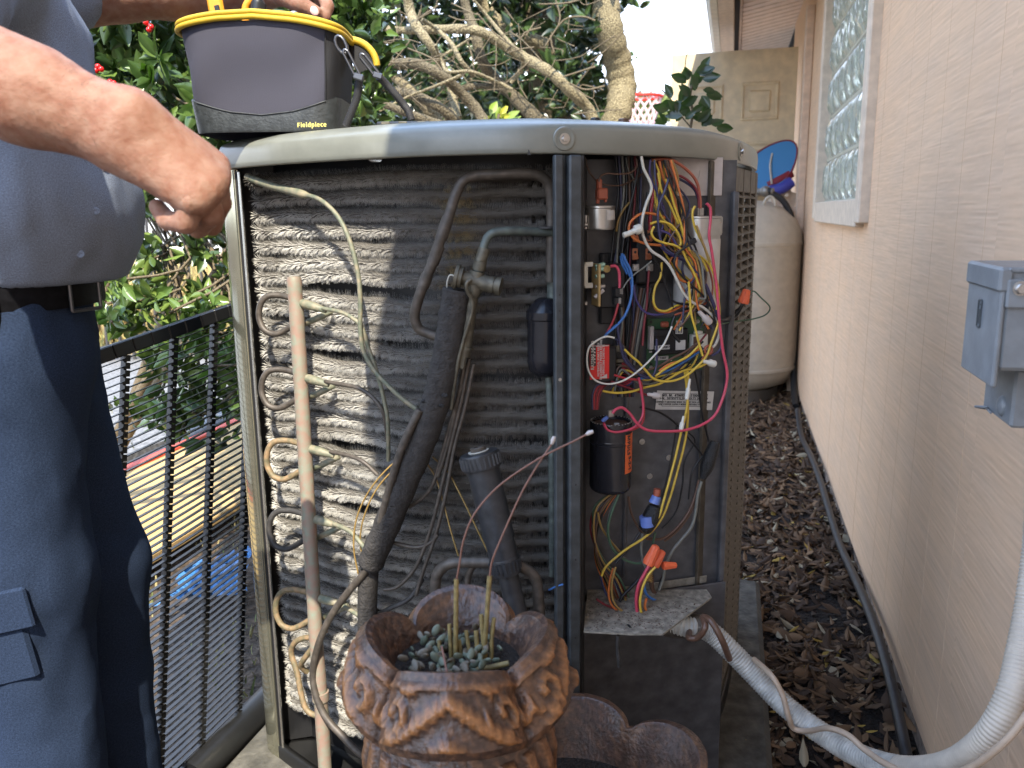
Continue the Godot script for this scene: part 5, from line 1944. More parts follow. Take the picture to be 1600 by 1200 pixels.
func build_control_box() -> void:
	cbox = Node3D.new()
	cbox.name = "control_box"
	unit.add_child(cbox, true)
	cbox.position = -origin_of(unit)
	var l := pv(918, 600, 1.335)
	var r := pv(1134, 600, 1.402)
	bp0 = Vector3(l.x, 1.1, l.z)
	bu = Vector3(r.x - l.x, 0, r.z - l.z).normalized()
	bn = Vector3.UP.cross(bu)
	if bn.dot(fh) > 0:
		bn = -bn
	bb = Basis(bu, Vector3.UP, bu.cross(Vector3.UP))
	var wdt := Vector2(r.x - l.x, r.z - l.z).length()
	# sheet metal back, side and lower apron
	var bk := MB.new()
	bk.box(Vector3(l.x, 0.80, l.z) + bu * (wdt / 2 - 0.01) - bn * 0.002, Vector3(wdt + 0.03, 0.76, 0.003), 0.0, bb)
	put(bk, "back_panel", mm("back_panel"), cbox)
	var dn := MB.new()
	dn.box(Vector3(l.x, 0.25, l.z) + bu * (wdt / 2 - 0.01) + bn * 0.018, Vector3(wdt + 0.03, 0.40, 0.004), 0.002, bb)
	put(dn, "lower_panel", mm("back_panel"), cbox)
	var m1 := pv(908, 600, 1.215)
	var sw := MB.new()
	var s0 := Vector3(m1.x + 0.001, 0.63, m1.z)
	var s1 := Vector3(l.x - 0.004, 0.63, l.z - 0.003)
	sw.bar(s0, s1, 0.003, 1.10, Vector3.UP)
	put(sw, "side_panel", mm("inner_dark"), cbox)
	# raised centre rib and folds of the back sheet
	bbox(975, 300, 981, 900, 0.0, 0.006, "fold", mm("back_panel"), 0.002)
	bbox(1127, 300, 1136, 1000, 0.0, 0.012, "fold", mm("back_panel"), 0.002)
	bbox(935, 395, 968, 505, 0.0, 0.01, "inner_plate", mm("inner_dark"), 0.002)
	# pale plate at the top right
	bbox(1048, 246, 1129, 306, 0.002, 0.0018, "pale_plate", mm("plate_pale"), 0.0008)
	for e in [[[1108, 258], [1110, 275], [1108, 290], [1105, 303]], [[1094, 266], [1092, 280]]]:
		tube_part(qs(e, 0.0042), 0.0008, "paint_run", mm("plate_pale"), cbox, 4, 5)
	# large run capacitor
	var c0 := q(1091, 338, 0.03)
	var c1 := q(1086, 482, 0.03)
	var cr := pxw(1090, 400, 31, 0.03)
	var can := MB.new()
	var ax := Transform3D(basis_y((c0 - c1).normalized(), bu), c1)
	var L := c0.distance_to(c1)
	can.lathe([Vector2(0, 0), Vector2(cr - 0.003, 0), Vector2(cr, 0.004), Vector2(cr, L - 0.004), Vector2(cr + 0.0012, L - 0.003), Vector2(cr + 0.0012, L), Vector2(cr - 0.002, L + 0.0005), Vector2(cr - 0.004, L - 0.003), Vector2(0, L - 0.002)], 36, ax)
	var cn := put(can, "run_capacitor", mm("silver"), cbox)
	var lb := MB.new()
	lb.lathe([Vector2(cr + 0.0004, 0.006), Vector2(cr + 0.0006, L * 0.76)], 36, ax)
	put(lb, "paper_label", mm("label_white"), cn)
	var tl := MB.new()
	for e in [[-0.010, 0.0], [0.008, 0.006], [0.012, -0.008]]:
		tl.box(ax * Vector3(e[0], L + 0.006, e[1]), Vector3(0.007, 0.014, 0.002), 0.0, bb)
		tl.box(ax * Vector3(e[0] + 0.004, L + 0.007, e[1] + 0.003), Vector3(0.004, 0.010, 0.005), 0.001, bb)
	put(tl, "spade_terminal", mm("tin"), cn)
	var clp := MB.new()
	clp.box(q(1121, 352, 0.032), Vector3(0.014, 0.028, 0.012), 0.002, bb)
	clp.tube([q(1117, 340, 0.044), q(1127, 342, 0.044)], 0.004, 8)
	clp.lathe([Vector2(cr + 0.001, L * 0.80), Vector2(cr + 0.002, L * 0.80), Vector2(cr + 0.002, L * 0.93), Vector2(cr + 0.001, L * 0.93)], 36, ax)
	put(clp, "capacitor_clamp", mm("silver"), cn)
	var screwb := MB.new()
	for e in [[1112, 346], [1118, 358], [1124, 350], [1115, 366]]:
		screwb.ball(q(e[0], e[1], 0.05), Vector3.ONE * rnd(0.0025, 0.0045), 7, 5)
	put(screwb, "corroded_bolt", mm("copper_lug"), cn)
	# small round capacitor at the upper left
	var d0 := q(935, 322, 0.05)
	var d1 := q(935, 359, 0.05)
	var dr := pxw(935, 340, 23.5, 0.05)
	var dx := Transform3D(basis_y((d0 - d1).normalized(), bu), d1)
	var DL := d0.distance_to(d1)
	var dc := MB.new()
	dc.lathe([Vector2(0, 0), Vector2(dr - 0.002, 0), Vector2(dr, 0.003), Vector2(dr, DL - 0.004), Vector2(dr + 0.001, DL - 0.003), Vector2(dr + 0.001, DL), Vector2(dr - 0.002, DL + 0.0004), Vector2(dr - 0.003, DL - 0.0015), Vector2(0, DL - 0.001)], 36, dx)
	var dcn := put(dc, "small_capacitor", mm("silver"), cbox)
	var dl := MB.new()
	var rows := [[], []]
	for i in 9:
		var an := lerpf(0.15, 1.15, i / 8.0)
		for k in 2:
			rows[k].append(dx * (Vector3(0, DL * (0.42 if k == 0 else 0.82), 0) + (bu * sin(an) + bn * cos(an)) * 0.0) + (bu * sin(an) + bn * cos(an)) * (dr + 0.0005))
	dl.sheet(rows)
	put(dl, "paper_label", mm("label_white"), dcn)
	text_part("440", q(948, 331, 0.05) + bn * (dr * 0.86) + bu * -0.004, bb * Basis(Vector3.UP, 0.55), 0.006, mm("label_print"), dcn)
	var dk := MB.new()
	dk.box(q(940, 303, 0.055), Vector3(0.017, 0.017, 0.013), 0.002, bb)
	dk.box(q(936, 288, 0.055), Vector3(0.008, 0.016, 0.009), 0.002, bb)
	dk.box(q(934, 311, 0.055), Vector3(0.005, 0.014, 0.005), 0.001, bb)
	dk.box(q(946, 309, 0.055), Vector3(0.004, 0.014, 0.005), 0.001, bb)
	put(dk, "flag_connector", mm("wire_rust"), dcn)
	var br := MB.new()
	br.box(q(913, 347, 0.055), Vector3(0.004, 0.022, 0.016), 0.001, bb)
	br.tube([q(911, 351, 0.06), q(918, 351, 0.062)], 0.004, 8)
	put(br, "clamp_band", mm("tin"), dcn)
	# contactor
	var ct := bbox(979, 362, 1026, 440, 0.004, 0.042, "contactor", mm("phenolic"), 0.003)
	for e in [[993, 369], [1014, 369], [992, 397], [1013, 397]]:
		var p := MB.new()
		var ce := q(e[0], e[1], 0.0475)
		p.box(ce, Vector3(0.0095, 0.018, 0.0022), 0.0008, bb)
		p.box(ce + Vector3(0, -0.004, 0) + bn * 0.002, Vector3(0.0095, 0.008, 0.0022), 0.0006, bb * Basis(Vector3.RIGHT, -0.5))
		put(p, "copper_lug", mm("copper_lug"), ct)
		var h := MB.new()
		h.lathe([Vector2(0.0022, 0.0), Vector2(0.0022, 0.0006), Vector2(0, 0.0006)], 12, Transform3D(basis_y(bn, Vector3.UP), ce + Vector3(0, 0.003, 0) + bn * 0.0011))
		put(h, "hole", mm("phenolic"), ct)
	for e in [[993, 418], [1015, 418]]:
		var p := MB.new()
		var ce := q(e[0], e[1], 0.049)
		p.box(ce, Vector3(0.0115, 0.0115, 0.004), 0.001, bb)
		p.box(ce + bn * 0.0025, Vector3(0.009, 0.0022, 0.0015), 0.0004, bb * Basis(Vector3.BACK, 0.8))
		p.lathe([Vector2(0.0048, 0.002), Vector2(0.0046, 0.0032), Vector2(0.0, 0.0034)], 14, Transform3D(basis_y(bn, Vector3.UP), ce))
		put(p, "terminal_screw", mm("tin"), ct)
	bbox(985, 445, 1012, 482, 0.004, 0.02, "contactor_coil", mm("back_panel"), 0.003)
	# hard start module on the left: white bracket, tan board and green resistors
	var md := bbox(927, 411, 965, 478, 0.03, 0.03, "start_module", mm("phenolic"), 0.002)
	var wb := MB.new()
	var a0 := q(915, 413, 0.07)
	var a1 := q(915, 447, 0.07)
	wb.box((a0 + a1) / 2, Vector3(0.007, a0.distance_to(a1), 0.003), 0.0008, bb)
	wb.box(q(920, 413, 0.07), Vector3(0.013, 0.007, 0.003), 0.0008, bb)
	wb.box(q(920, 446, 0.07), Vector3(0.013, 0.008, 0.003), 0.0008, bb)
	put(wb, "white_bracket", mm("insulator"), md)
	bbox(924, 411, 927.5, 476, 0.055, 0.03, "edge_board", mm("pcb_tan"), 0.0006, md)
	for e in [[930, 416, 945, 413], [931, 421, 944, 420], [930, 432, 944, 431], [930, 448, 945, 447]]:
		var p := MB.new()
		p.tube([q(e[0], e[1], 0.075), q(e[0] + 2, e[1], 0.075), q(e[2] - 2, e[3], 0.075), q(e[2], e[3], 0.075)], [0.0028, 0.0036, 0.0036, 0.0028], 10)
		put(p, "resistor", mm("resistor" if e[1] < 440 else "tin"), md)
	var og := MB.new()
	og.lathe([Vector2(0.0, 0.0), Vector2(0.0055, 0.001), Vector2(0.0055, 0.004), Vector2(0.0, 0.005)], 16, Transform3D(basis_y(bn, Vector3.UP), q(947, 420, 0.075)))
	put(og, "disc_varistor", mm("wire_ochre"), md)
	tube_part(qs([[929, 465], [936, 459], [943, 453]], 0.078), 0.003, "diode", mm("plate_pale"), md, 3, 8)
	bbox(953, 448, 964, 462, 0.05, 0.022, "relay_block", mm("tool_black"), 0.001, md)
	bbox(953, 463, 963, 475, 0.05, 0.02, "relay_block", mm("tool_black"), 0.001, md)
	var sl := MB.new()
	sl.box(q(970, 455, 0.07), Vector3(0.007, 0.010, 0.004), 0.001, bb)
	sl.box(q(968, 470, 0.07), Vector3(0.005, 0.010, 0.004), 0.001, bb)
	sl.box(q(915, 474, 0.07), Vector3(0.005, 0.006, 0.006), 0.001, bb)
	put(sl, "spade_terminal", mm("tin"), md)
	# red start relay
	var rl := bbox(921, 538, 953, 593, 0.035, 0.03, "start_relay", mm("phenolic"), 0.003)
	bbox(921.5, 539.5, 951.5, 592, 0.0652, 0.0012, "red_label", mm("relay_red"), 0.0, rl)
	var tb := bb * Basis(Vector3.BACK, PI / 2)
	bbox(922.5, 541, 931, 572, 0.0666, 0.0006, "black_stripe", mm("label_print"), 0.0, rl)
	text_part("RATING 50/60", q(926.0, 555.5, 0.0675), tb, 0.0052, mm("label_white"), rl)
	for i in 5:
		bbox(928.2, 544.5 + i * 5.2, 930.2, 546.5 + i * 5.2, 0.0672, 0.0004, "white_mark", mm("label_white"), 0.0, rl)
	for i in 3:
		text_part(["POTENTIAL START RELAY", "DISCONNECT POWER BEFORE", "SERVICING CONTACTS"][i], q(935 + i * 4.0, 562, 0.0668), tb, 0.0034, mm("label_white"), rl)
	bbox(922, 540, 951, 541.4, 0.0666, 0.0005, "white_line", mm("label_white"), 0.0, rl)
	var tr := MB.new()
	tr.poly3([q(936.5, 591, 0.0668), q(948.5, 584, 0.0668), q(948.5, 591, 0.0668)])
	put(tr, "white_triangle", mm("label_white"), rl)
	var lw := MB.new()
	lw.box(q(961, 545, 0.055), Vector3(0.015, 0.010, 0.003), 0.0008, bb)
	lw.box(q(972, 545, 0.055), Vector3(0.009, 0.011, 0.006), 0.0012, bb)
	lw.box(q(968, 564, 0.052), Vector3(0.014, 0.005, 0.003), 0.0008, bb)
	lw.box(q(966, 570, 0.052), Vector3(0.014, 0.002, 0.003), 0.0004, bb)
	put(lw, "spade_terminal", mm("valve_brass"), rl)
	bbox(953, 542, 976, 592, 0.03, 0.012, "relay_base", mm("phenolic"), 0.002, rl)
	# green control board
	var pc := bbox(1010, 496, 1100, 580, 0.006, 0.0016, "control_board", mm("pcb_green"), 0.0004)
	bbox(1011.5, 509, 1018, 545, 0.008, 0.010, "header_strip", mm("plate_pale"), 0.0008, pc)
	bbox(1019, 513, 1070, 552, 0.008, 0.012, "relay_block", mm("phenolic"), 0.0015, pc)
	bbox(1022, 514, 1045, 524, 0.0205, 0.008, "relay_block", mm("phenolic"), 0.001, pc)
	bbox(1031, 502, 1043, 511, 0.008, 0.007, "orange_capacitor", mm("wire_rust"), 0.002, pc)
	bbox(1056, 501, 1067, 521.5, 0.0205, 0.001, "barcode_label", mm("label_white"), 0.0, pc, -0.05)
	for i in 4:
		bbox(1057.6 + i * 2.3, 503, 1058.3 + i * 2.3 + 0.5 * (i % 2), 520, 0.0216, 0.0003, "print_line", mm("label_print"), 0.0, pc, -0.05)
	bbox(1055.5, 531.5, 1070.5, 546.5, 0.0205, 0.001, "square_label", mm("label_white"), 0.0, pc)
	bbox(1023, 539.5, 1046, 546.0, 0.0205, 0.001, "part_label", mm("label_white"), 0.0, pc)
	text_part("B30087", q(1038, 542.6, 0.0217), bb, 0.0042, mm("label_print"), pc)
	bbox(1023, 556.5, 1044, 562.5, 0.008, 0.001, "part_label", mm("plate_pale"), 0.0, pc)
	text_part("V 9307", q(1034, 559.5, 0.0092), bb, 0.0038, mm("label_print"), pc)
	bbox(1076, 521, 1100, 546, 0.008, 0.014, "plug_housing", mm("insulator"), 0.0012, pc)
	bbox(1083, 516, 1094, 523, 0.008, 0.010, "plug_housing", mm("insulator"), 0.0012, pc)
	bbox(1083, 526, 1090, 538, 0.0222, 0.002, "plug_pins", mm("wire_brown"), 0.0004, pc)
	bbox(1058, 568, 1076, 578, 0.008, 0.012, "plug_housing", mm("wire_yellow"), 0.0012, pc)
	for e in [[1090, 502], [1017, 574]]:
		screw(e[0], e[1], 0.0032, 0.0076)
	var hole := MB.new()
	hole.lathe([Vector2(0.0026, 0), Vector2(0.0026, 0.0004), Vector2(0, 0.0004)], 12, Transform3D(basis_y(bn, Vector3.UP), q(1017, 503, 0.0077)))
	put(hole, "mounting_hole", mm("phenolic"), pc)
	for i in 14:
		bbox(1014 + (i * 37) % 80, 548 + (i * 23) % 28, 1018 + (i * 37) % 80, 550.5 + (i * 23) % 28, 0.0077, 0.0025, "chip", mm("phenolic" if i % 3 else "plate_pale"), 0.0, pc)
	# rating label, set slightly askew
	var rt := bbox(1025.5, 611, 1114.5, 640, 0.002, 0.0008, "rating_label", mm("label_white"), 0.0, null, -0.085)
	var rb := bb * Basis(Vector3.BACK, -0.085)
	for e in [[0.0, 0.0115, 0.083, 0.0007], [0.0, -0.0105, 0.083, 0.0007], [0.0, 0.0005, 0.083, 0.0006]]:
		var fb := MB.new()
		fb.box(q(1070, 625.5, 0.0031) + rb * Vector3(e[0], e[1], 0), Vector3(e[2], e[3], 0.0003), 0.0, rb)
		put(fb, "print_line", mm("label_print"), rt)
	for e in [[-0.0415, 0.0005], [0.0415, 0.0005]]:
		var fb := MB.new()
		fb.box(q(1070, 625.5, 0.0031) + rb * Vector3(e[0], e[1], 0), Vector3(0.0007, 0.0225, 0.0003), 0.0, rb)
		put(fb, "print_line", mm("label_print"), rt)
	var tx := ["NO. M.  4TWR5061E1000A", "S-N.  10195YT1L2F   VOLTS 208/230", "CONNECT GROUND WIRE TO UNIT PER LOCAL CODES", "USE COPPER SUPPLY WIRES SUITABLE FOR 75 C"]
	for i in 4:
		text_part(tx[i], q(1068, 625.5, 0.0032) + rb * Vector3([-0.004, 0.0, 0.0, 0.0][i], [0.0083, 0.0033, -0.0032, -0.0072][i], 0), rb, [0.0046, 0.0042, 0.0031, 0.0031][i], mm("label_print"), rt)
	# black start capacitor hanging at the left
	var k0 := q(955, 658, 0.06)
	var k1 := q(953, 765, 0.06)
	var kr := pxw(953, 700, 30, 0.06)
	var kx := Transform3D(basis_y((k0 - k1).normalized(), bu), k1)
	var KL := k0.distance_to(k1)
	var kc := MB.new()
	kc.lathe([Vector2(0, 0), Vector2(kr - 0.006, 0), Vector2(kr - 0.002, 0.003), Vector2(kr, 0.008), Vector2(kr, KL * 0.72), Vector2(kr + 0.0006, KL * 0.74), Vector2(kr + 0.0006, KL * 0.75), Vector2(kr, KL * 0.765), Vector2(kr, KL - 0.001), Vector2(kr - 0.0014, KL + 0.0016), Vector2(kr - 0.0035, KL), Vector2(kr - 0.004, KL - 0.004), Vector2(0, KL - 0.004)], 36, kx)
	var kn := put(kc, "start_capacitor", mm("drier_black"), cbox)
	var kt := MB.new()
	kt.lathe([Vector2(0, KL - 0.0036), Vector2(kr - 0.0045, KL - 0.0034)], 28, kx)
	put(kt, "brown_top", mm("wire_brown"), kn)
	var crimp := MB.new()
	for i in 34:
		var an := TAU * i / 34.0
		crimp.box(kx * Vector3(cos(an) * (kr - 0.0015), KL + 0.0012, sin(an) * (kr - 0.0015)), Vector3(0.0022, 0.0016, 0.0022), 0.0004, Basis(Vector3.UP, -an))
	put(crimp, "crimped_rim", mm("tin"), kn)
	var vd := MB.new()
	vd.lathe([Vector2(0, KL - 0.002), Vector2(0.0042, KL - 0.002), Vector2(0.0042, KL - 0.0035)], 18, Transform3D(kx.basis, kx.origin + bu * 0.006 + bn * 0.008))
	put(vd, "white_vent", mm("label_white"), kn)
	var kb := MB.new()
	kb.box(q(945, 655, 0.066), Vector3(0.012, 0.006, 0.005), 0.001, bb * Basis(Vector3.BACK, 0.6))
	put(kb, "blue_terminal", mm("splice_blue"), kn)
	var ks := MB.new()
	ks.box(q(954, 646, 0.062), Vector3(0.010, 0.012, 0.005), 0.001, bb)
	ks.box(q(941, 665, 0.07), Vector3(0.010, 0.006, 0.005), 0.001, bb)
	put(ks, "spade_terminal", mm("tin"), kn)
	# curved orange label
	var ol := MB.new()
	var orow := []
	for j in 2:
		var row := []
		for i in 9:
			var an := lerpf(0.35, 1.15, i / 8.0)
			var pt := kx.origin + (kx.basis.y * (KL * (0.30 if j == 0 else 0.86))) + (bu * sin(an) + bn * cos(an)) * (kr + 0.0006)
			row.append(pt)
		orow.append(row)
	ol.sheet(orow)
	put(ol, "orange_label", mm("label_orange"), kn)
	var ban := Basis(Vector3.UP, 0.68)
	for e in [[0.72, "IMPULS", 0.58], [0.44, "5-2-1", 0.70]]:
		var an: float = e[2]
		var nn := (bu * sin(an) + bn * cos(an)).normalized()
		var tbz := Basis(Vector3.UP.cross(nn).normalized(), Vector3.UP, nn) * Basis(Vector3.BACK, -PI / 2)
		text_part(e[1], kx.origin + kx.basis.y * (KL * e[0]) + nn * (kr + 0.0009), tbz, 0.0075, mm("label_print"), kn)
	# strap round it
	var sp := MB.new()
	sp.lathe([Vector2(kr + 0.0004, KL * 0.70), Vector2(kr + 0.0010, KL * 0.705), Vector2(kr + 0.0004, KL * 0.71)], 36, kx)
	put(sp, "cable_tie", mm("tool_black"), kn)
	# screws in the back panel
	for e in [[1003, 690], [1015, 744], [1045, 715], [1025, 935]]:
		screw(e[0], e[1], 0.0052)
	# floor bracket with turned-down lip
	var f := []
	for e in [[912, 986], [985, 990], [1036, 990], [1112, 933], [1108, 926], [1104, 921], [918, 921]]:
		f.append(on_y(e[0], e[1], 0.462))
	var poly := PackedVector2Array()
	for p in f:
		poly.append(Vector2(p.x, -p.z))
	var fl := MB.new()
	fl.prism(poly, 0.003, Transform3D(Basis(Vector3.RIGHT, Vector3.FORWARD, Vector3.UP), Vector3(0, 0.459, 0)))
	var fn := put(fl, "floor_bracket", mm("bracket"), cbox)
	bbox(938, 910, 1104, 921.5, 0.004, 0.002, "bracket_flange", mm("bracket"), 0.0006, fn)
	var slot := MB.new()
	slot.box(on_y(983, 978, 0.4622), Vector3(0.004, 0.0006, 0.011), 0.0, bb)
	put(slot, "slot", mm("phenolic"), fn)
	for e in [[1014, 940, 0.005], [918, 962, 0.003]]:
		var sc := MB.new()
		sc.lathe([Vector2(e[2], 0), Vector2(e[2], 0.002), Vector2(0, 0.004)], 8, Transform3D(Basis.IDENTITY, on_y(e[0], e[1], 0.462)))
		put(sc, "screw", mm("tin"), fn)
	# grit lying on the bracket
	var bit := MB.new()
	bit.box(Vector3.ZERO, Vector3(1, 0.5, 0.7), 0.2)
	var xf := []
	for i in 420:
		var p := on_y(rnd(920, 1090), 925 + 58 * pow(rng.randf(), 0.8), 0.463)
		if Geometry2D.is_point_in_polygon(Vector2(p.x, -p.z), poly):
			var s := rnd(0.0006, 0.002)
			xf.append(Transform3D(Basis.from_euler(Vector3(0, rnd(0, TAU), 0)).scaled_local(Vector3(s * rnd(1, 2.4), s, s)), p))
	scatter(bit.mesh(), xf, [], "grit", mm("wire_brown"), fn)
	# rag end hanging below it
	tube_part([on_y(966, 992, 0.455), pv(965, 1010, 1.19), pv(967, 1030, 1.19), pv(968, 1042, 1.19)], 0.0035, "hanging_strip", mm("tube_dark"), cbox, 4, 6)

# ---------------------------------------------------------------- condenser: wires and splices
func wire(col: String, r: float, list: Array, off := 0.06, called := "") -> void:
	tube_part(qs(list, off), r * 0.68, (called if called != "" else col + "_wire"), mm("wire_" + col), cbox, 6, 7)

func wire_nut(a: Vector3, b: Vector3, r: float) -> void:
	var mb := MB.new()
	var x := Transform3D(basis_y((b - a).normalized(), rh), a)
	var l := a.distance_to(b)
	mb.lathe([Vector2(0, 0), Vector2(r, 0), Vector2(r * 1.05, l * 0.1), Vector2(r * 0.82, l * 0.7), Vector2(r * 0.62, l * 0.96), Vector2(r * 0.4, l), Vector2(0, l)], 18, x)
	for k in 9:
		var an := TAU * k / 9.0
		mb.tube([x * Vector3(cos(an) * r * 1.0, l * 0.12, sin(an) * r * 1.0), x * Vector3(cos(an) * r * 0.64, l * 0.94, sin(an) * r * 0.64)], r * 0.13, 5)
	put(mb, "orange_wire_nut", mm("nut_orange"), cbox)

func build_wires() -> void:
	var W := 0.0028
	# heavy mains and upper harness
	wire("red", 0.0042, [[1030, 246], [1031, 275], [1022, 300], [1017, 330], [1016, 362]], 0.045)
	wire("maroon", 0.0034, [[1026, 246], [1027, 280], [1019, 305], [1014, 350]], 0.035)
	wire("rust", 0.0036, [[1018, 250], [1045, 249], [1062, 257], [1080, 272], [1090, 288], [1094, 312], [1094, 326]], 0.055)
	wire("maroon", 0.003, [[1036, 300], [1045, 278], [1058, 274], [1072, 280], [1085, 292], [1091, 306], [1092, 324]], 0.055)
	wire("navy", 0.003, [[1046, 275], [1060, 279], [1076, 288], [1086, 298], [1090, 310]], 0.05)
	wire("white", 0.0034, [[1002, 244], [1006, 264], [1014, 280], [1018, 296], [1010, 318], [1004, 340], [1003, 358], [1008, 376], [1018, 392], [1036, 404], [1048, 418], [1058, 438], [1068, 458], [1082, 472], [1098, 480], [1110, 490], [1121, 503], [1124, 520], [1118, 538], [1109, 546], [1102, 560]], 0.088)
	wire("black", W, [[1010, 380], [1020, 400], [1032, 422], [1042, 450], [1052, 482]], 0.07)
	wire("black", W, [[1012, 300], [1008, 350], [1014, 376], [1026, 410]], 0.05)
	# yellow harness from the top down across the run capacitor
	wire("yellow", W, [[1028, 270], [1034, 298], [1046, 318], [1056, 340], [1066, 362], [1070, 384], [1080, 394], [1096, 402], [1110, 416], [1117, 436], [1118, 456], [1122, 476], [1124, 500]], 0.085)
	wire("yellow", W, [[1040, 280], [1048, 300], [1054, 322], [1064, 350], [1072, 380], [1084, 400], [1098, 408], [1106, 424]], 0.09)
	wire("orange", W, [[1040, 262], [1046, 285], [1054, 312], [1060, 340], [1068, 366]], 0.08)
	wire("orange", W, [[1030, 252], [1036, 276], [1044, 296], [1052, 316]], 0.07)
	wire("yellow", W, [[1016, 350], [1030, 346], [1046, 350], [1058, 362], [1064, 378], [1062, 384]], 0.09)
	wire("yellow", W, [[1022, 354], [1018, 364], [1024, 374], [1040, 380], [1056, 384], [1066, 392], [1074, 408], [1086, 430], [1094, 452]], 0.095)
	wire("orange", 0.003, [[1040, 340], [1020, 334], [1002, 334], [986, 346], [983, 360], [990, 372], [1006, 380], [1030, 383], [1052, 383], [1066, 392]], 0.08)
	wire("ochre", W, [[1022, 320], [1032, 340], [1044, 360], [1060, 380], [1072, 398]], 0.07)
	wire("ochre", W, [[984, 316], [974, 328], [966, 344], [963, 362]], 0.03)
	wire("navy", 0.003, [[1046, 276], [1038, 300], [1030, 320], [1028, 340], [1031, 370], [1038, 386], [1050, 396], [1068, 404], [1084, 420], [1098, 440], [1108, 460], [1116, 480], [1124, 505], [1128, 530], [1124, 548], [1112, 556]], 0.092)
	wire("purple", W, [[1030, 360], [1046, 366], [1058, 384], [1070, 402], [1090, 424], [1104, 446], [1114, 470], [1122, 492]], 0.085)
	wire("navy", W, [[1056, 330], [1066, 352], [1076, 380], [1090, 408], [1100, 424], [1102, 440]], 0.07)
	wire("navy", W, [[1070, 400], [1066, 420], [1072, 440], [1082, 450], [1092, 440], [1088, 420]], 0.075)
	# loops over the capacitor
	for k in 5:
		var dx := k * 5.0
		wire(["orange", "yellow", "rust", "ochre", "gray"][k], 0.0026, [[1066 + dx, 392], [1076 + dx, 412], [1088 + dx * 0.6, 440 + k * 2], [1096 + dx * 0.3, 466], [1092, 478 - k * 3]], 0.082 + 0.004 * k)
	wire("orange", W, [[1058, 400], [1057, 420], [1062, 436], [1076, 440], [1086, 430], [1082, 414]], 0.082)
	wire("yellow", W, [[1100, 440], [1096, 456], [1086, 468], [1074, 472], [1056, 478], [1040, 486], [1026, 482], [1021, 468], [1024, 448], [1032, 432], [1034, 410]], 0.07)
	wire("orange", W, [[1020, 470], [1026, 484], [1042, 488], [1058, 482], [1078, 470]], 0.066)
	wire("yellow", W, [[1086, 322], [1082, 332], [1084, 350], [1092, 368], [1100, 384], [1106, 402], [1112, 420], [1120, 440], [1123, 462], [1120, 484]], 0.096)
	wire("ochre", W, [[1088, 352], [1096, 374], [1103, 392], [1110, 410]], 0.100)
	wire("pink", 0.0034, [[1104, 318], [1110, 326], [1110, 345], [1108, 368], [1112, 392], [1116, 420], [1120, 450], [1123, 490], [1126, 520], [1130, 550], [1136, 580], [1135, 600], [1128, 626], [1116, 650], [1096, 664], [1070, 672], [1040, 674], [1012, 672], [996, 662], [984, 646], [972, 637], [962, 640], [957, 646]], 0.10)
	wire("yellow", W, [[1122, 462], [1124, 490], [1120, 512], [1112, 534], [1104, 556], [1090, 572], [1074, 586], [1056, 594], [1040, 596], [1022, 592], [1010, 580], [998, 566], [986, 556], [976, 546]], 0.098)
	wire("yellow", W, [[1076, 440], [1078, 466], [1080, 490], [1086, 512], [1092, 536], [1098, 556]], 0.104)
	wire("yellow", W, [[1092, 540], [1076, 556], [1058, 566], [1040, 576], [1024, 588]], 0.09)
	wire("orange", W, [[1094, 543], [1078, 554], [1062, 564], [1044, 570], [1030, 580]], 0.086)
	wire("brown", W, [[1090, 536], [1070, 550], [1050, 560], [1030, 572], [1006, 580], [990, 586]], 0.082)
	wire("blue", W, [[1092, 550], [1074, 562], [1054, 574], [1036, 582], [1012, 590], [996, 592]], 0.078)
	wire("yellow", W, [[1104, 568], [1086, 576], [1066, 580], [1048, 590], [1030, 600], [1006, 606], [986, 612], [962, 614], [942, 611]], 0.08)
	wire("white", 0.0022, [[1050, 510], [1044, 524], [1036, 540], [1020, 558], [1004, 574], [986, 588], [968, 597], [948, 600], [930, 594], [920, 580], [917, 562], [920, 544], [930, 534], [946, 526], [960, 528]], 0.108)
	wire("black", 0.0034, [[1082, 482], [1068, 484], [1056, 492], [1050, 506], [1050, 520], [1058, 530], [1062, 534]], 0.07)
	wire("black", W, [[1050, 470], [1060, 474], [1078, 476], [1096, 477], [1104, 480]], 0.08)
	# left side: blues and reds
	wire("blue", 0.0032, [[972, 396], [974, 408], [982, 424], [987, 444], [986, 466], [978, 490], [966, 506], [950, 520], [944, 528]], 0.085)
	wire("blue", 0.0030, [[974, 398], [978, 408], [985, 422], [988, 440], [987, 462]], 0.09)
	wire("blue", 0.0028, [[970, 400], [972, 412], [980, 428]], 0.08)
	wire("navy", W, [[965, 505], [966, 522], [970, 540], [976, 562], [992, 580], [1008, 590], [1020, 588], [1026, 570], [1026, 548], [1026, 530]], 0.085)
	wire("pink", 0.0034, [[954, 416], [962, 416], [967, 424], [968, 438], [968, 450]], 0.085)
	wire("red", W, [[966, 474], [962, 490], [956, 506], [948, 520]], 0.07)
	wire("gray", 0.0018, [[974, 450], [980, 440], [992, 428], [1006, 418], [1018, 408]], 0.09)
	wire("maroon", 0.003, [[1014, 422], [1012, 450], [1010, 480], [1006, 510], [1004, 540]], 0.05)
	wire("purple", W, [[990, 446], [994, 468], [1006, 486], [1024, 492], [1046, 488], [1058, 480]], 0.055)
	wire("black", W, [[1000, 250], [990, 300], [978, 350], [972, 396]], 0.04)
	for k in 9:
		wire(["black", "navy", "gray", "black", "brown", "black", "maroon", "black", "navy"][k], 0.003, [[962 + k * 5, 244], [966 + k * 4.4, 300], [960 + k * 5 + 4 * sin(k * 2.0), 360], [954 + k * 5, 430], [962 + k * 4 + 5 * sin(k * 1.3), 500], [958 + k * 4, 560], [966 + k * 3, 620]], 0.018 + 0.002 * (k % 3))
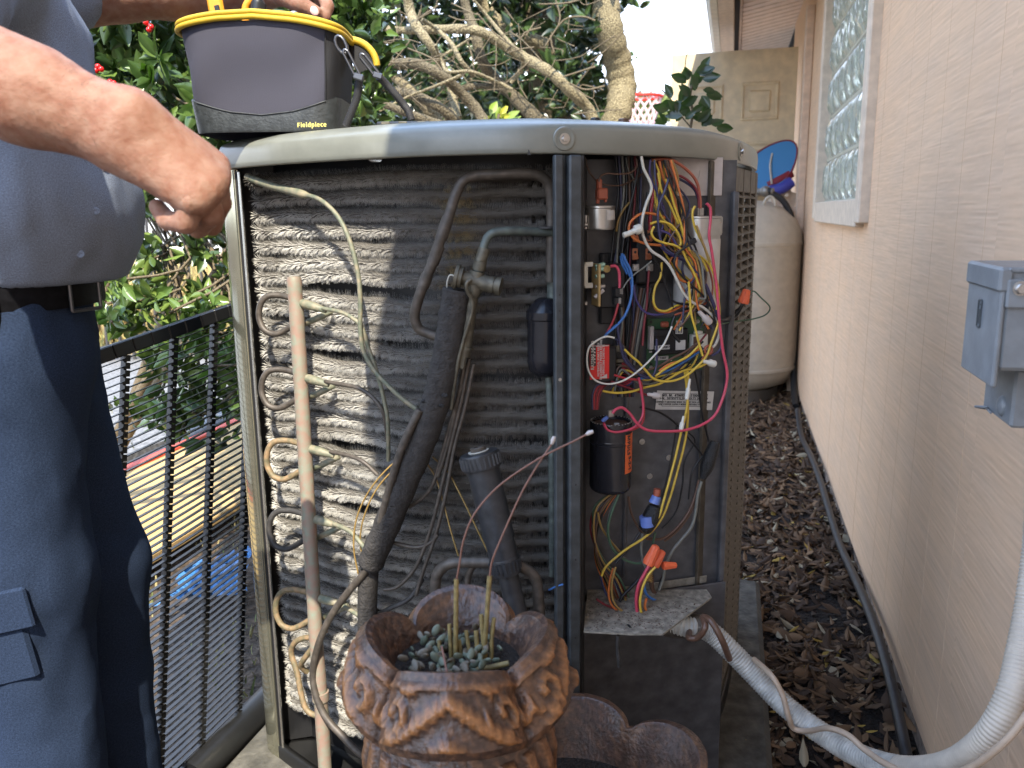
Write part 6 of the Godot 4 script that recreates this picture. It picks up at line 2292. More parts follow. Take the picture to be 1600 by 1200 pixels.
	for k in 4:
		wire(["brown", "black", "gray", "black"][k], 0.005, [[1002 + k * 5, 450], [996 + k * 4, 490], [990 + k * 3, 530], [984 + k * 3, 570]], 0.03)
	wire("brown", 0.0022, [[936, 284], [938, 276], [948, 271], [964, 272], [984, 270], [995, 260], [994, 248]], 0.06)
	wire("brown", 0.0020, [[914, 246], [922, 270], [940, 287], [966, 290], [984, 284], [1006, 270]], 0.03)
	wire("gray", 0.0016, [[978, 246], [982, 266], [990, 280], [992, 296]], 0.03)
	# relay leads
	wire("red", W, [[960, 586], [980, 592], [1000, 596], [1004, 620], [1006, 640], [1004, 660], [992, 670], [974, 674], [956, 674], [946, 668], [943, 660]], 0.085, "pink_wire")
	wire("pink", W, [[998, 590], [1002, 610], [1005, 634], [1003, 652], [990, 668], [966, 675], [950, 672], [944, 662]], 0.095)
	for k in 5:
		wire(["maroon", "red", "maroon", "red", "navy"][k], 0.0024, [[972, 566 + k * 3], [990, 584 + k * 2], [975, 596 + k * 2], [950 - k * 3, 600], [938 - k * 3, 615], [934 - k * 2, 640]], 0.05 + 0.004 * k)
	wire("maroon", W, [[955, 596], [976, 604], [998, 612], [1012, 618]], 0.07)
	wire("navy", W, [[962, 530], [972, 540], [980, 562], [996, 582], [1014, 590]], 0.075)
	# more thin leads of the upper harness
	for k in 16:
		var c: String = ["yellow", "black", "orange", "navy", "gray", "yellow", "purple", "black", "rust", "ochre", "black", "yellow", "navy", "brown", "orange", "black"][k]
		var x0 := 1016.0 + rnd(0, 34)
		wire(c, 0.0024, [[x0, 250], [x0 + rnd(-4, 12), 285 + rnd(-8, 8)], [x0 + rnd(0, 30), 330 + rnd(-10, 10)], [1062 + rnd(-30, 26), 386 + rnd(-10, 10)], [1080 + rnd(-36, 36), 425 + rnd(-16, 16)], [1100 + rnd(-30, 18), 465 + rnd(-12, 12)], [1108 + rnd(-60, 14), 505 + rnd(-14, 16)]], 0.05 + 0.003 * k)
	for k in 8:
		var c: String = ["black", "maroon", "navy", "black", "brown", "yellow", "gray", "black"][k]
		wire(c, 0.0023, [[1100 + rnd(-8, 10), 530 + rnd(-10, 20)], [1070 + rnd(-10, 10), 566 + rnd(-6, 10)], [1034 + rnd(-10, 10), 588 + rnd(-6, 10)], [1000 + rnd(-10, 8), 592 + rnd(-8, 10)], [968 + rnd(-8, 8), 580 + rnd(-10, 20)], [956 + rnd(-8, 8), 610 + rnd(-8, 20)]], 0.045 + 0.004 * k)
	# insulated splice caps
	for e in [[984, 364, 1002, 356, "insulator", 0.0075], [1092, 487, 1110, 505, "plate_pale", 0.0062], [1098, 564, 1118, 569, "insulator", 0.0058], [1078, 592, 1073, 624, "insulator", 0.0038], [1068, 650, 1064, 672, "insulator", 0.0038], [1012, 616, 1030, 619, "plate_pale", 0.0050]]:
		var mb := MB.new()
		var a := q(e[0], e[1], 0.098)
		var b := q(e[2], e[3], 0.098)
		mb.tube([a, a.lerp(b, 0.1), a.lerp(b, 0.42), a.lerp(b, 0.5), a.lerp(b, 0.92), b], [e[5] * 0.45, e[5] * 0.55, e[5] * 0.6, e[5], e[5] * 0.98, e[5] * 0.7], 14)
		put(mb, "splice_cap", mm(e[4]), cbox)
	var tag2 := MB.new()
	tag2.tube([q(974, 368, 0.1), q(986, 363, 0.1)], 0.0042, 10)
	put(tag2, "splice_cap", mm("insulator"), cbox)
	# nylon tie round the harness
	var ty := MB.new()
	ty.bar(q(1054, 398, 0.104), q(1084, 378, 0.104), 0.005, 0.0025, Vector3.UP, 0.0006)
	ty.box(q(1083, 377, 0.105), Vector3(0.010, 0.008, 0.005), 0.0012, bb * Basis(Vector3.BACK, 0.4))
	put(ty, "cable_tie", mm("tool_black"), cbox)
	# red ring connector
	var rg := MB.new()
	var rp := []
	for i in 15:
		rp.append(q(1107 + 5.5 * cos(TAU * i / 14.0), 547 + 6.5 * sin(TAU * i / 14.0), 0.09))
	rg.tube(rp, 0.0022, 7, false)
	rg.tube([q(1104, 553, 0.09), q(1098, 562, 0.085)], 0.0028, 8)
	put(rg, "red_ring_terminal", mm("wire_rust"), cbox)
	# two long yellow leads to the lower splice
	wire("yellow", 0.0030, [[1074, 580], [1076, 600], [1074, 630], [1070, 654], [1064, 676], [1056, 712], [1046, 750], [1036, 786], [1030, 806], [1018, 822]], 0.085)
	wire("yellow", 0.0030, [[1070, 580], [1073, 606], [1075, 640], [1073, 672], [1068, 700], [1058, 738], [1048, 774], [1036, 806], [1022, 826], [1004, 842], [976, 860], [948, 884], [940, 900]], 0.08)
	wire("black", W, [[1086, 580], [1092, 610], [1098, 650], [1108, 690]], 0.03)
	wire("black", W, [[1000, 636], [1030, 644], [1054, 660], [1072, 680], [1092, 704], [1100, 716]], 0.05)
	wire("black", 0.0024, [[1098, 712], [1082, 736], [1078, 760], [1076, 780]], 0.05)
	wire("black", 0.0024, [[1076, 676], [1086, 690], [1070, 720], [1066, 760], [1056, 800], [1034, 826]], 0.03)
	wire("black", 0.0024, [[1058, 660], [1052, 700], [1044, 740], [1034, 780]], 0.025)
	# taped splice on the right with its leads
	var tp := MB.new()
	tp.tube(curve(qs([[1118, 690], [1112, 706], [1104, 730], [1098, 748]], 0.06), 5), [0.0080, 0.0086, 0.0092, 0.0100, 0.0104, 0.0112, 0.0118, 0.0116, 0.0120, 0.0118, 0.0112, 0.0102, 0.0085, 0.0072, 0.0060, 0.0055], 14)
	put(tp, "taped_splice", mm("tape_black"), cbox)
	wire("gray", 0.0042, [[1096, 752], [1090, 775], [1087, 800], [1080, 824], [1064, 844], [1050, 862], [1040, 885], [1036, 905], [1030, 922]], 0.055)
	wire("brown", 0.0036, [[1092, 750], [1086, 775], [1076, 800], [1060, 822], [1042, 838], [1028, 843], [1010, 842]], 0.05)
	wire("brown", 0.0030, [[1088, 780], [1076, 806], [1058, 830], [1038, 846]], 0.045)
	# black and blue taped plug in the middle
	var b1 := MB.new()
	b1.tube(curve(qs([[1023, 790], [1018, 806], [1010, 822], [1004, 830]], 0.075), 4), [0.009, 0.011, 0.0128, 0.0136, 0.0142, 0.0142, 0.0140, 0.0136, 0.013, 0.0124, 0.0115, 0.010, 0.008], 14)
	var b1n := put(b1, "taped_plug", mm("tape_black"), cbox)
	var b2 := MB.new()
	b2.tube([q(1026, 775, 0.075), q(1022, 786, 0.075)], [0.0078, 0.0092], 14)
	b2.tube([q(1010, 806, 0.0765), q(1012, 822, 0.0785)], [0.0116, 0.0120], 14)
	put(b2, "blue_sleeve", mm("splice_blue"), b1n)
	var b3 := MB.new()
	b3.tube([q(1027, 764, 0.075), q(1026, 774, 0.075)], [0.0058, 0.0062], 12)
	put(b3, "red_tip", mm("wire_rust"), b1n)
	# lower harness at the left
	for k in 10:
		var c: String = ["orange", "black", "ochre", "brown", "rust", "gray", "navy", "ochre", "maroon", "green"][k]
		wire(c, 0.0028, [[968 - k * 1.0, 764 + k * 0.5], [950 - k * 2.2, 790], [935 - k * 1.2 + 3 * sin(k * 2.2), 820], [930 + 2.5 * sin(k * 3.1), 850], [932 + k * 1.6, 880], [942 + k * 3.0, 905], [952 + k * 4.0, 930 + k * 2]], 0.045 + 0.004 * (k % 4))
	wire("green", 0.0032, [[968, 770], [956, 800], [950, 826], [954, 850], [966, 868], [984, 878], [1000, 880], [1008, 872]], 0.07)
	wire("gray", 0.0032, [[966, 772], [952, 806], [950, 838], [960, 862], [976, 872]], 0.065)
	wire("ochre", 0.0028, [[934, 800], [940, 824], [956, 848], [972, 866]], 0.06)
	wire("black", 0.0032, [[1000, 832], [988, 850], [974, 866], [962, 880]], 0.075)
	wire("gray", 0.0034, [[1004, 834], [1002, 858], [1006, 880], [1012, 890]], 0.075)
	wire("green", 0.003, [[1024, 832], [1020, 850], [1016, 870]], 0.06)
	wire("brown", 0.003, [[982, 776], [986, 800], [996, 822], [1008, 838], [1022, 842]], 0.05)
	# wire nuts above the bracket and their bundle
	wire_nut(q(1012, 882, 0.095), q(1026, 852, 0.095), 0.0088)
	wire_nut(q(1022, 884, 0.088), q(1036, 860, 0.088), 0.0080)
	wire_nut(q(1036, 884, 0.09), q(1057, 883, 0.09), 0.0064)
	wire("pink", 0.0040, [[1016, 880], [1006, 898], [997, 916], [994, 940], [998, 966], [1008, 982]], 0.10)
	wire("maroon", 0.0036, [[1020, 884], [1010, 900], [999, 920], [997, 945], [1004, 970]], 0.09)
	wire("yellow", 0.0032, [[1024, 886], [1012, 900], [1003, 922], [1000, 946], [1006, 968], [1012, 981]], 0.105)
	wire("orange", 0.0032, [[1010, 935], [1008, 950], [1018, 966], [1032, 975]], 0.10)
	wire("brown", 0.0030, [[1036, 884], [1022, 888], [1012, 896]], 0.08)
	wire("blue", 0.0034, [[1006, 910], [1010, 928], [1024, 938], [1042, 944], [1052, 953], [1048, 959], [1030, 957], [1014, 954]], 0.07)
	wire("black", 0.0040, [[998, 905], [986, 918], [974, 930], [968, 940]], 0.06)
	wire("black", 0.0044, [[1040, 890], [1034, 906], [1030, 922]], 0.05)
	wire("brown", 0.006, [[1018, 900], [1020, 922], [1036, 936], [1060, 941]], 0.045)
	wire("orange", 0.0028, [[958, 888], [952, 912], [952, 936], [962, 952], [984, 962], [1008, 970], [1030, 976]], 0.085)
	wire("ochre", 0.0028, [[962, 886], [956, 910], [958, 938], [972, 955], [996, 968], [1010, 980]], 0.09)
	wire("maroon", 0.0028, [[932, 936], [944, 944], [962, 952], [986, 960], [1006, 966]], 0.08)
	wire("navy", 0.0028, [[938, 900], [946, 926], [962, 946], [990, 956], [1016, 957]], 0.075)
	var sp := MB.new()
	var spl := []
	for i in 30:
		spl.append(q(1014 + 4.5 * cos(i * 0.9), 896 + i * 0.45, 0.09 + 0.006 * sin(i * 0.9)))
	sp.tube(curve(spl, 2), 0.0016, 6)
	put(sp, "coiled_wire", mm("wire_ochre"), cbox)
	# loose green lead with a wire nut outside on the right side
	var g := MB.new()
	g.tube(curve([q(1100, 508, 0.05), q(1122, 503, 0.045), pv(1146, 492, 1.40), pv(1158, 478, 1.40), pv(1163, 468, 1.40)], 6), 0.0024, 7)
	g.tube(curve([q(1110, 498, 0.05), q(1126, 500, 0.045), pv(1148, 496, 1.41), pv(1160, 477, 1.405)], 6), 0.0022, 7)
	put(g, "black_wire", mm("wire_black"), cbox)
	var gw := MB.new()
	gw.tube(curve([pv(1166, 474, 1.40), pv(1176, 455, 1.40), pv(1190, 466, 1.41), pv(1203, 480, 1.42), pv(1196, 492, 1.43), pv(1174, 499, 1.43), pv(1150, 502, 1.42), q(1128, 506, 0.04)], 7), 0.0013, 6)
	put(gw, "green_wire", mm("wire_green"), cbox)
	wire_nut(pv(1161, 474, 1.40), pv(1167, 452, 1.40), 0.0086)
# ---------------------------------------------------------------- removed guard panel standing on the left
func build_leaning_panel() -> void:
	var tr := pv(392, 474, 1.78)
	var tl := pv(120, 556, 1.42)
	var br := on_y(372, 1150, 0.035)
	var v := br - tr
	var u := tl - tr
	var n := u.cross(v).normalized()
	if n.dot(CAM - tr) < 0:
		n = -n
	var pn := thing("guard_panel", "black louvered guard panel taken off the condenser and leaning at its left", "guard panel", br)
	var f := func(a: float, b: float) -> Vector3: return tr + u * a + v * b + n * 0.02 * sin(PI * clampf(a * 0.8, 0, 1)) - Vector3(0, 0.012 * a * a, 0)
	var top := MB.new()
	var tp := []
	for i in 13:
		tp.append(f.call(i / 12.0 * 1.15, 0.0))
	for i in 12:
		top.bar(tp[i], tp[i + 1], 0.016, 0.026, v, 0.002)
	put(top, "top_bar", mm("guard_black"), pn)
	var bot := MB.new()
	for i in 12:
		bot.bar(f.call(-0.06 + i / 12.0 * 1.2, 1.03), f.call(-0.06 + (i + 1) / 12.0 * 1.2, 1.03), 0.03, 0.05, v, 0.006)
	put(bot, "bottom_bar", mm("guard_black"), pn)
	var ribs := [0.0, 0.27, 0.53, 0.79, 1.05]
	for a in ribs:
		var rb := MB.new()
		for i in 66:
			# notched edge: one tooth for every slat
			var p0: Vector3 = f.call(a, (i + 0.1) / 66.0)
			var p1: Vector3 = f.call(a, (i + 0.92) / 66.0)
			rb.bar(p0, p1, 0.010, 0.010, u)
		rb.bar(f.call(a, 0.0) - n * 0.007, f.call(a, 1.0) - n * 0.007, 0.009, 0.006, u)
		put(rb, "rib", mm("guard_black"), pn)
	# slats: thin blades tipped a little
	for i in 66:
		var b := (i + 0.5) / 66.0
		var m := MB.new()
		var rows := [[], [], [], []]
		for k in 9:
			var a := -0.02 + k / 8.0 * 1.15
			var p: Vector3 = f.call(a, b)
			var tilt := Vector3(0, 0.0007, 0)
			rows[0].append(p + n * 0.0060 + tilt + Vector3(0, 0.0008, 0))
			rows[1].append(p - n * 0.0060 - tilt + Vector3(0, 0.0008, 0))
			rows[2].append(p - n * 0.0060 - tilt - Vector3(0, 0.0008, 0))
			rows[3].append(p + n * 0.0060 + tilt - Vector3(0, 0.0008, 0))
		m.sheet([rows[0], rows[1]])
		m.sheet([rows[1], rows[2]])
		m.sheet([rows[2], rows[3]])
		m.sheet([rows[3], rows[0]])
		put(m, "guard_slat", mm("guard_black"), pn)
	# black corrugated hose end lying by its foot
	var hs := MB.new()
	hs.tube(curve([on_y(300, 1215, 0.04), on_y(350, 1165, 0.05), on_y(395, 1120, 0.05), on_y(430, 1085, 0.05)], 5), 0.035, 12)
	var h := put(hs, "black_pipe", mm("guard_black"))
	tag(h, "thick black pipe on the ground at the foot of the guard panel", "pipe")

# ---------------------------------------------------------------- disconnect, conduit, pipe along the wall
func build_wall_things() -> void:
	var wx := 0.39
	var d := thing("disconnect_box", "gray metal electrical disconnect box on the tan wall", "disconnect box", Vector3(wx, 0.8, -0.98))
	var x0 := 0.275
	var za := -1.075
	var zb := -0.957
	var bx := MB.new()
	bx.prism(PackedVector2Array([Vector2(wx - 0.002, 1.036), Vector2(x0 + 0.004, 1.036), Vector2(x0 + 0.004, 0.952), Vector2(x0 + 0.028, 0.915), Vector2(wx - 0.002, 0.915)]), 0.001, Transform3D(Basis.IDENTITY, Vector3(0, 0, za)))
	bx.box(Vector3((x0 + wx) / 2, 0.984, (za + zb) / 2), Vector3(wx - x0, 0.106, zb - za), 0.004)
	put(bx, "body", mm("box_grey"), d)
	var cv := MB.new()
	# front cover, hinged under the cap
	cv.box(Vector3(x0 - 0.002, 0.972, (za + zb) / 2), Vector3(0.006, 0.118, zb - za + 0.004), 0.002)
	put(cv, "cover", mm("box_grey"), d)
	var cap := MB.new()
	cap.box(Vector3(x0 - 0.001, 1.026, (za + zb) / 2), Vector3(0.014, 0.026, zb - za + 0.008), 0.003)
	cap.box(Vector3((x0 + wx) / 2, 1.036, (za + zb) / 2), Vector3(wx - x0, 0.006, zb - za + 0.008), 0.002)
	put(cap, "cap", mm("box_grey"), d)
	var lo := MB.new()
	lo.box(Vector3((x0 + 0.03 + wx) / 2, 0.893, -1.050), Vector3(wx - x0 - 0.03, 0.066, 0.104), 0.003)
	put(lo, "lower_body", mm("box_grey"), d)
	var kn := MB.new()
	kn.ball(Vector3(x0 + 0.030, 0.878, -1.03), Vector3(0.006, 0.012, 0.011), 12, 8)
	put(kn, "knockout", mm("box_grey"), d)
	var tab := MB.new()
	tab.box(Vector3(wx - 0.05, 1.012, zb + 0.002), Vector3(0.13, 0.03, 0.008), 0.002)
	put(tab, "lug_plate", mm("box_grey"), d)
	var bo := MB.new()
	bo.lathe([Vector2(0.0075, 0), Vector2(0.0075, 0.002), Vector2(0, 0.002)], 18, Transform3D(basis_y(Vector3.BACK, Vector3.UP), Vector3(x0 + 0.0115, 1.018, zb + 0.006)))
	bo.lathe([Vector2(0.0062, 0.002), Vector2(0.0062, 0.0062), Vector2(0.005, 0.0072), Vector2(0, 0.0072)], 6, Transform3D(basis_y(Vector3.BACK, Vector3.UP), Vector3(x0 + 0.0115, 1.018, zb + 0.006)))
	put(bo, "bolt", mm("tin"), d)
	var lt := MB.new()
	var lz := (za + zb) / 2 - 0.004
	for s in [-1.0, 1.0]:
		lt.box(Vector3(x0 - 0.0055, 0.984, lz + s * 0.006), Vector3(0.002, 0.030, 0.002), 0.0006)
		lt.box(Vector3(x0 - 0.0055, 0.984 + s * 0.0148, lz), Vector3(0.002, 0.0024, 0.010), 0.0006)
	lt.box(Vector3(x0 - 0.0052, 0.981, lz), Vector3(0.0016, 0.016, 0.0022), 0.0004)
	lt.box(Vector3(x0 - 0.0052, 0.994, lz), Vector3(0.0016, 0.002, 0.006), 0.0004)
	put(lt, "latch", mm("post_dark"), d)
	var ws := MB.new()
	ws.tube(curve([Vector3(x0 + 0.028, 0.866, za + 0.0), Vector3(x0 + 0.02, 0.862, za - 0.02), Vector3(x0 + 0.034, 0.858, za - 0.03), Vector3(x0 + 0.030, 0.862, za - 0.01), Vector3(x0 + 0.026, 0.864, za + 0.02)], 5), 0.0016, 6)
	put(ws, "seal_wire", mm("box_grey"), d)
	# flexible conduit sweeping from the control box down and up the wall
	var cps2 := [on_y(1030, 972, 0.432), on_y(1070, 978, 0.432), pv(1104, 984, 1.27), pv(1135, 1010, 1.26), pv(1180, 1056, 1.24), pv(1228, 1104, 1.20), pv(1290, 1150, 1.15), pv(1350, 1184, 1.09), pv(1420, 1202, 1.02), pv(1490, 1192, 0.95), pv(1545, 1150, 0.90), pv(1580, 1085, 0.90), pv(1598, 1010, 0.93), pv(1612, 930, 0.96), pv(1624, 820, 0.98), Vector3(0.345, 0.88, -1.03)]
	var cc := curve(cps2, 16)
	var fine := []
	# ribbed wall: radius swells between rings
	var len := 0.0
	var dense := curve(cps2, 60)
	var rad := []
	for i in dense.size():
		if i > 0:
			len += (dense[i] as Vector3).distance_to(dense[i - 1])
		rad.append(0.0172 + 0.0007 * sin(len * TAU / 0.0052))
	var half := int(dense.size() * 0.52)
	var co := thing("flexible_conduit", "ribbed pale flexible conduit looping from the condenser up to the disconnect", "conduit", cps2[7])
	var cm := MB.new()
	cm.tube(dense.slice(0, half), rad.slice(0, half), 14)
	put(cm, "grey_length", mm("conduit_white"), co)
	var cm2 := MB.new()
	cm2.tube(dense.slice(half - 1), rad.slice(half - 1), 14)
	put(cm2, "ivory_length", mm("conduit_ivory"), co)
	var fit := MB.new()
	fit.tube([cc[4], cc[26]], 0.0215, 16)
	put(fit, "fitting", mm("tube_brown"), co)
	var ca := MB.new()
	ca.tube(curve([pv(1078, 984, 1.25), pv(1076, 996, 1.22), pv(1090, 996, 1.21), pv(1102, 980, 1.20), pv(1098, 964, 1.22), pv(1112, 972, 1.20), pv(1128, 1000, 1.19), pv(1140, 1030, 1.21)], 6), 0.0052, 8)
	var can := put(ca, "brown_cable", mm("wire_brown"))
	tag(can, "short brown cable coiled round the conduit's end under the bracket", "cable")
	var cb := MB.new()
	cb.tube(curve([pv(1178, 1030, 1.24), pv(1205, 1055, 1.185), pv(1222, 1085, 1.17), pv(1232, 1120, 1.16), pv(1240, 1138, 1.165), pv(1262, 1142, 1.15), pv(1294, 1138, 1.10), pv(1324, 1148, 1.07), pv(1352, 1172, 1.04), pv(1385, 1194, 1.0), pv(1430, 1212, 0.96), pv(1500, 1206, 0.90), pv(1560, 1168, 0.86), pv(1602, 1120, 0.85), pv(1640, 1060, 0.85)], 8), 0.0044, 8)
	var cbn := put(cb, "tan_cable", mm("cable_tan"))
	tag(cbn, "thin tan cable wound loosely along the flexible conduit", "cable")
	# black pipe along the foot of the wall
	var pp := []
	for e in [[1246, 640, 0.345], [1252, 680, 0.345], [1268, 715, 0.35], [1282, 752, 0.355], [1296, 800, 0.355], [1312, 850, 0.358], [1332, 895, 0.362], [1352, 940, 0.362], [1372, 995, 0.36], [1388, 1050, 0.358], [1402, 1110, 0.355], [1414, 1170, 0.35], [1426, 1240, 0.35]]:
		pp.append(on_x(e[0], e[1], e[2]))
	var pm := MB.new()
	pm.tube(curve(pp, 8), 0.0115, 10)
	var pd := put(pm, "drain_pipe", mm("pipe_black"))
	tag(pd, "long thin black drain pipe along the foot of the tan wall", "pipe")

# ---------------------------------------------------------------- tool bag on the lid
func build_bag_and_tools() -> void:
	var hd := 1.39
	var bl := pv(305, 216, hd)
	var br := pv(517, 208, hd)
	var base := (bl + br) * 0.5
	base.y = 1.2335
	var u := rh
	var w := -fh
	var dp := 0.17
	var ctr := base - w * dp * 0.5
	var bag := thing("tool_bag", "dark gray canvas tool bag with yellow zipper rim on the lid", "tool bag", ctr)
	var hgt := 0.166
	# outline of the bag at height t (0 to 1): a rounded rectangle
	var ringf := func(t: float, grow: float, y: float) -> Array:
		var hw := lerpf(0.112, 0.128, t) + grow
		var hdp := lerpf(0.078, 0.092, t) + grow
		var out := []
		for i in 72:
			var a := TAU * i / 72.0
			var c := cos(a)
			var s := sin(a)
			var e := 0.36
			var p := Vector2(signf(c) * pow(absf(c), e) * hw, signf(s) * pow(absf(s), e) * hdp)
			# cloth bellies and creases
			var bulge := 0.009 * sin(t * PI) * sin(a * 3.0 + t * 2.0) + 0.006 * sin(t * 7.0 + a * 5.0) * sin(t * PI)
			var lift := 0.0
			out.append(ctr + u * (p.x * (1.0 + bulge * 2.0)) + w * (p.y * (1.0 + bulge * 4.0)) + Vector3(0, y, 0))
		return out
	var bm := MB.new()
	var rows := []
	for j in 13:
		var t := j / 12.0
		var row: Array = ringf.call(t, 0.0, hgt * t)
		rows.append(row)
	bm.sheet(rows, true, true)
	# lid cloth, slightly domed
	var top: Array = rows[12]
	var lidr := [top]
	for s in [0.7, 0.35, 0.02]:
		var r2 := []
		for p in top:
			var cc: Vector3 = ctr + Vector3(0, hgt, 0)
			r2.append(cc + ((p as Vector3) - cc) * s + Vector3(0, 0.012 * (1.0 - s), 0))
		lidr.append(r2)
	bm.sheet(lidr, true, true)
	put(bm, "body", mm("nylon"), bag)
	# side panel of darker cloth on the right end
	var sp := MB.new()
	var srows := []
	for j in 9:
		var t := 0.05 + 0.93 * j / 8.0
		var ringr: Array = ringf.call(t, 0.0016, hgt * t)
		var row := []
		for k in range(-10, 11):
			row.append(ringr[posmod(k, 72)])
		srows.append(row)
	sp.sheet(srows, false, true)
	put(sp, "side_panel", mm("nylon_dark"), bag)
	# rubber base with a dipping upper edge
	var rb := MB.new()
	var r0: Array = ringf.call(0.0, 0.0035, 0.0)
	var r1: Array = ringf.call(0.0, 0.0045, 0.004)
	var up := []
	var up2 := []
	for i in 72:
		var p: Vector3 = r0[i] - ctr
		var x := p.dot(u) / 0.115
		var front := p.dot(w) > 0.06
		var h := (0.026 + 0.028 * x * x) if front else 0.054
		var tt := h / hgt
		var e: Array = ringf.call(tt, 0.003, h)
		up.append(e[i])
		var e2: Array = ringf.call(tt, 0.0, h + 0.001)
		up2.append(e2[i])
	rb.sheet([r0, r1, up, up2], true, true)
	put(rb, "rubber_base", mm("bag_rubber"), bag)
	var seam := MB.new()
	var sl := []
	for i in range(10, 27):
		sl.append((up[i] as Vector3) + w * 0.0008)
	seam.tube(sl, 0.0011, 5)
	put(seam, "piping", mm("bag_rubber"), bag)
	var seam2 := MB.new()
	sl = []
	for j in 12:
		sl.append((ringf.call(0.05 + j / 12.0 * 0.9, 0.0022, hgt * (0.05 + j / 12.0 * 0.9)) as Array)[10])
	seam2.tube(sl, 0.0014, 5)
	put(seam2, "side_seam", mm("nylon_dark"), bag)
	# two yellow zipper cords round the top
	for e in [[0.0045, -0.003], [0.0035, 0.0045]]:
		var zp := MB.new()
		var zl: Array = ringf.call(1.0, e[0], hgt + e[1])
		for i in zl.size():
			var x: float = ((zl[i] as Vector3) - ctr).dot(u) / 0.13
			zl[i] += Vector3(0, 0.008 - 0.014 * x * x - 0.006 * maxf(x, 0.0), 0)
		zl.append(zl[0])
		zp.tube(zl, 0.0044, 8, false)
		put(zp, "yellow_zipper", mm("zip_yellow"), bag)
	# open flap at the right rear with yellow edge
	var fl := MB.new()
	var fp := []
	for i in 13:
		var a := lerpf(-0.2, 1.5, i / 12.0)
		fp.append(pv(545 + 44 * sin(a), 62 + 44 * (1.0 - cos(a)), hd + 0.10))
	fl.tube(fp, 0.006, 8)
	put(fl, "yellow_zipper", mm("zip_yellow"), bag)
	var fc := MB.new()
	var inner := []
	for p in fp:
		inner.append(((p as Vector3) - (ctr + Vector3(0, 0.1, 0))) * 0.8 + ctr + Vector3(0, 0.09, 0))
	fc.sheet([fp, inner])
	put(fc, "flap", mm("nylon_dark"), bag)
	# brand print on the rubber base
	text_part("Fieldpiece", pv(487, 195, hd - 0.008), Basis(u, Vector3.UP, w) * Basis(Vector3.BACK, 0.01), 0.0072, mm("print_yellow"), bag)
	# shoulder strap: rings, snap hooks, ribbed webbing
	var dr := MB.new()
	var dp2 := []
	for i in 13:
		var a := TAU * i / 12.0
		dp2.append(pv(533 + 8 * cos(a) + 5 * sin(a), 70 + 14 * sin(a), hd - 0.02))
	dr.tube(dp2, 0.0026, 7, false)
	put(dr, "strap_ring", mm("gunmetal"), bag)
	for e in [[540, 82, 560, 120, -0.03], [566, 88, 590, 118, 0.03]]:
		var hk := MB.new()
		var a := pv(e[0], e[1], hd + e[4])
		var b := pv(e[2], e[3], hd + e[4])
		var sd := (b - a).normalized().cross(fh).normalized() * 0.004
		hk.tube([a + sd, b + sd], 0.0022, 7)
		hk.tube([a - sd, b - sd], 0.0022, 7)
		hk.tube(curve([a + sd, a - (b - a) * 0.12, a - sd], 4), 0.0022, 7)
		hk.box(b, Vector3(0.017, 0.010, 0.006), 0.002, Basis(u, Vector3.UP, w) * Basis(Vector3.BACK, -0.3))
		put(hk, "snap_hook", mm("gunmetal"), bag)
	for path in [[[562, 122, -0.02], [560, 138, -0.015], [556, 158, -0.01], [548, 178, -0.005], [541, 196, 0.0]], [[592, 120, 0.04], [604, 132, 0.05], [618, 148, 0.055], [630, 163, 0.06], [638, 174, 0.06], [643, 188, 0.06]]]:
		var st := MB.new()
		var l := []
		for e in path:
			l.append(pv(e[0], e[1], hd + e[2]))
		var cvv := curve(l, 9)
		var rr := []
		for i in cvv.size():
			rr.append(0.0058 + (0.0012 if i % 2 == 0 else 0.0))
		st.tube(cvv, rr, 8)
		put(st, "strap", mm("webbing"), bag)
	# tools standing in the bag
	var t1 := thing("orange_handled_tool", "flat orange tool handle sticking out of the tool bag", "hand tool", pv(340, 30, hd + 0.05))
	var m1 := MB.new()
	m1.bar(pv(343, 40, hd + 0.02), pv(330, -30, hd + 0.02), 0.024, 0.010, fh, 0.003)
	put(m1, "handle", mm("tool_orange"), t1)
	var m1b := MB.new()
	m1b.bar(pv(342, 24, hd + 0.013), pv(338, 8, hd + 0.013), 0.008, 0.003, fh, 0.001)
	put(m1b, "slot", mm("tool_black"), t1)
	var t2 := thing("black_grip_tool", "curved yellow tool with black rubber grip in the tool bag", "hand tool", pv(395, 30, hd + 0.06))
	var m2 := MB.new()
	m2.tube(curve([pv(384, 36, hd + 0.025), pv(384, 12, hd + 0.025), pv(392, 0, hd + 0.025), pv(402, -8, hd + 0.025)], 5), 0.0062, 10)
	put(m2, "shank", mm("tool_orange"), t2)
	var m3 := MB.new()
	m3.tube(curve([pv(404, 36, hd + 0.03), pv(403, 16, hd + 0.03), pv(404, 2, hd + 0.03), pv(408, -4, hd + 0.03)], 5), [0.0125, 0.0128, 0.013, 0.0132, 0.0133, 0.0133, 0.0132, 0.013, 0.0128, 0.0125, 0.012, 0.0115, 0.011, 0.010, 0.008, 0.005], 16)
	put(m3, "grip", mm("tool_black"), t2)
	var t3 := MB.new()
	t3.tube([pv(462, 30, hd + 0.04), pv(460, 22, hd + 0.04)], 0.006, 12)
	t3.ball(pv(459, 21, hd + 0.04), Vector3(0.0075, 0.004, 0.0075), 12, 6)
	var t3n := put(t3, "gauge_fitting", mm("silver"))
	tag(t3n, "small silver fitting peeping over the bag's rim below the fingers", "fitting")
	# flat black gauge lying on the lid
	var gg := thing("black_gauge", "flat black gauge set lying on the lid right of the bag", "gauge", pv(632, 190, 1.42))
	var g1 := MB.new()
	var gc := pv(632, 188, 1.42)
	gc.y = 1.2355 + 0.006
	g1.box(gc, Vector3(0.088, 0.012, 0.05), 0.003, Basis(u, Vector3.UP, w))
	put(g1, "case", mm("tool_black"), gg)
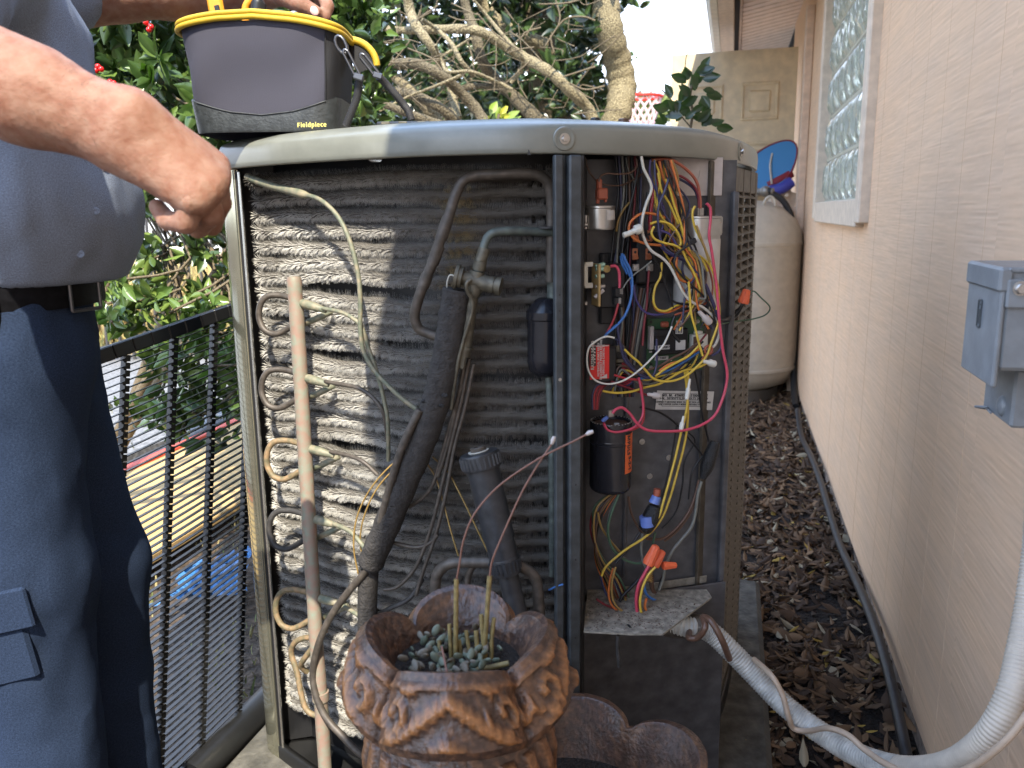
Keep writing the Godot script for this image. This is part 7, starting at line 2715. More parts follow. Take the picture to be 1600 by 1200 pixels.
	for e in [-0.028, 0.0, 0.03]:
		var g2 := MB.new()
		g2.box(gc + u * e + w * 0.024 + Vector3(0, 0.003, 0), Vector3(0.014, 0.005, 0.004), 0.001, Basis(u, Vector3.UP, w))
		put(g2, "port", mm("valve_brass"), gg)
	# two dark caps standing on the lid
	for e in [[930, 0.0088, "short black plastic cap standing on the lid left of leaning trunk", "tool_black", 0.016], [974, 0.0092, "short dark brown cap standing on the lid under leaning trunk", "wire_brown", 0.014]]:
		var p := pv(e[0], 188, 1.50)
		p.y = 1.236
		var cm := MB.new()
		cm.lathe([Vector2(0, 0), Vector2(e[1] + 0.001, 0), Vector2(e[1], 0.004), Vector2(e[1] * 0.98, e[4] + 0.006), Vector2(e[1] * 0.8, e[4] + 0.0075), Vector2(0, e[4] + 0.0075)], 20, Transform3D(Basis.IDENTITY, p))
		var cn := put(cm, "cap", mm(e[3]))
		tag(cn, e[2], "cap", "dark caps standing on the lid")
# ---------------------------------------------------------------- the worker
# Distance field of tapered bones joined smoothly, meshed by surface nets.
class Field:
	var a := PackedVector3Array()
	var ba := PackedVector3Array()
	var inv := PackedFloat32Array()
	var ra := PackedFloat32Array()
	var rb := PackedFloat32Array()
	var k := 0.03
	var style := 0
	var noise: FastNoiseLite
	var top := 1e9
	var bottom := -1e9

	func bone(p: Vector3, q: Vector3, r1: float, r2: float) -> void:
		a.append(p)
		ba.append(q - p)
		inv.append(1.0 / maxf((q - p).length_squared(), 1e-9))
		ra.append(r1)
		rb.append(r2)

	func chain(pts: Array, rad: Array) -> void:
		for i in pts.size() - 1:
			bone(pts[i], pts[i + 1], rad[i], rad[i + 1])

	func dist(p: Vector3, list: PackedInt32Array) -> float:
		var r := 1e9
		for i in list:
			var pa := p - a[i]
			var h := clampf(pa.dot(ba[i]) * inv[i], 0.0, 1.0)
			var d := (pa - ba[i] * h).length() - lerpf(ra[i], rb[i], h)
			var e := maxf(k - absf(r - d), 0.0) / k
			r = minf(r, d) - e * e * k * 0.25
		if style == 1:
			r -= 0.0075 * noise.get_noise_3d(p.x * 9.0, p.y * 4.5, p.z * 9.0) + 0.003 * noise.get_noise_3d(p.x * 24.0 + p.y * 9.0, p.y * 11.0, p.z * 24.0)
		elif style == 2:
			r -= 0.0085 * noise.get_noise_3d(p.x * 7.0, p.y * 3.2, p.z * 7.0) + 0.0032 * noise.get_noise_3d(p.x * 19.0, p.y * 13.0 + p.x * 6.0, p.z * 19.0)
		elif style == 3:
			r -= 0.0007 * noise.get_noise_3d(p.x * 60.0, p.y * 60.0, p.z * 60.0)
		return maxf(r, maxf(p.y - top, bottom - p.y))

	func mesh_into(mb: MB, cell: float) -> void:
		var lo := Vector3(1e9, 1e9, 1e9)
		var hi := -lo
		var n := a.size()
		for i in n:
			var m := maxf(ra[i], rb[i]) + k * 0.5 + cell * 2.0 + 0.012
			for e in [a[i], a[i] + ba[i]]:
				lo = lo.min(e - Vector3.ONE * m)
				hi = hi.max(e + Vector3.ONE * m)
		var B := 5
		var nx := int(ceil((hi.x - lo.x) / cell / B)) * B
		var ny := int(ceil((hi.y - lo.y) / cell / B)) * B
		var nz := int(ceil((hi.z - lo.z) / cell / B)) * B
		var sx := nx + 1
		var sxy := sx * (ny + 1)
		var val := PackedFloat32Array()
		val.resize(sxy * (nz + 1))
		val.fill(1e3)
		var idx := PackedInt32Array()
		idx.resize(val.size())
		idx.fill(-1)
		var all := PackedInt32Array(range(n))
		var half := cell * B * 0.5
		var reach := half * 1.7321 + cell + k * 0.5 + 0.014
		var active := []
		for bz in nz / B:
			for by in ny / B:
				for bx in nx / B:
					var c := lo + Vector3(bx, by, bz) * cell * B + Vector3(half, half, half)
					var near := PackedInt32Array()
					var best := 1e9
					for i in n:
						var pa := c - a[i]
						var h := clampf(pa.dot(ba[i]) * inv[i], 0.0, 1.0)
						var d := (pa - ba[i] * h).length() - lerpf(ra[i], rb[i], h)
						if d < reach:
							near.append(i)
						best = minf(best, d)
					if best > reach:
						continue
					var deep := best < -reach
					if not deep:
						active.append(Vector3i(bx * B, by * B, bz * B))
					elif c.y > top or c.y < bottom:
						deep = false
					if deep and absf(c.y - top) > reach and absf(c.y - bottom) > reach:
						for z in B + 1:
							for y in B + 1:
								for x in B + 1:
									var g := (bx * B + x) + (by * B + y) * sx + (bz * B + z) * sxy
									if val[g] > 999.0:
										val[g] = -0.05
						continue
					if best < -reach:
						active.append(Vector3i(bx * B, by * B, bz * B))
					for z in B + 1:
						for y in B + 1:
							for x in B + 1:
								var g := (bx * B + x) + (by * B + y) * sx + (bz * B + z) * sxy
								val[g] = dist(lo + Vector3(bx * B + x, by * B + y, bz * B + z) * cell, near)
		# one vertex in each cell that the surface crosses
		for o in active:
			for z in B:
				for y in B:
					for x in B:
						var g: int = (o.x + x) + (o.y + y) * sx + (o.z + z) * sxy
						var s := Vector3.ZERO
						var cnt := 0
						var v0 := val[g]
						var v1 := val[g + 1]
						var v2 := val[g + sx]
						var v3 := val[g + sx + 1]
						var v4 := val[g + sxy]
						var v5 := val[g + sxy + 1]
						var v6 := val[g + sxy + sx]
						var v7 := val[g + sxy + sx + 1]
						var ng := int(v0 < 0) + int(v1 < 0) + int(v2 < 0) + int(v3 < 0) + int(v4 < 0) + int(v5 < 0) + int(v6 < 0) + int(v7 < 0)
						if ng == 0 or ng == 8:
							continue
						if (v0 < 0) != (v1 < 0):
							s += Vector3(v0 / (v0 - v1), 0, 0)
							cnt += 1
						if (v2 < 0) != (v3 < 0):
							s += Vector3(v2 / (v2 - v3), 1, 0)
							cnt += 1
						if (v4 < 0) != (v5 < 0):
							s += Vector3(v4 / (v4 - v5), 0, 1)
							cnt += 1
						if (v6 < 0) != (v7 < 0):
							s += Vector3(v6 / (v6 - v7), 1, 1)
							cnt += 1
						if (v0 < 0) != (v2 < 0):
							s += Vector3(0, v0 / (v0 - v2), 0)
							cnt += 1
						if (v1 < 0) != (v3 < 0):
							s += Vector3(1, v1 / (v1 - v3), 0)
							cnt += 1
						if (v4 < 0) != (v6 < 0):
							s += Vector3(0, v4 / (v4 - v6), 1)
							cnt += 1
						if (v5 < 0) != (v7 < 0):
							s += Vector3(1, v5 / (v5 - v7), 1)
							cnt += 1
						if (v0 < 0) != (v4 < 0):
							s += Vector3(0, 0, v0 / (v0 - v4))
							cnt += 1
						if (v1 < 0) != (v5 < 0):
							s += Vector3(1, 0, v1 / (v1 - v5))
							cnt += 1
						if (v2 < 0) != (v6 < 0):
							s += Vector3(0, 1, v2 / (v2 - v6))
							cnt += 1
						if (v3 < 0) != (v7 < 0):
							s += Vector3(1, 1, v3 / (v3 - v7))
							cnt += 1
						idx[g] = mb.vert(lo + (Vector3(o.x + x, o.y + y, o.z + z) + s / cnt) * cell)
		# one quad round each crossed edge
		for o in active:
			for z in B:
				for y in B:
					for x in B:
						var gx: int = o.x + x
						var gy: int = o.y + y
						var gz: int = o.z + z
						var g := gx + gy * sx + gz * sxy
						var inside := val[g] < 0
						if gy > 0 and gz > 0 and inside != (val[g + 1] < 0):
							face(mb, idx[g], idx[g - sx], idx[g - sx - sxy], idx[g - sxy], inside)
						if gx > 0 and gz > 0 and inside != (val[g + sx] < 0):
							face(mb, idx[g], idx[g - sxy], idx[g - 1 - sxy], idx[g - 1], inside)
						if gx > 0 and gy > 0 and inside != (val[g + sxy] < 0):
							face(mb, idx[g], idx[g - 1], idx[g - 1 - sx], idx[g - sx], inside)

	func face(mb: MB, p: int, q: int, r: int, s: int, flip: bool) -> void:
		if p < 0 or q < 0 or r < 0 or s < 0:
			return
		if not flip:
			mb.tri(p, q, r)
			mb.tri(p, r, s)
		else:
			mb.tri(p, r, q)
			mb.tri(p, s, r)

func finger(f: Field, pts: Array, rad: Array) -> void:
	f.chain(pts, rad)

# where the line of sight through a picture place first meets the field
func march(f: Field, px: float, py: float, near: float, far: float) -> Vector3:
	var all := PackedInt32Array(range(f.a.size()))
	var hd := near
	while hd < far:
		if f.dist(pv(px, py, hd), all) < 0.0:
			break
		hd += 0.002
	return pv(px, py, hd - 0.001)

func build_person() -> void:
	var nz := FastNoiseLite.new()
	nz.seed = 91
	nz.frequency = 1.0
	nz.fractal_octaves = 2
	var side := Vector3(0.72, 0, 0.69)        # his right, towards the viewer
	var fwd := Vector3(0.69, 0, -0.72)
	var belly := pv(14, 325, 1.22)
	var chest := pv(-52, 60, 1.22)
	var pelvis := pv(-6, 488, 1.22)
	var neck := pv(-75, -85, 1.23)
	var head := neck + Vector3(0, 0.17, 0) + fwd * 0.06
	var rsh := pv(-55, -25, 1.22) + side * 0.185
	var lsh := pv(-55, -25, 1.22) - side * 0.185
	var who := thing("person", "worker in blue-gray shirt and navy trousers reaching to the condenser and tool bag", "person", Vector3(pelvis.x, 0, pelvis.z))
	# right arm (near): elbow out of frame, wrist, fist
	var re := pv(-175, 62, 0.80)
	var rw := pv(196, 206, 0.80)
	# left arm (far) over the bag
	var le := pv(190, -16, 1.47)
	var lw := pv(412, -19, 1.525)
	var body := MB.new()
	# trunk, head, upper arms and legs at a coarse grain
	var f := Field.new()
	f.k = 0.06
	f.noise = nz
	f.chain([pelvis, belly, chest, neck - Vector3(0, 0.05, 0)], [0.11, 0.125, 0.12, 0.07])
	f.bone(chest + side * 0.07, belly + side * 0.06, 0.10, 0.11)
	f.bone(chest - side * 0.07, belly - side * 0.06, 0.10, 0.11)
	f.bone(rsh, lsh, 0.06, 0.06)
	f.bone(neck - Vector3(0, 0.06, 0), neck + Vector3(0, 0.06, 0) + fwd * 0.03, 0.058, 0.054)
	f.chain([rsh, re], [0.058, 0.046])
	f.chain([lsh, le], [0.056, 0.044])
	var rk := pv(35, 905, 1.13)
	var lk := pv(142, 880, 1.30)
	var ra := Vector3(rk.x + 0.01, 0.09, rk.z + 0.01)
	var la := Vector3(lk.x - 0.008, 0.09, lk.z + 0.01)
	f.chain([pelvis + side * 0.085, rk, ra], [0.085, 0.055, 0.04])
	f.chain([pelvis - side * 0.085, lk, la], [0.085, 0.055, 0.04])
	f.mesh_into(body, 0.014)
	# head with brow, nose, chin
	var h := Field.new()
	h.k = 0.03
	h.noise = nz
	h.bone(head - fwd * 0.02, head + fwd * 0.015, 0.082, 0.078)
	h.bone(head + Vector3(0, -0.05, 0) + fwd * 0.03, head + Vector3(0, -0.085, 0) + fwd * 0.052, 0.055, 0.030)
	h.bone(neck, head - Vector3(0, 0.04, 0), 0.056, 0.056)
	h.bone(head + fwd * 0.088 + Vector3(0, 0.004, 0), head + fwd * 0.108 + Vector3(0, -0.034, 0), 0.008, 0.012)
	for s in [-1.0, 1.0]:
		h.bone(head + side * s * 0.076 + Vector3(0, 0.014, 0), head + side * s * 0.078 + Vector3(0, -0.022, 0), 0.014, 0.010)
	h.mesh_into(body, 0.006)
	# right forearm and fist
	var g := Field.new()
	g.k = 0.020
	g.style = 3
	g.noise = nz
	var fd := (rw - re).normalized()
	var across := fd.cross(fh).normalized()          # up and right in the picture
	if across.y < 0:
		across = -across
	g.bone(re, re.lerp(rw, 0.4), 0.0445, 0.043)
	g.chain([re.lerp(rw, 0.2) + across * 0.004, re.lerp(rw, 0.6) + across * 0.008, rw + across * 0.011], [0.0415, 0.034, 0.0240])
	g.chain([re.lerp(rw, 0.2) - across * 0.008, re.lerp(rw, 0.6) - across * 0.009, rw - across * 0.012], [0.040, 0.033, 0.0230])
	var mi := pv(336, 260, 0.842)
	var mm2 := pv(334, 281, 0.822)
	var mr := pv(321, 298, 0.806)
	var mp := pv(301, 316, 0.795)
	var w1 := rw + across * 0.018
	var w2 := rw - across * 0.016
	g.bone(w1, mi, 0.0190, 0.0150)
	g.bone(rw + across * 0.006, mm2, 0.0200, 0.0155)
	g.bone(rw - across * 0.006, mr, 0.0200, 0.0150)
	g.bone(w2, mp, 0.0190, 0.0140)
	# thumb root on the upper far side
	g.bone(rw + across * 0.009 + fh * 0.014, pv(292, 238, 0.875), 0.0185, 0.0165)
	g.mesh_into(body, 0.0042)
	var gk := Field.new()
	gk.k = 0.0030
	gk.style = 3
	gk.noise = nz
	gk.chain([mi, pv(342, 305, 0.865), pv(334, 335, 0.882), pv(322, 338, 0.878)], [0.0128, 0.0112, 0.0098, 0.0085])
	gk.chain([mm2, pv(342, 318, 0.838), pv(330, 352, 0.860), pv(310, 350, 0.868)], [0.0130, 0.0116, 0.0102, 0.0088])
	gk.chain([mr, pv(330, 334, 0.815), pv(310, 356, 0.842), pv(290, 344, 0.856)], [0.0128, 0.0114, 0.0102, 0.0088])
	gk.chain([mp, pv(291, 348, 0.798), pv(262, 345, 0.812), pv(246, 324, 0.820)], [0.0122, 0.0104, 0.0092, 0.0082])
	gk.chain([pv(282, 232, 0.872), pv(318, 262, 0.885), pv(332, 292, 0.890)], [0.0150, 0.0125, 0.0100])
	gk.mesh_into(body, 0.0034)
	# tendons and veins on the back of the hand come from slim ridges
	var tv := Field.new()
	tv.k = 0.006
	for e in [[mi, 0.6], [mm2, 0.35], [mr, 0.1]]:
		var m: Vector3 = e[0]
		tv.bone(m - fh * 0.0125, m.lerp(rw, 0.65) - fh * 0.0175, 0.0036, 0.0030)
	for e in [[mi, 0.0128], [mm2, 0.0132], [mr, 0.0124], [mp, 0.0100]]:
		tv.bone((e[0] as Vector3) - fh * 0.0062, (e[0] as Vector3) - fh * 0.0050 - Vector3(0, 0.004, 0), e[1], e[1] * 0.9)
	tv.mesh_into(body, 0.003)
	# left forearm and hand on the bag
	var l := Field.new()
	l.k = 0.018
	l.style = 3
	l.noise = nz
	l.chain([lsh.lerp(le, 0.45), le, le.lerp(lw, 0.35), lw], [0.052, 0.047, 0.045, 0.030])
	var ld := (lw - le).normalized()
	var lm := pv(472, -24, 1.52)
	l.bone(lw, lm, 0.026, 0.022)
	l.bone(lw + Vector3(0, -0.006, 0), pv(452, -6, 1.475), 0.022, 0.018)
	l.mesh_into(body, 0.006)
	var lf := Field.new()
	lf.k = 0.006
	lf.style = 3
	lf.noise = nz
	lf.chain([pv(440, -8, 1.465), pv(468, 6, 1.455), pv(493, 19, 1.455)], [0.0175, 0.0140, 0.0105])      # thumb
	lf.chain([lm, pv(500, -14, 1.48), pv(512, 10, 1.47), pv(509, 27, 1.465)], [0.0125, 0.0110, 0.0098, 0.0082])
	lf.chain([lm + Vector3(0, 0.004, 0) - side * 0.018, pv(496, -18, 1.50), pv(510, 4, 1.495), pv(508, 22, 1.49)], [0.0125, 0.0110, 0.0098, 0.0082])
	lf.chain([lm - side * 0.036, pv(490, -18, 1.52), pv(502, 4, 1.515), pv(502, 22, 1.51)], [0.0120, 0.0108, 0.0096, 0.0080])
	lf.chain([lm - side * 0.052, pv(484, -14, 1.54), pv(492, 4, 1.535), pv(492, 18, 1.53)], [0.0110, 0.0096, 0.0086, 0.0074])
	lf.mesh_into(body, 0.0034)
	var bn2 := put(body, "body", mm("skin"), who)
	# thumb nail
	var nl := MB.new()
	nl.ball(pv(491, 17, 1.445), Vector3(0.0066, 0.0082, 0.0022), 12, 7, Basis(rh, Vector3.UP, -fh) * Basis(Vector3.BACK, 0.7))
	put(nl, "nail", mm("nail"), bn2)
	# fine hair on the forearm
	var hb := MB.new()
	hb.poly3([Vector3(-0.5, 0, 0), Vector3(0, 1, 0.25), Vector3(0.5, 0, 0)])
	var xf := []
	for i in 900:
		var t := rng.randf()
		var an := rnd(-1.9, 1.9)
		var ax := re.lerp(rw, t * 0.95)
		var rad := lerpf(0.055, 0.036, t)
		var dd := (-fh * cos(an) + across * sin(an)).normalized()
		var dir := (dd * 0.45 + fd * 0.8 + Vector3(rnd(-0.3, 0.3), rnd(-0.3, 0.3), rnd(-0.3, 0.3))).normalized()
		var ln := rnd(0.006, 0.012)
		xf.append(Transform3D(basis_y(dir).scaled_local(Vector3(0.00022, ln, ln)), ax + dd * rad * 0.93))
	scatter(hb.mesh(), xf, [], "arm_hair", mm("hair"), who)
	# face details
	for s in [-1.0, 1.0]:
		var ey := MB.new()
		ey.ball(head + fwd * 0.074 + side * s * 0.031 + Vector3(0, 0.006, 0), Vector3.ONE * 0.012)
		put(ey, "eye", mm("eye"), who)
		var ir := MB.new()
		ir.ball(head + fwd * 0.083 + side * s * 0.031 + Vector3(0, 0.006, 0), Vector3.ONE * 0.0055)
		put(ir, "iris", mm("iris"), who)
	var lp := MB.new()
	lp.ball(head + fwd * 0.086 + Vector3(0, -0.062, 0), Vector3(0.022, 0.007, 0.010), 12, 8, Basis(side, Vector3.UP, -fwd))
	put(lp, "mouth", mm("lip"), who)
	var hr := Field.new()
	hr.k = 0.02
	hr.style = 3
	hr.noise = nz
	hr.bone(head + Vector3(0, 0.022, 0) - fwd * 0.028, head + Vector3(0, 0.034, 0) + fwd * 0.006, 0.085, 0.078)
	hr.bottom = head.y - 0.03
	var hm := MB.new()
	hr.mesh_into(hm, 0.008)
	put(hm, "hair", mm("hair"), who)
	# shirt: loose cloth over the trunk and upper arms
	var s := Field.new()
	s.k = 0.05
	s.style = 1
	s.noise = nz
	s.bottom = pelvis.y + 0.045
	var hem := pv(-8, 415, 1.22)
	s.chain([hem, belly, chest, neck - Vector3(0, 0.04, 0)], [0.135, 0.150, 0.140, 0.085])
	s.bone(chest + side * 0.07, belly + side * 0.06, 0.118, 0.130)
	s.bone(chest - side * 0.07, belly - side * 0.06, 0.118, 0.130)
	s.bone(belly + fwd * 0.02, hem + fwd * 0.012, 0.148, 0.128)
	s.bone(hem + side * 0.055, belly + side * 0.06, 0.118, 0.125)
	s.bone(hem - side * 0.055, belly - side * 0.06, 0.118, 0.125)
	s.bone(rsh, lsh, 0.078, 0.078)
	s.bone(rsh, rsh.lerp(re, 0.66), 0.080, 0.072)
	var ce := pv(104, -8, 1.42)
	s.bone(lsh, ce, 0.078, 0.055)
	var sm := MB.new()
	s.mesh_into(sm, 0.0085)
	put(sm, "shirt", mm("shirt"), who)
	# shirt placket with buttons on the front edge
	var bt := MB.new()
	for e in [[126, 397], [160, 262], [150, 330]]:
		var bp := march(s, e[0], e[1], 0.95, 1.4)
		bt.lathe([Vector2(0.0052, 0), Vector2(0.0052, 0.0016), Vector2(0.0040, 0.0024), Vector2(0, 0.0016)], 16, Transform3D(basis_y(-fh * 0.9 + rh * 0.5, Vector3.UP), bp))
	put(bt, "button", mm("shirt"), who)
	# trousers
	var t := Field.new()
	t.k = 0.035
	t.style = 2
	t.noise = nz
	t.top = pelvis.y + 0.052
	t.bone(pelvis + Vector3(0, 0.06, 0), pelvis - Vector3(0, 0.05, 0), 0.128, 0.118)
	t.bone(pelvis + side * 0.06 + Vector3(0, 0.06, 0), pelvis + side * 0.075 - Vector3(0, 0.06, 0), 0.118, 0.112)
	t.bone(pelvis - side * 0.06 + Vector3(0, 0.06, 0), pelvis - side * 0.075 - Vector3(0, 0.06, 0), 0.118, 0.112)
	t.chain([pelvis + side * 0.085 - Vector3(0, 0.05, 0), rk, Vector3(ra.x, 0.10, ra.z)], [0.112, 0.087, 0.075])
	t.chain([pelvis - side * 0.07 - Vector3(0, 0.05, 0) + fwd * 0.015, lk, Vector3(la.x, 0.10, la.z)], [0.112, 0.082, 0.082])
	var tm := MB.new()
	t.mesh_into(tm, 0.0095)
	put(tm, "trousers", mm("trousers"), who)
	# cargo pocket with flap on the near thigh
	var pk := MB.new()
	var pc := rk - fh * 0.088 - rh * 0.02
	var pb := Basis(Vector3.UP, 0.25) * Basis(rh, Vector3.UP, -fh) * Basis(Vector3.BACK, 0.12)
	pk.box(pv(-32, 990, 1.042), Vector3(0.12, 0.16, 0.022), 0.005, pb)
	put(pk, "cargo_pocket", mm("trousers"), who)
	var pf := MB.new()
	pf.box(pv(-32, 965, 1.031), Vector3(0.126, 0.06, 0.008), 0.003, pb)
	put(pf, "pocket_flap", mm("trousers"), who)
	# belt with buckle and phone pouch
	var bl := MB.new()
	var rows := [[], [], [], []]
	for i in 49:
		var a := TAU * i / 48.0
		var dir := fwd * cos(a) * 0.142 + side * sin(a) * 0.186
		var nn := dir.normalized()
		for k in 4:
			rows[k].append(pelvis + dir + nn * [0.0, 0.005, 0.005, 0.0][k] + Vector3(0, [0.016, 0.014, 0.052, 0.050][k], 0))
	bl.sheet(rows, false, true)
	put(bl, "belt", mm("belt"), who)
	var bu2 := MB.new()
	var bc := pelvis + fwd * 0.105 + side * 0.135 + Vector3(0, 0.033, 0)
	var bbs := Basis(Vector3.UP.cross((fwd * 0.6 + side * 0.8).normalized()).normalized(), Vector3.UP, (fwd * 0.6 + side * 0.8).normalized())
	for e in [[0.0, 0.024, 0.05, 0.005], [0.0, -0.024, 0.05, 0.005], [0.024, 0.0, 0.005, 0.05], [-0.024, 0.0, 0.005, 0.05]]:
		bu2.box(bc + bbs * Vector3(e[0], e[1], 0.006), Vector3(e[2], e[3], 0.005), 0.0015, bbs)
	put(bu2, "buckle", mm("gunmetal"), who)
	var ph := MB.new()
	ph.box(pelvis + side * 0.188 - fwd * 0.03 + Vector3(0, 0.0, 0), Vector3(0.07, 0.085, 0.026), 0.008, Basis(Vector3.UP.cross(side).normalized(), Vector3.UP, side))
	put(ph, "belt_pouch", mm("belt"), who)
	# boots
	for an in [ra, la]:
		var bo := Field.new()
		bo.k = 0.03
		bo.noise = nz
		bo.bone(an + Vector3(0, 0.06, 0), Vector3(an.x, 0.055, an.z), 0.055, 0.05)
		bo.bone(Vector3(an.x, 0.045, an.z) - fwd * 0.03, Vector3(an.x, 0.038, an.z) + fwd * 0.16, 0.046, 0.036)
		bo.bottom = 0.0
		var bm := MB.new()
		bo.mesh_into(bm, 0.010)
		put(bm, "boot", mm("boot"), who)
# ---------------------------------------------------------------- clay urn and the planter that carries it
func clay_surface(ctr: Vector3, prof: Array, lobes: int, phase: float, seg: int, per: int, relief: float) -> MB:
	var mb := MB.new()
	mb.use_c = true
	var nz := FastNoiseLite.new()
	nz.seed = 3
	nz.frequency = 1.0
	var base := 0
	# refine the profile: [r, y, lobe strength, relief kind]
	var pr := []
	for i in prof.size() - 1:
		for k in per:
			var t := float(k) / per
			var st := t * t * (3.0 - 2.0 * t) * 0.35 + t * 0.65
			pr.append([lerpf(prof[i][0], prof[i + 1][0], st), lerpf(prof[i][1], prof[i + 1][1], st), lerpf(prof[i][2], prof[i + 1][2], t), prof[i][3], lerpf(float(i), float(i + 1), t)])
	pr.append([prof[-1][0], prof[-1][1], prof[-1][2], prof[-1][3], float(prof.size() - 1)])
	for j in pr.size():
		var e: Array = pr[j]
		for i in seg + 1:
			var th := TAU * i / seg
			var lp := pow(absf(cos(th * lobes * 0.5 + phase)), 0.5)       # 1 in a lobe, 0 in a notch
			var r: float = e[0] * (1.0 + e[2] * 0.19 * (lp - 0.72))
			var y: float = e[1] + e[2] * 0.020 * (lp - 0.72) * 1.2
			var h := 0.0
			if e[3] == 1:
				# scrolls and leaf veins in the collar: bands round two eyes in every lobe and a veined leaf between
				var s: float = fmod(e[4], 1.0)
				var lt := fposmod(th * lobes * 0.5 + phase + PI * 0.5, PI) / PI - 0.5     # place within the lobe
				var eye := Vector2((absf(lt) - 0.33) * 3.6, (s - 0.52) * 1.5)
				var an := atan2(eye.y, eye.x * signf(lt))
				var swirl := sin(eye.length() * 17.0 - an)
				var leafv := sin(s * 11.0 + absf(lt) * 20.0)
				var m := smoothstep(0.62, 0.5, eye.length() * 1.25)
				h = smoothstep(0.0, 0.7, lerpf(leafv, swirl, m)) * smoothstep(0.0, 0.10, s) * smoothstep(1.0, 0.9, s)
				h = maxf(h, smoothstep(0.86, 0.95, s) * smoothstep(1.0, 0.97, s))
			elif e[3] == 2:
				# upright reeding on the body
				h = smoothstep(0.35, 0.9, absf(sin(th * 11.0 + 0.6 * sin(y * 30.0)))) * 0.8
			elif e[3] == 3:
				h = 0.15 * nz.get_noise_2d(th * 4.0, y * 60.0)
			var rough := nz.get_noise_3d(cos(th) * 9.0 * e[0] * 10.0, y * 90.0, sin(th) * 9.0 * e[0] * 10.0)
			r += relief * h + 0.0006 * rough
			var dark := Color(0.085, 0.049, 0.035)
			var warm := Color(0.58, 0.25, 0.085)
			var edge: float = 0.45 * e[2] * smoothstep(0.75, 0.98, 1.0 - absf(lp - 0.45))
			mb.col = dark.lerp(Color(0.165, 0.098, 0.070), clampf(0.5 + rough, 0, 1)).lerp(warm, clampf(h * h * 0.8 + edge * 0.4 + 0.45 * maxf(rough, 0.0), 0.0, 0.92))
			mb.vert(ctr + Vector3(cos(th) * r, y, sin(th) * r))
	var n := seg + 1
	for j in pr.size() - 1:
		for i in seg:
			var a := j * n + i
			mb.tri(a, a + 1, a + n + 1)
			mb.tri(a, a + n + 1, a + n)
	return mb

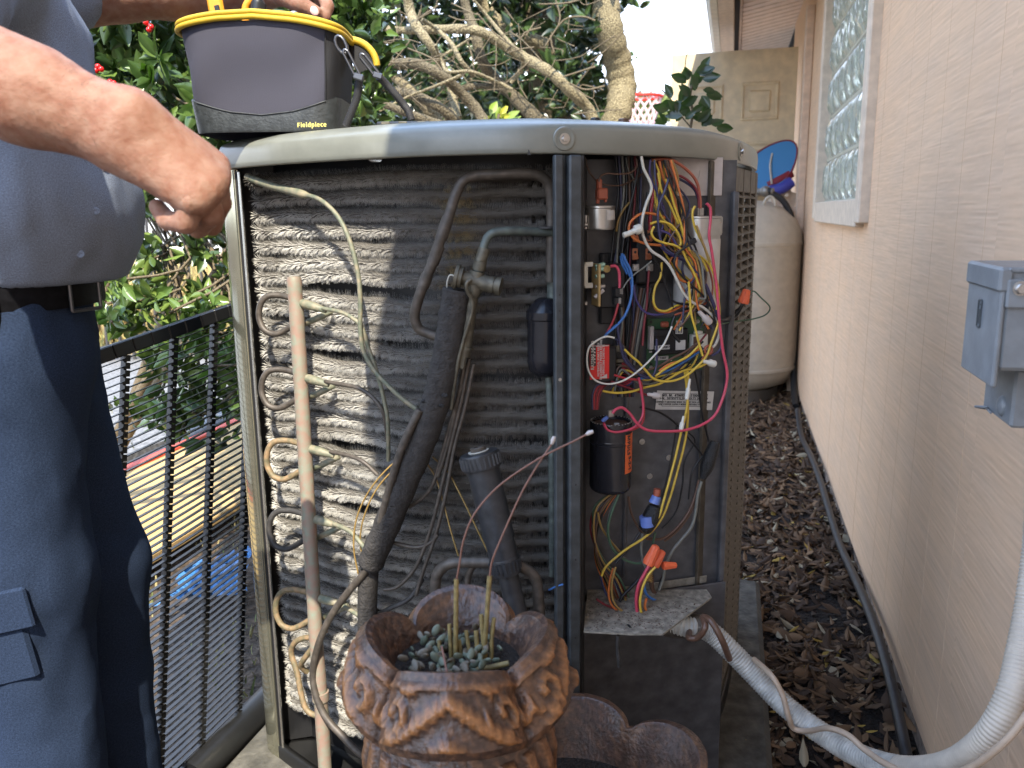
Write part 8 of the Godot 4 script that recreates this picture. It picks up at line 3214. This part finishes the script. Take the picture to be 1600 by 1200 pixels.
func build_pots() -> void:
	# lower planter with a scalloped rim, standing on the ground
	var lc := pv(886, 1180, 0.86)
	var ly := 0.428
	var low := thing("scalloped_planter", "large brown clay planter with scalloped rim below the carved urn", "planter", Vector3(lc.x, 0, lc.z))
	var lp := clay_surface(Vector3(lc.x, ly, lc.z), [[0.0, -0.450, 0, 0], [0.10, -0.450, 0, 2], [0.135, -0.36, 0, 2], [0.165, -0.20, 0.0, 2], [0.155, -0.09, 0.1, 0], [0.165, -0.06, 0.4, 1], [0.188, -0.012, 0.9, 0], [0.190, 0.004, 1, 0], [0.178, 0.006, 1, 0], [0.165, -0.02, 0.6, 0], [0.15, -0.06, 0.1, 0], [0.14, -0.075, 0, 0]], 8, 0.25, 160, 6, 0.006)
	put(lp, "pot", mm("clay"), low)
	var so := MB.new()
	so.lathe([Vector2(0.0, ly - 0.050), Vector2(0.09, ly - 0.052), Vector2(0.155, ly - 0.058)], 40, Transform3D(Basis.IDENTITY, Vector3(lc.x, 0, lc.z)))
	put(so, "soil", mm("potting_soil"), low)
	# carved urn
	var uc := pv(714, 990, 0.82)
	var ur := thing("carved_urn", "carved brown clay urn with leafy flared rim in the foreground", "urn", uc - Vector3(0, 0.25, 0))
	var up := clay_surface(uc, [[0.0, -0.262, 0, 0], [0.05, -0.262, 0, 0], [0.066, -0.235, 0, 2], [0.100, -0.165, 0, 2], [0.102, -0.130, 0, 2], [0.094, -0.100, 0, 0], [0.088, -0.084, 0.0, 3], [0.100, -0.078, 0.5, 0], [0.1170, -0.072, 0.95, 0], [0.1195, -0.062, 1.0, 1], [0.096, -0.004, 1.2, 0], [0.091, 0.003, 1.25, 0], [0.084, 0.000, 1.2, 3], [0.073, -0.020, 0.7, 3], [0.064, -0.044, 0.15, 3], [0.050, -0.052, 0.0, 3]], 4, -2.665, 320, 12, 0.0066)
	put(up, "pot", mm("clay"), ur)
	var us := MB.new()
	us.lathe([Vector2(0.0, -0.028), Vector2(0.04, -0.030), Vector2(0.074, -0.036)], 36, Transform3D(Basis.IDENTITY, uc))
	put(us, "soil", mm("potting_soil"), ur)
	# succulent remains
	var su := thing("succulent", "withered gray-green succulent with tall dry stalks growing in the carved urn", "succulent", uc - Vector3(0, 0.03, 0))
	var lf := MB.new()
	lf.ball(Vector3(0, 0.5, 0), Vector3(0.34, 0.55, 0.18), 8, 6)
	var lm := lf.mesh()
	var ms := []
	for c in [Color(0.11, 0.13, 0.085), Color(0.17, 0.19, 0.13), Color(0.14, 0.11, 0.07), Color(0.19, 0.165, 0.12)]:
		var m: StandardMaterial3D = mm("succulent").duplicate()
		m.albedo_color = c.linear_to_srgb()
		ms.append(m)
	for i in 110:
		var a := rnd(0, TAU)
		var r := 0.050 * sqrt(rng.randf())
		var p := uc + Vector3(cos(a) * r - 0.004, -0.030 + rnd(0.0, 0.012), sin(a) * r)
		var dir := Vector3(rnd(-1, 1), rnd(0.0, 0.9), rnd(-1, 1)).normalized()
		var s := rnd(0.007, 0.013)
		place(lm, "leaf", ms[i % 4], Transform3D(basis_y(dir).scaled_local(Vector3(s, s, s)), p), su)
	for e in [[712, 1035, 713, 905, 0.0027], [756, 1030, 765, 900, 0.0027], [690, 1035, 686, 1000, 0.0022], [705, 1040, 702, 975, 0.0023], [735, 1035, 728, 985, 0.0022], [748, 1035, 744, 985, 0.0028], [768, 1030, 772, 965, 0.0024], [760, 1040, 752, 960, 0.0026], [720, 1045, 716, 1000, 0.0032]]:
		tube_part([pv(e[0], e[1], 0.82), pv((e[0] + e[2]) / 2 + rnd(-2, 2), (e[1] + e[3]) / 2, 0.825), pv(e[2], e[3], 0.83)], e[4], "stalk", mm("stalk"), su, 4, 8)
	tube_part(pvs([[650, 1068, 0.80], [700, 1055, 0.80], [760, 1044, 0.80], [795, 1036, 0.80]], 0.80), 0.0030, "stalk", mm("stalk"), su, 4, 7)
	# thin flower stems rising in front of the coil
	tube_part(pvs([[713, 908, 0.83], [718, 880, 0.83], [724, 845, 0.83], [740, 805, 0.83], [770, 768, 0.835], [805, 740, 0.84], [850, 712, 0.845], [895, 690, 0.85], [918, 678, 0.85]], 0.83), 0.0011, "flower_stem", mm("twig_red"), su, 6, 6)
	tube_part(pvs([[765, 902, 0.83], [768, 880, 0.83], [775, 860, 0.83], [790, 825, 0.835], [815, 770, 0.84], [838, 730, 0.845], [858, 700, 0.85], [864, 690, 0.85]], 0.83), 0.0011, "flower_stem", mm("twig_red"), su, 6, 6)
	for e in [[916, 679, 927, 674], [862, 694, 866, 682]]:
		var b := MB.new()
		b.tube([pv(e[0], e[1], 0.85), pv((e[0] + e[2]) / 2, (e[1] + e[3]) / 2, 0.85), pv(e[2], e[3], 0.85)], [0.0016, 0.0026, 0.0018], 7)
		put(b, "bud", mm("plate_pale"), su)
	# one fallen twig over the urn's lip
	var tw := MB.new()
	tw.tube(curve([pv(690, 1010, 0.79), pv(700, 1060, 0.745), pv(702, 1090, 0.725), pv(715, 1120, 0.715), pv(738, 1150, 0.71)], 6), 0.0011, 6)
	var t2 := put(tw, "fallen_twig", mm("twig_red"))
	tag(t2, "thin dry reddish twig lying over the front lip of the carved urn", "twig")
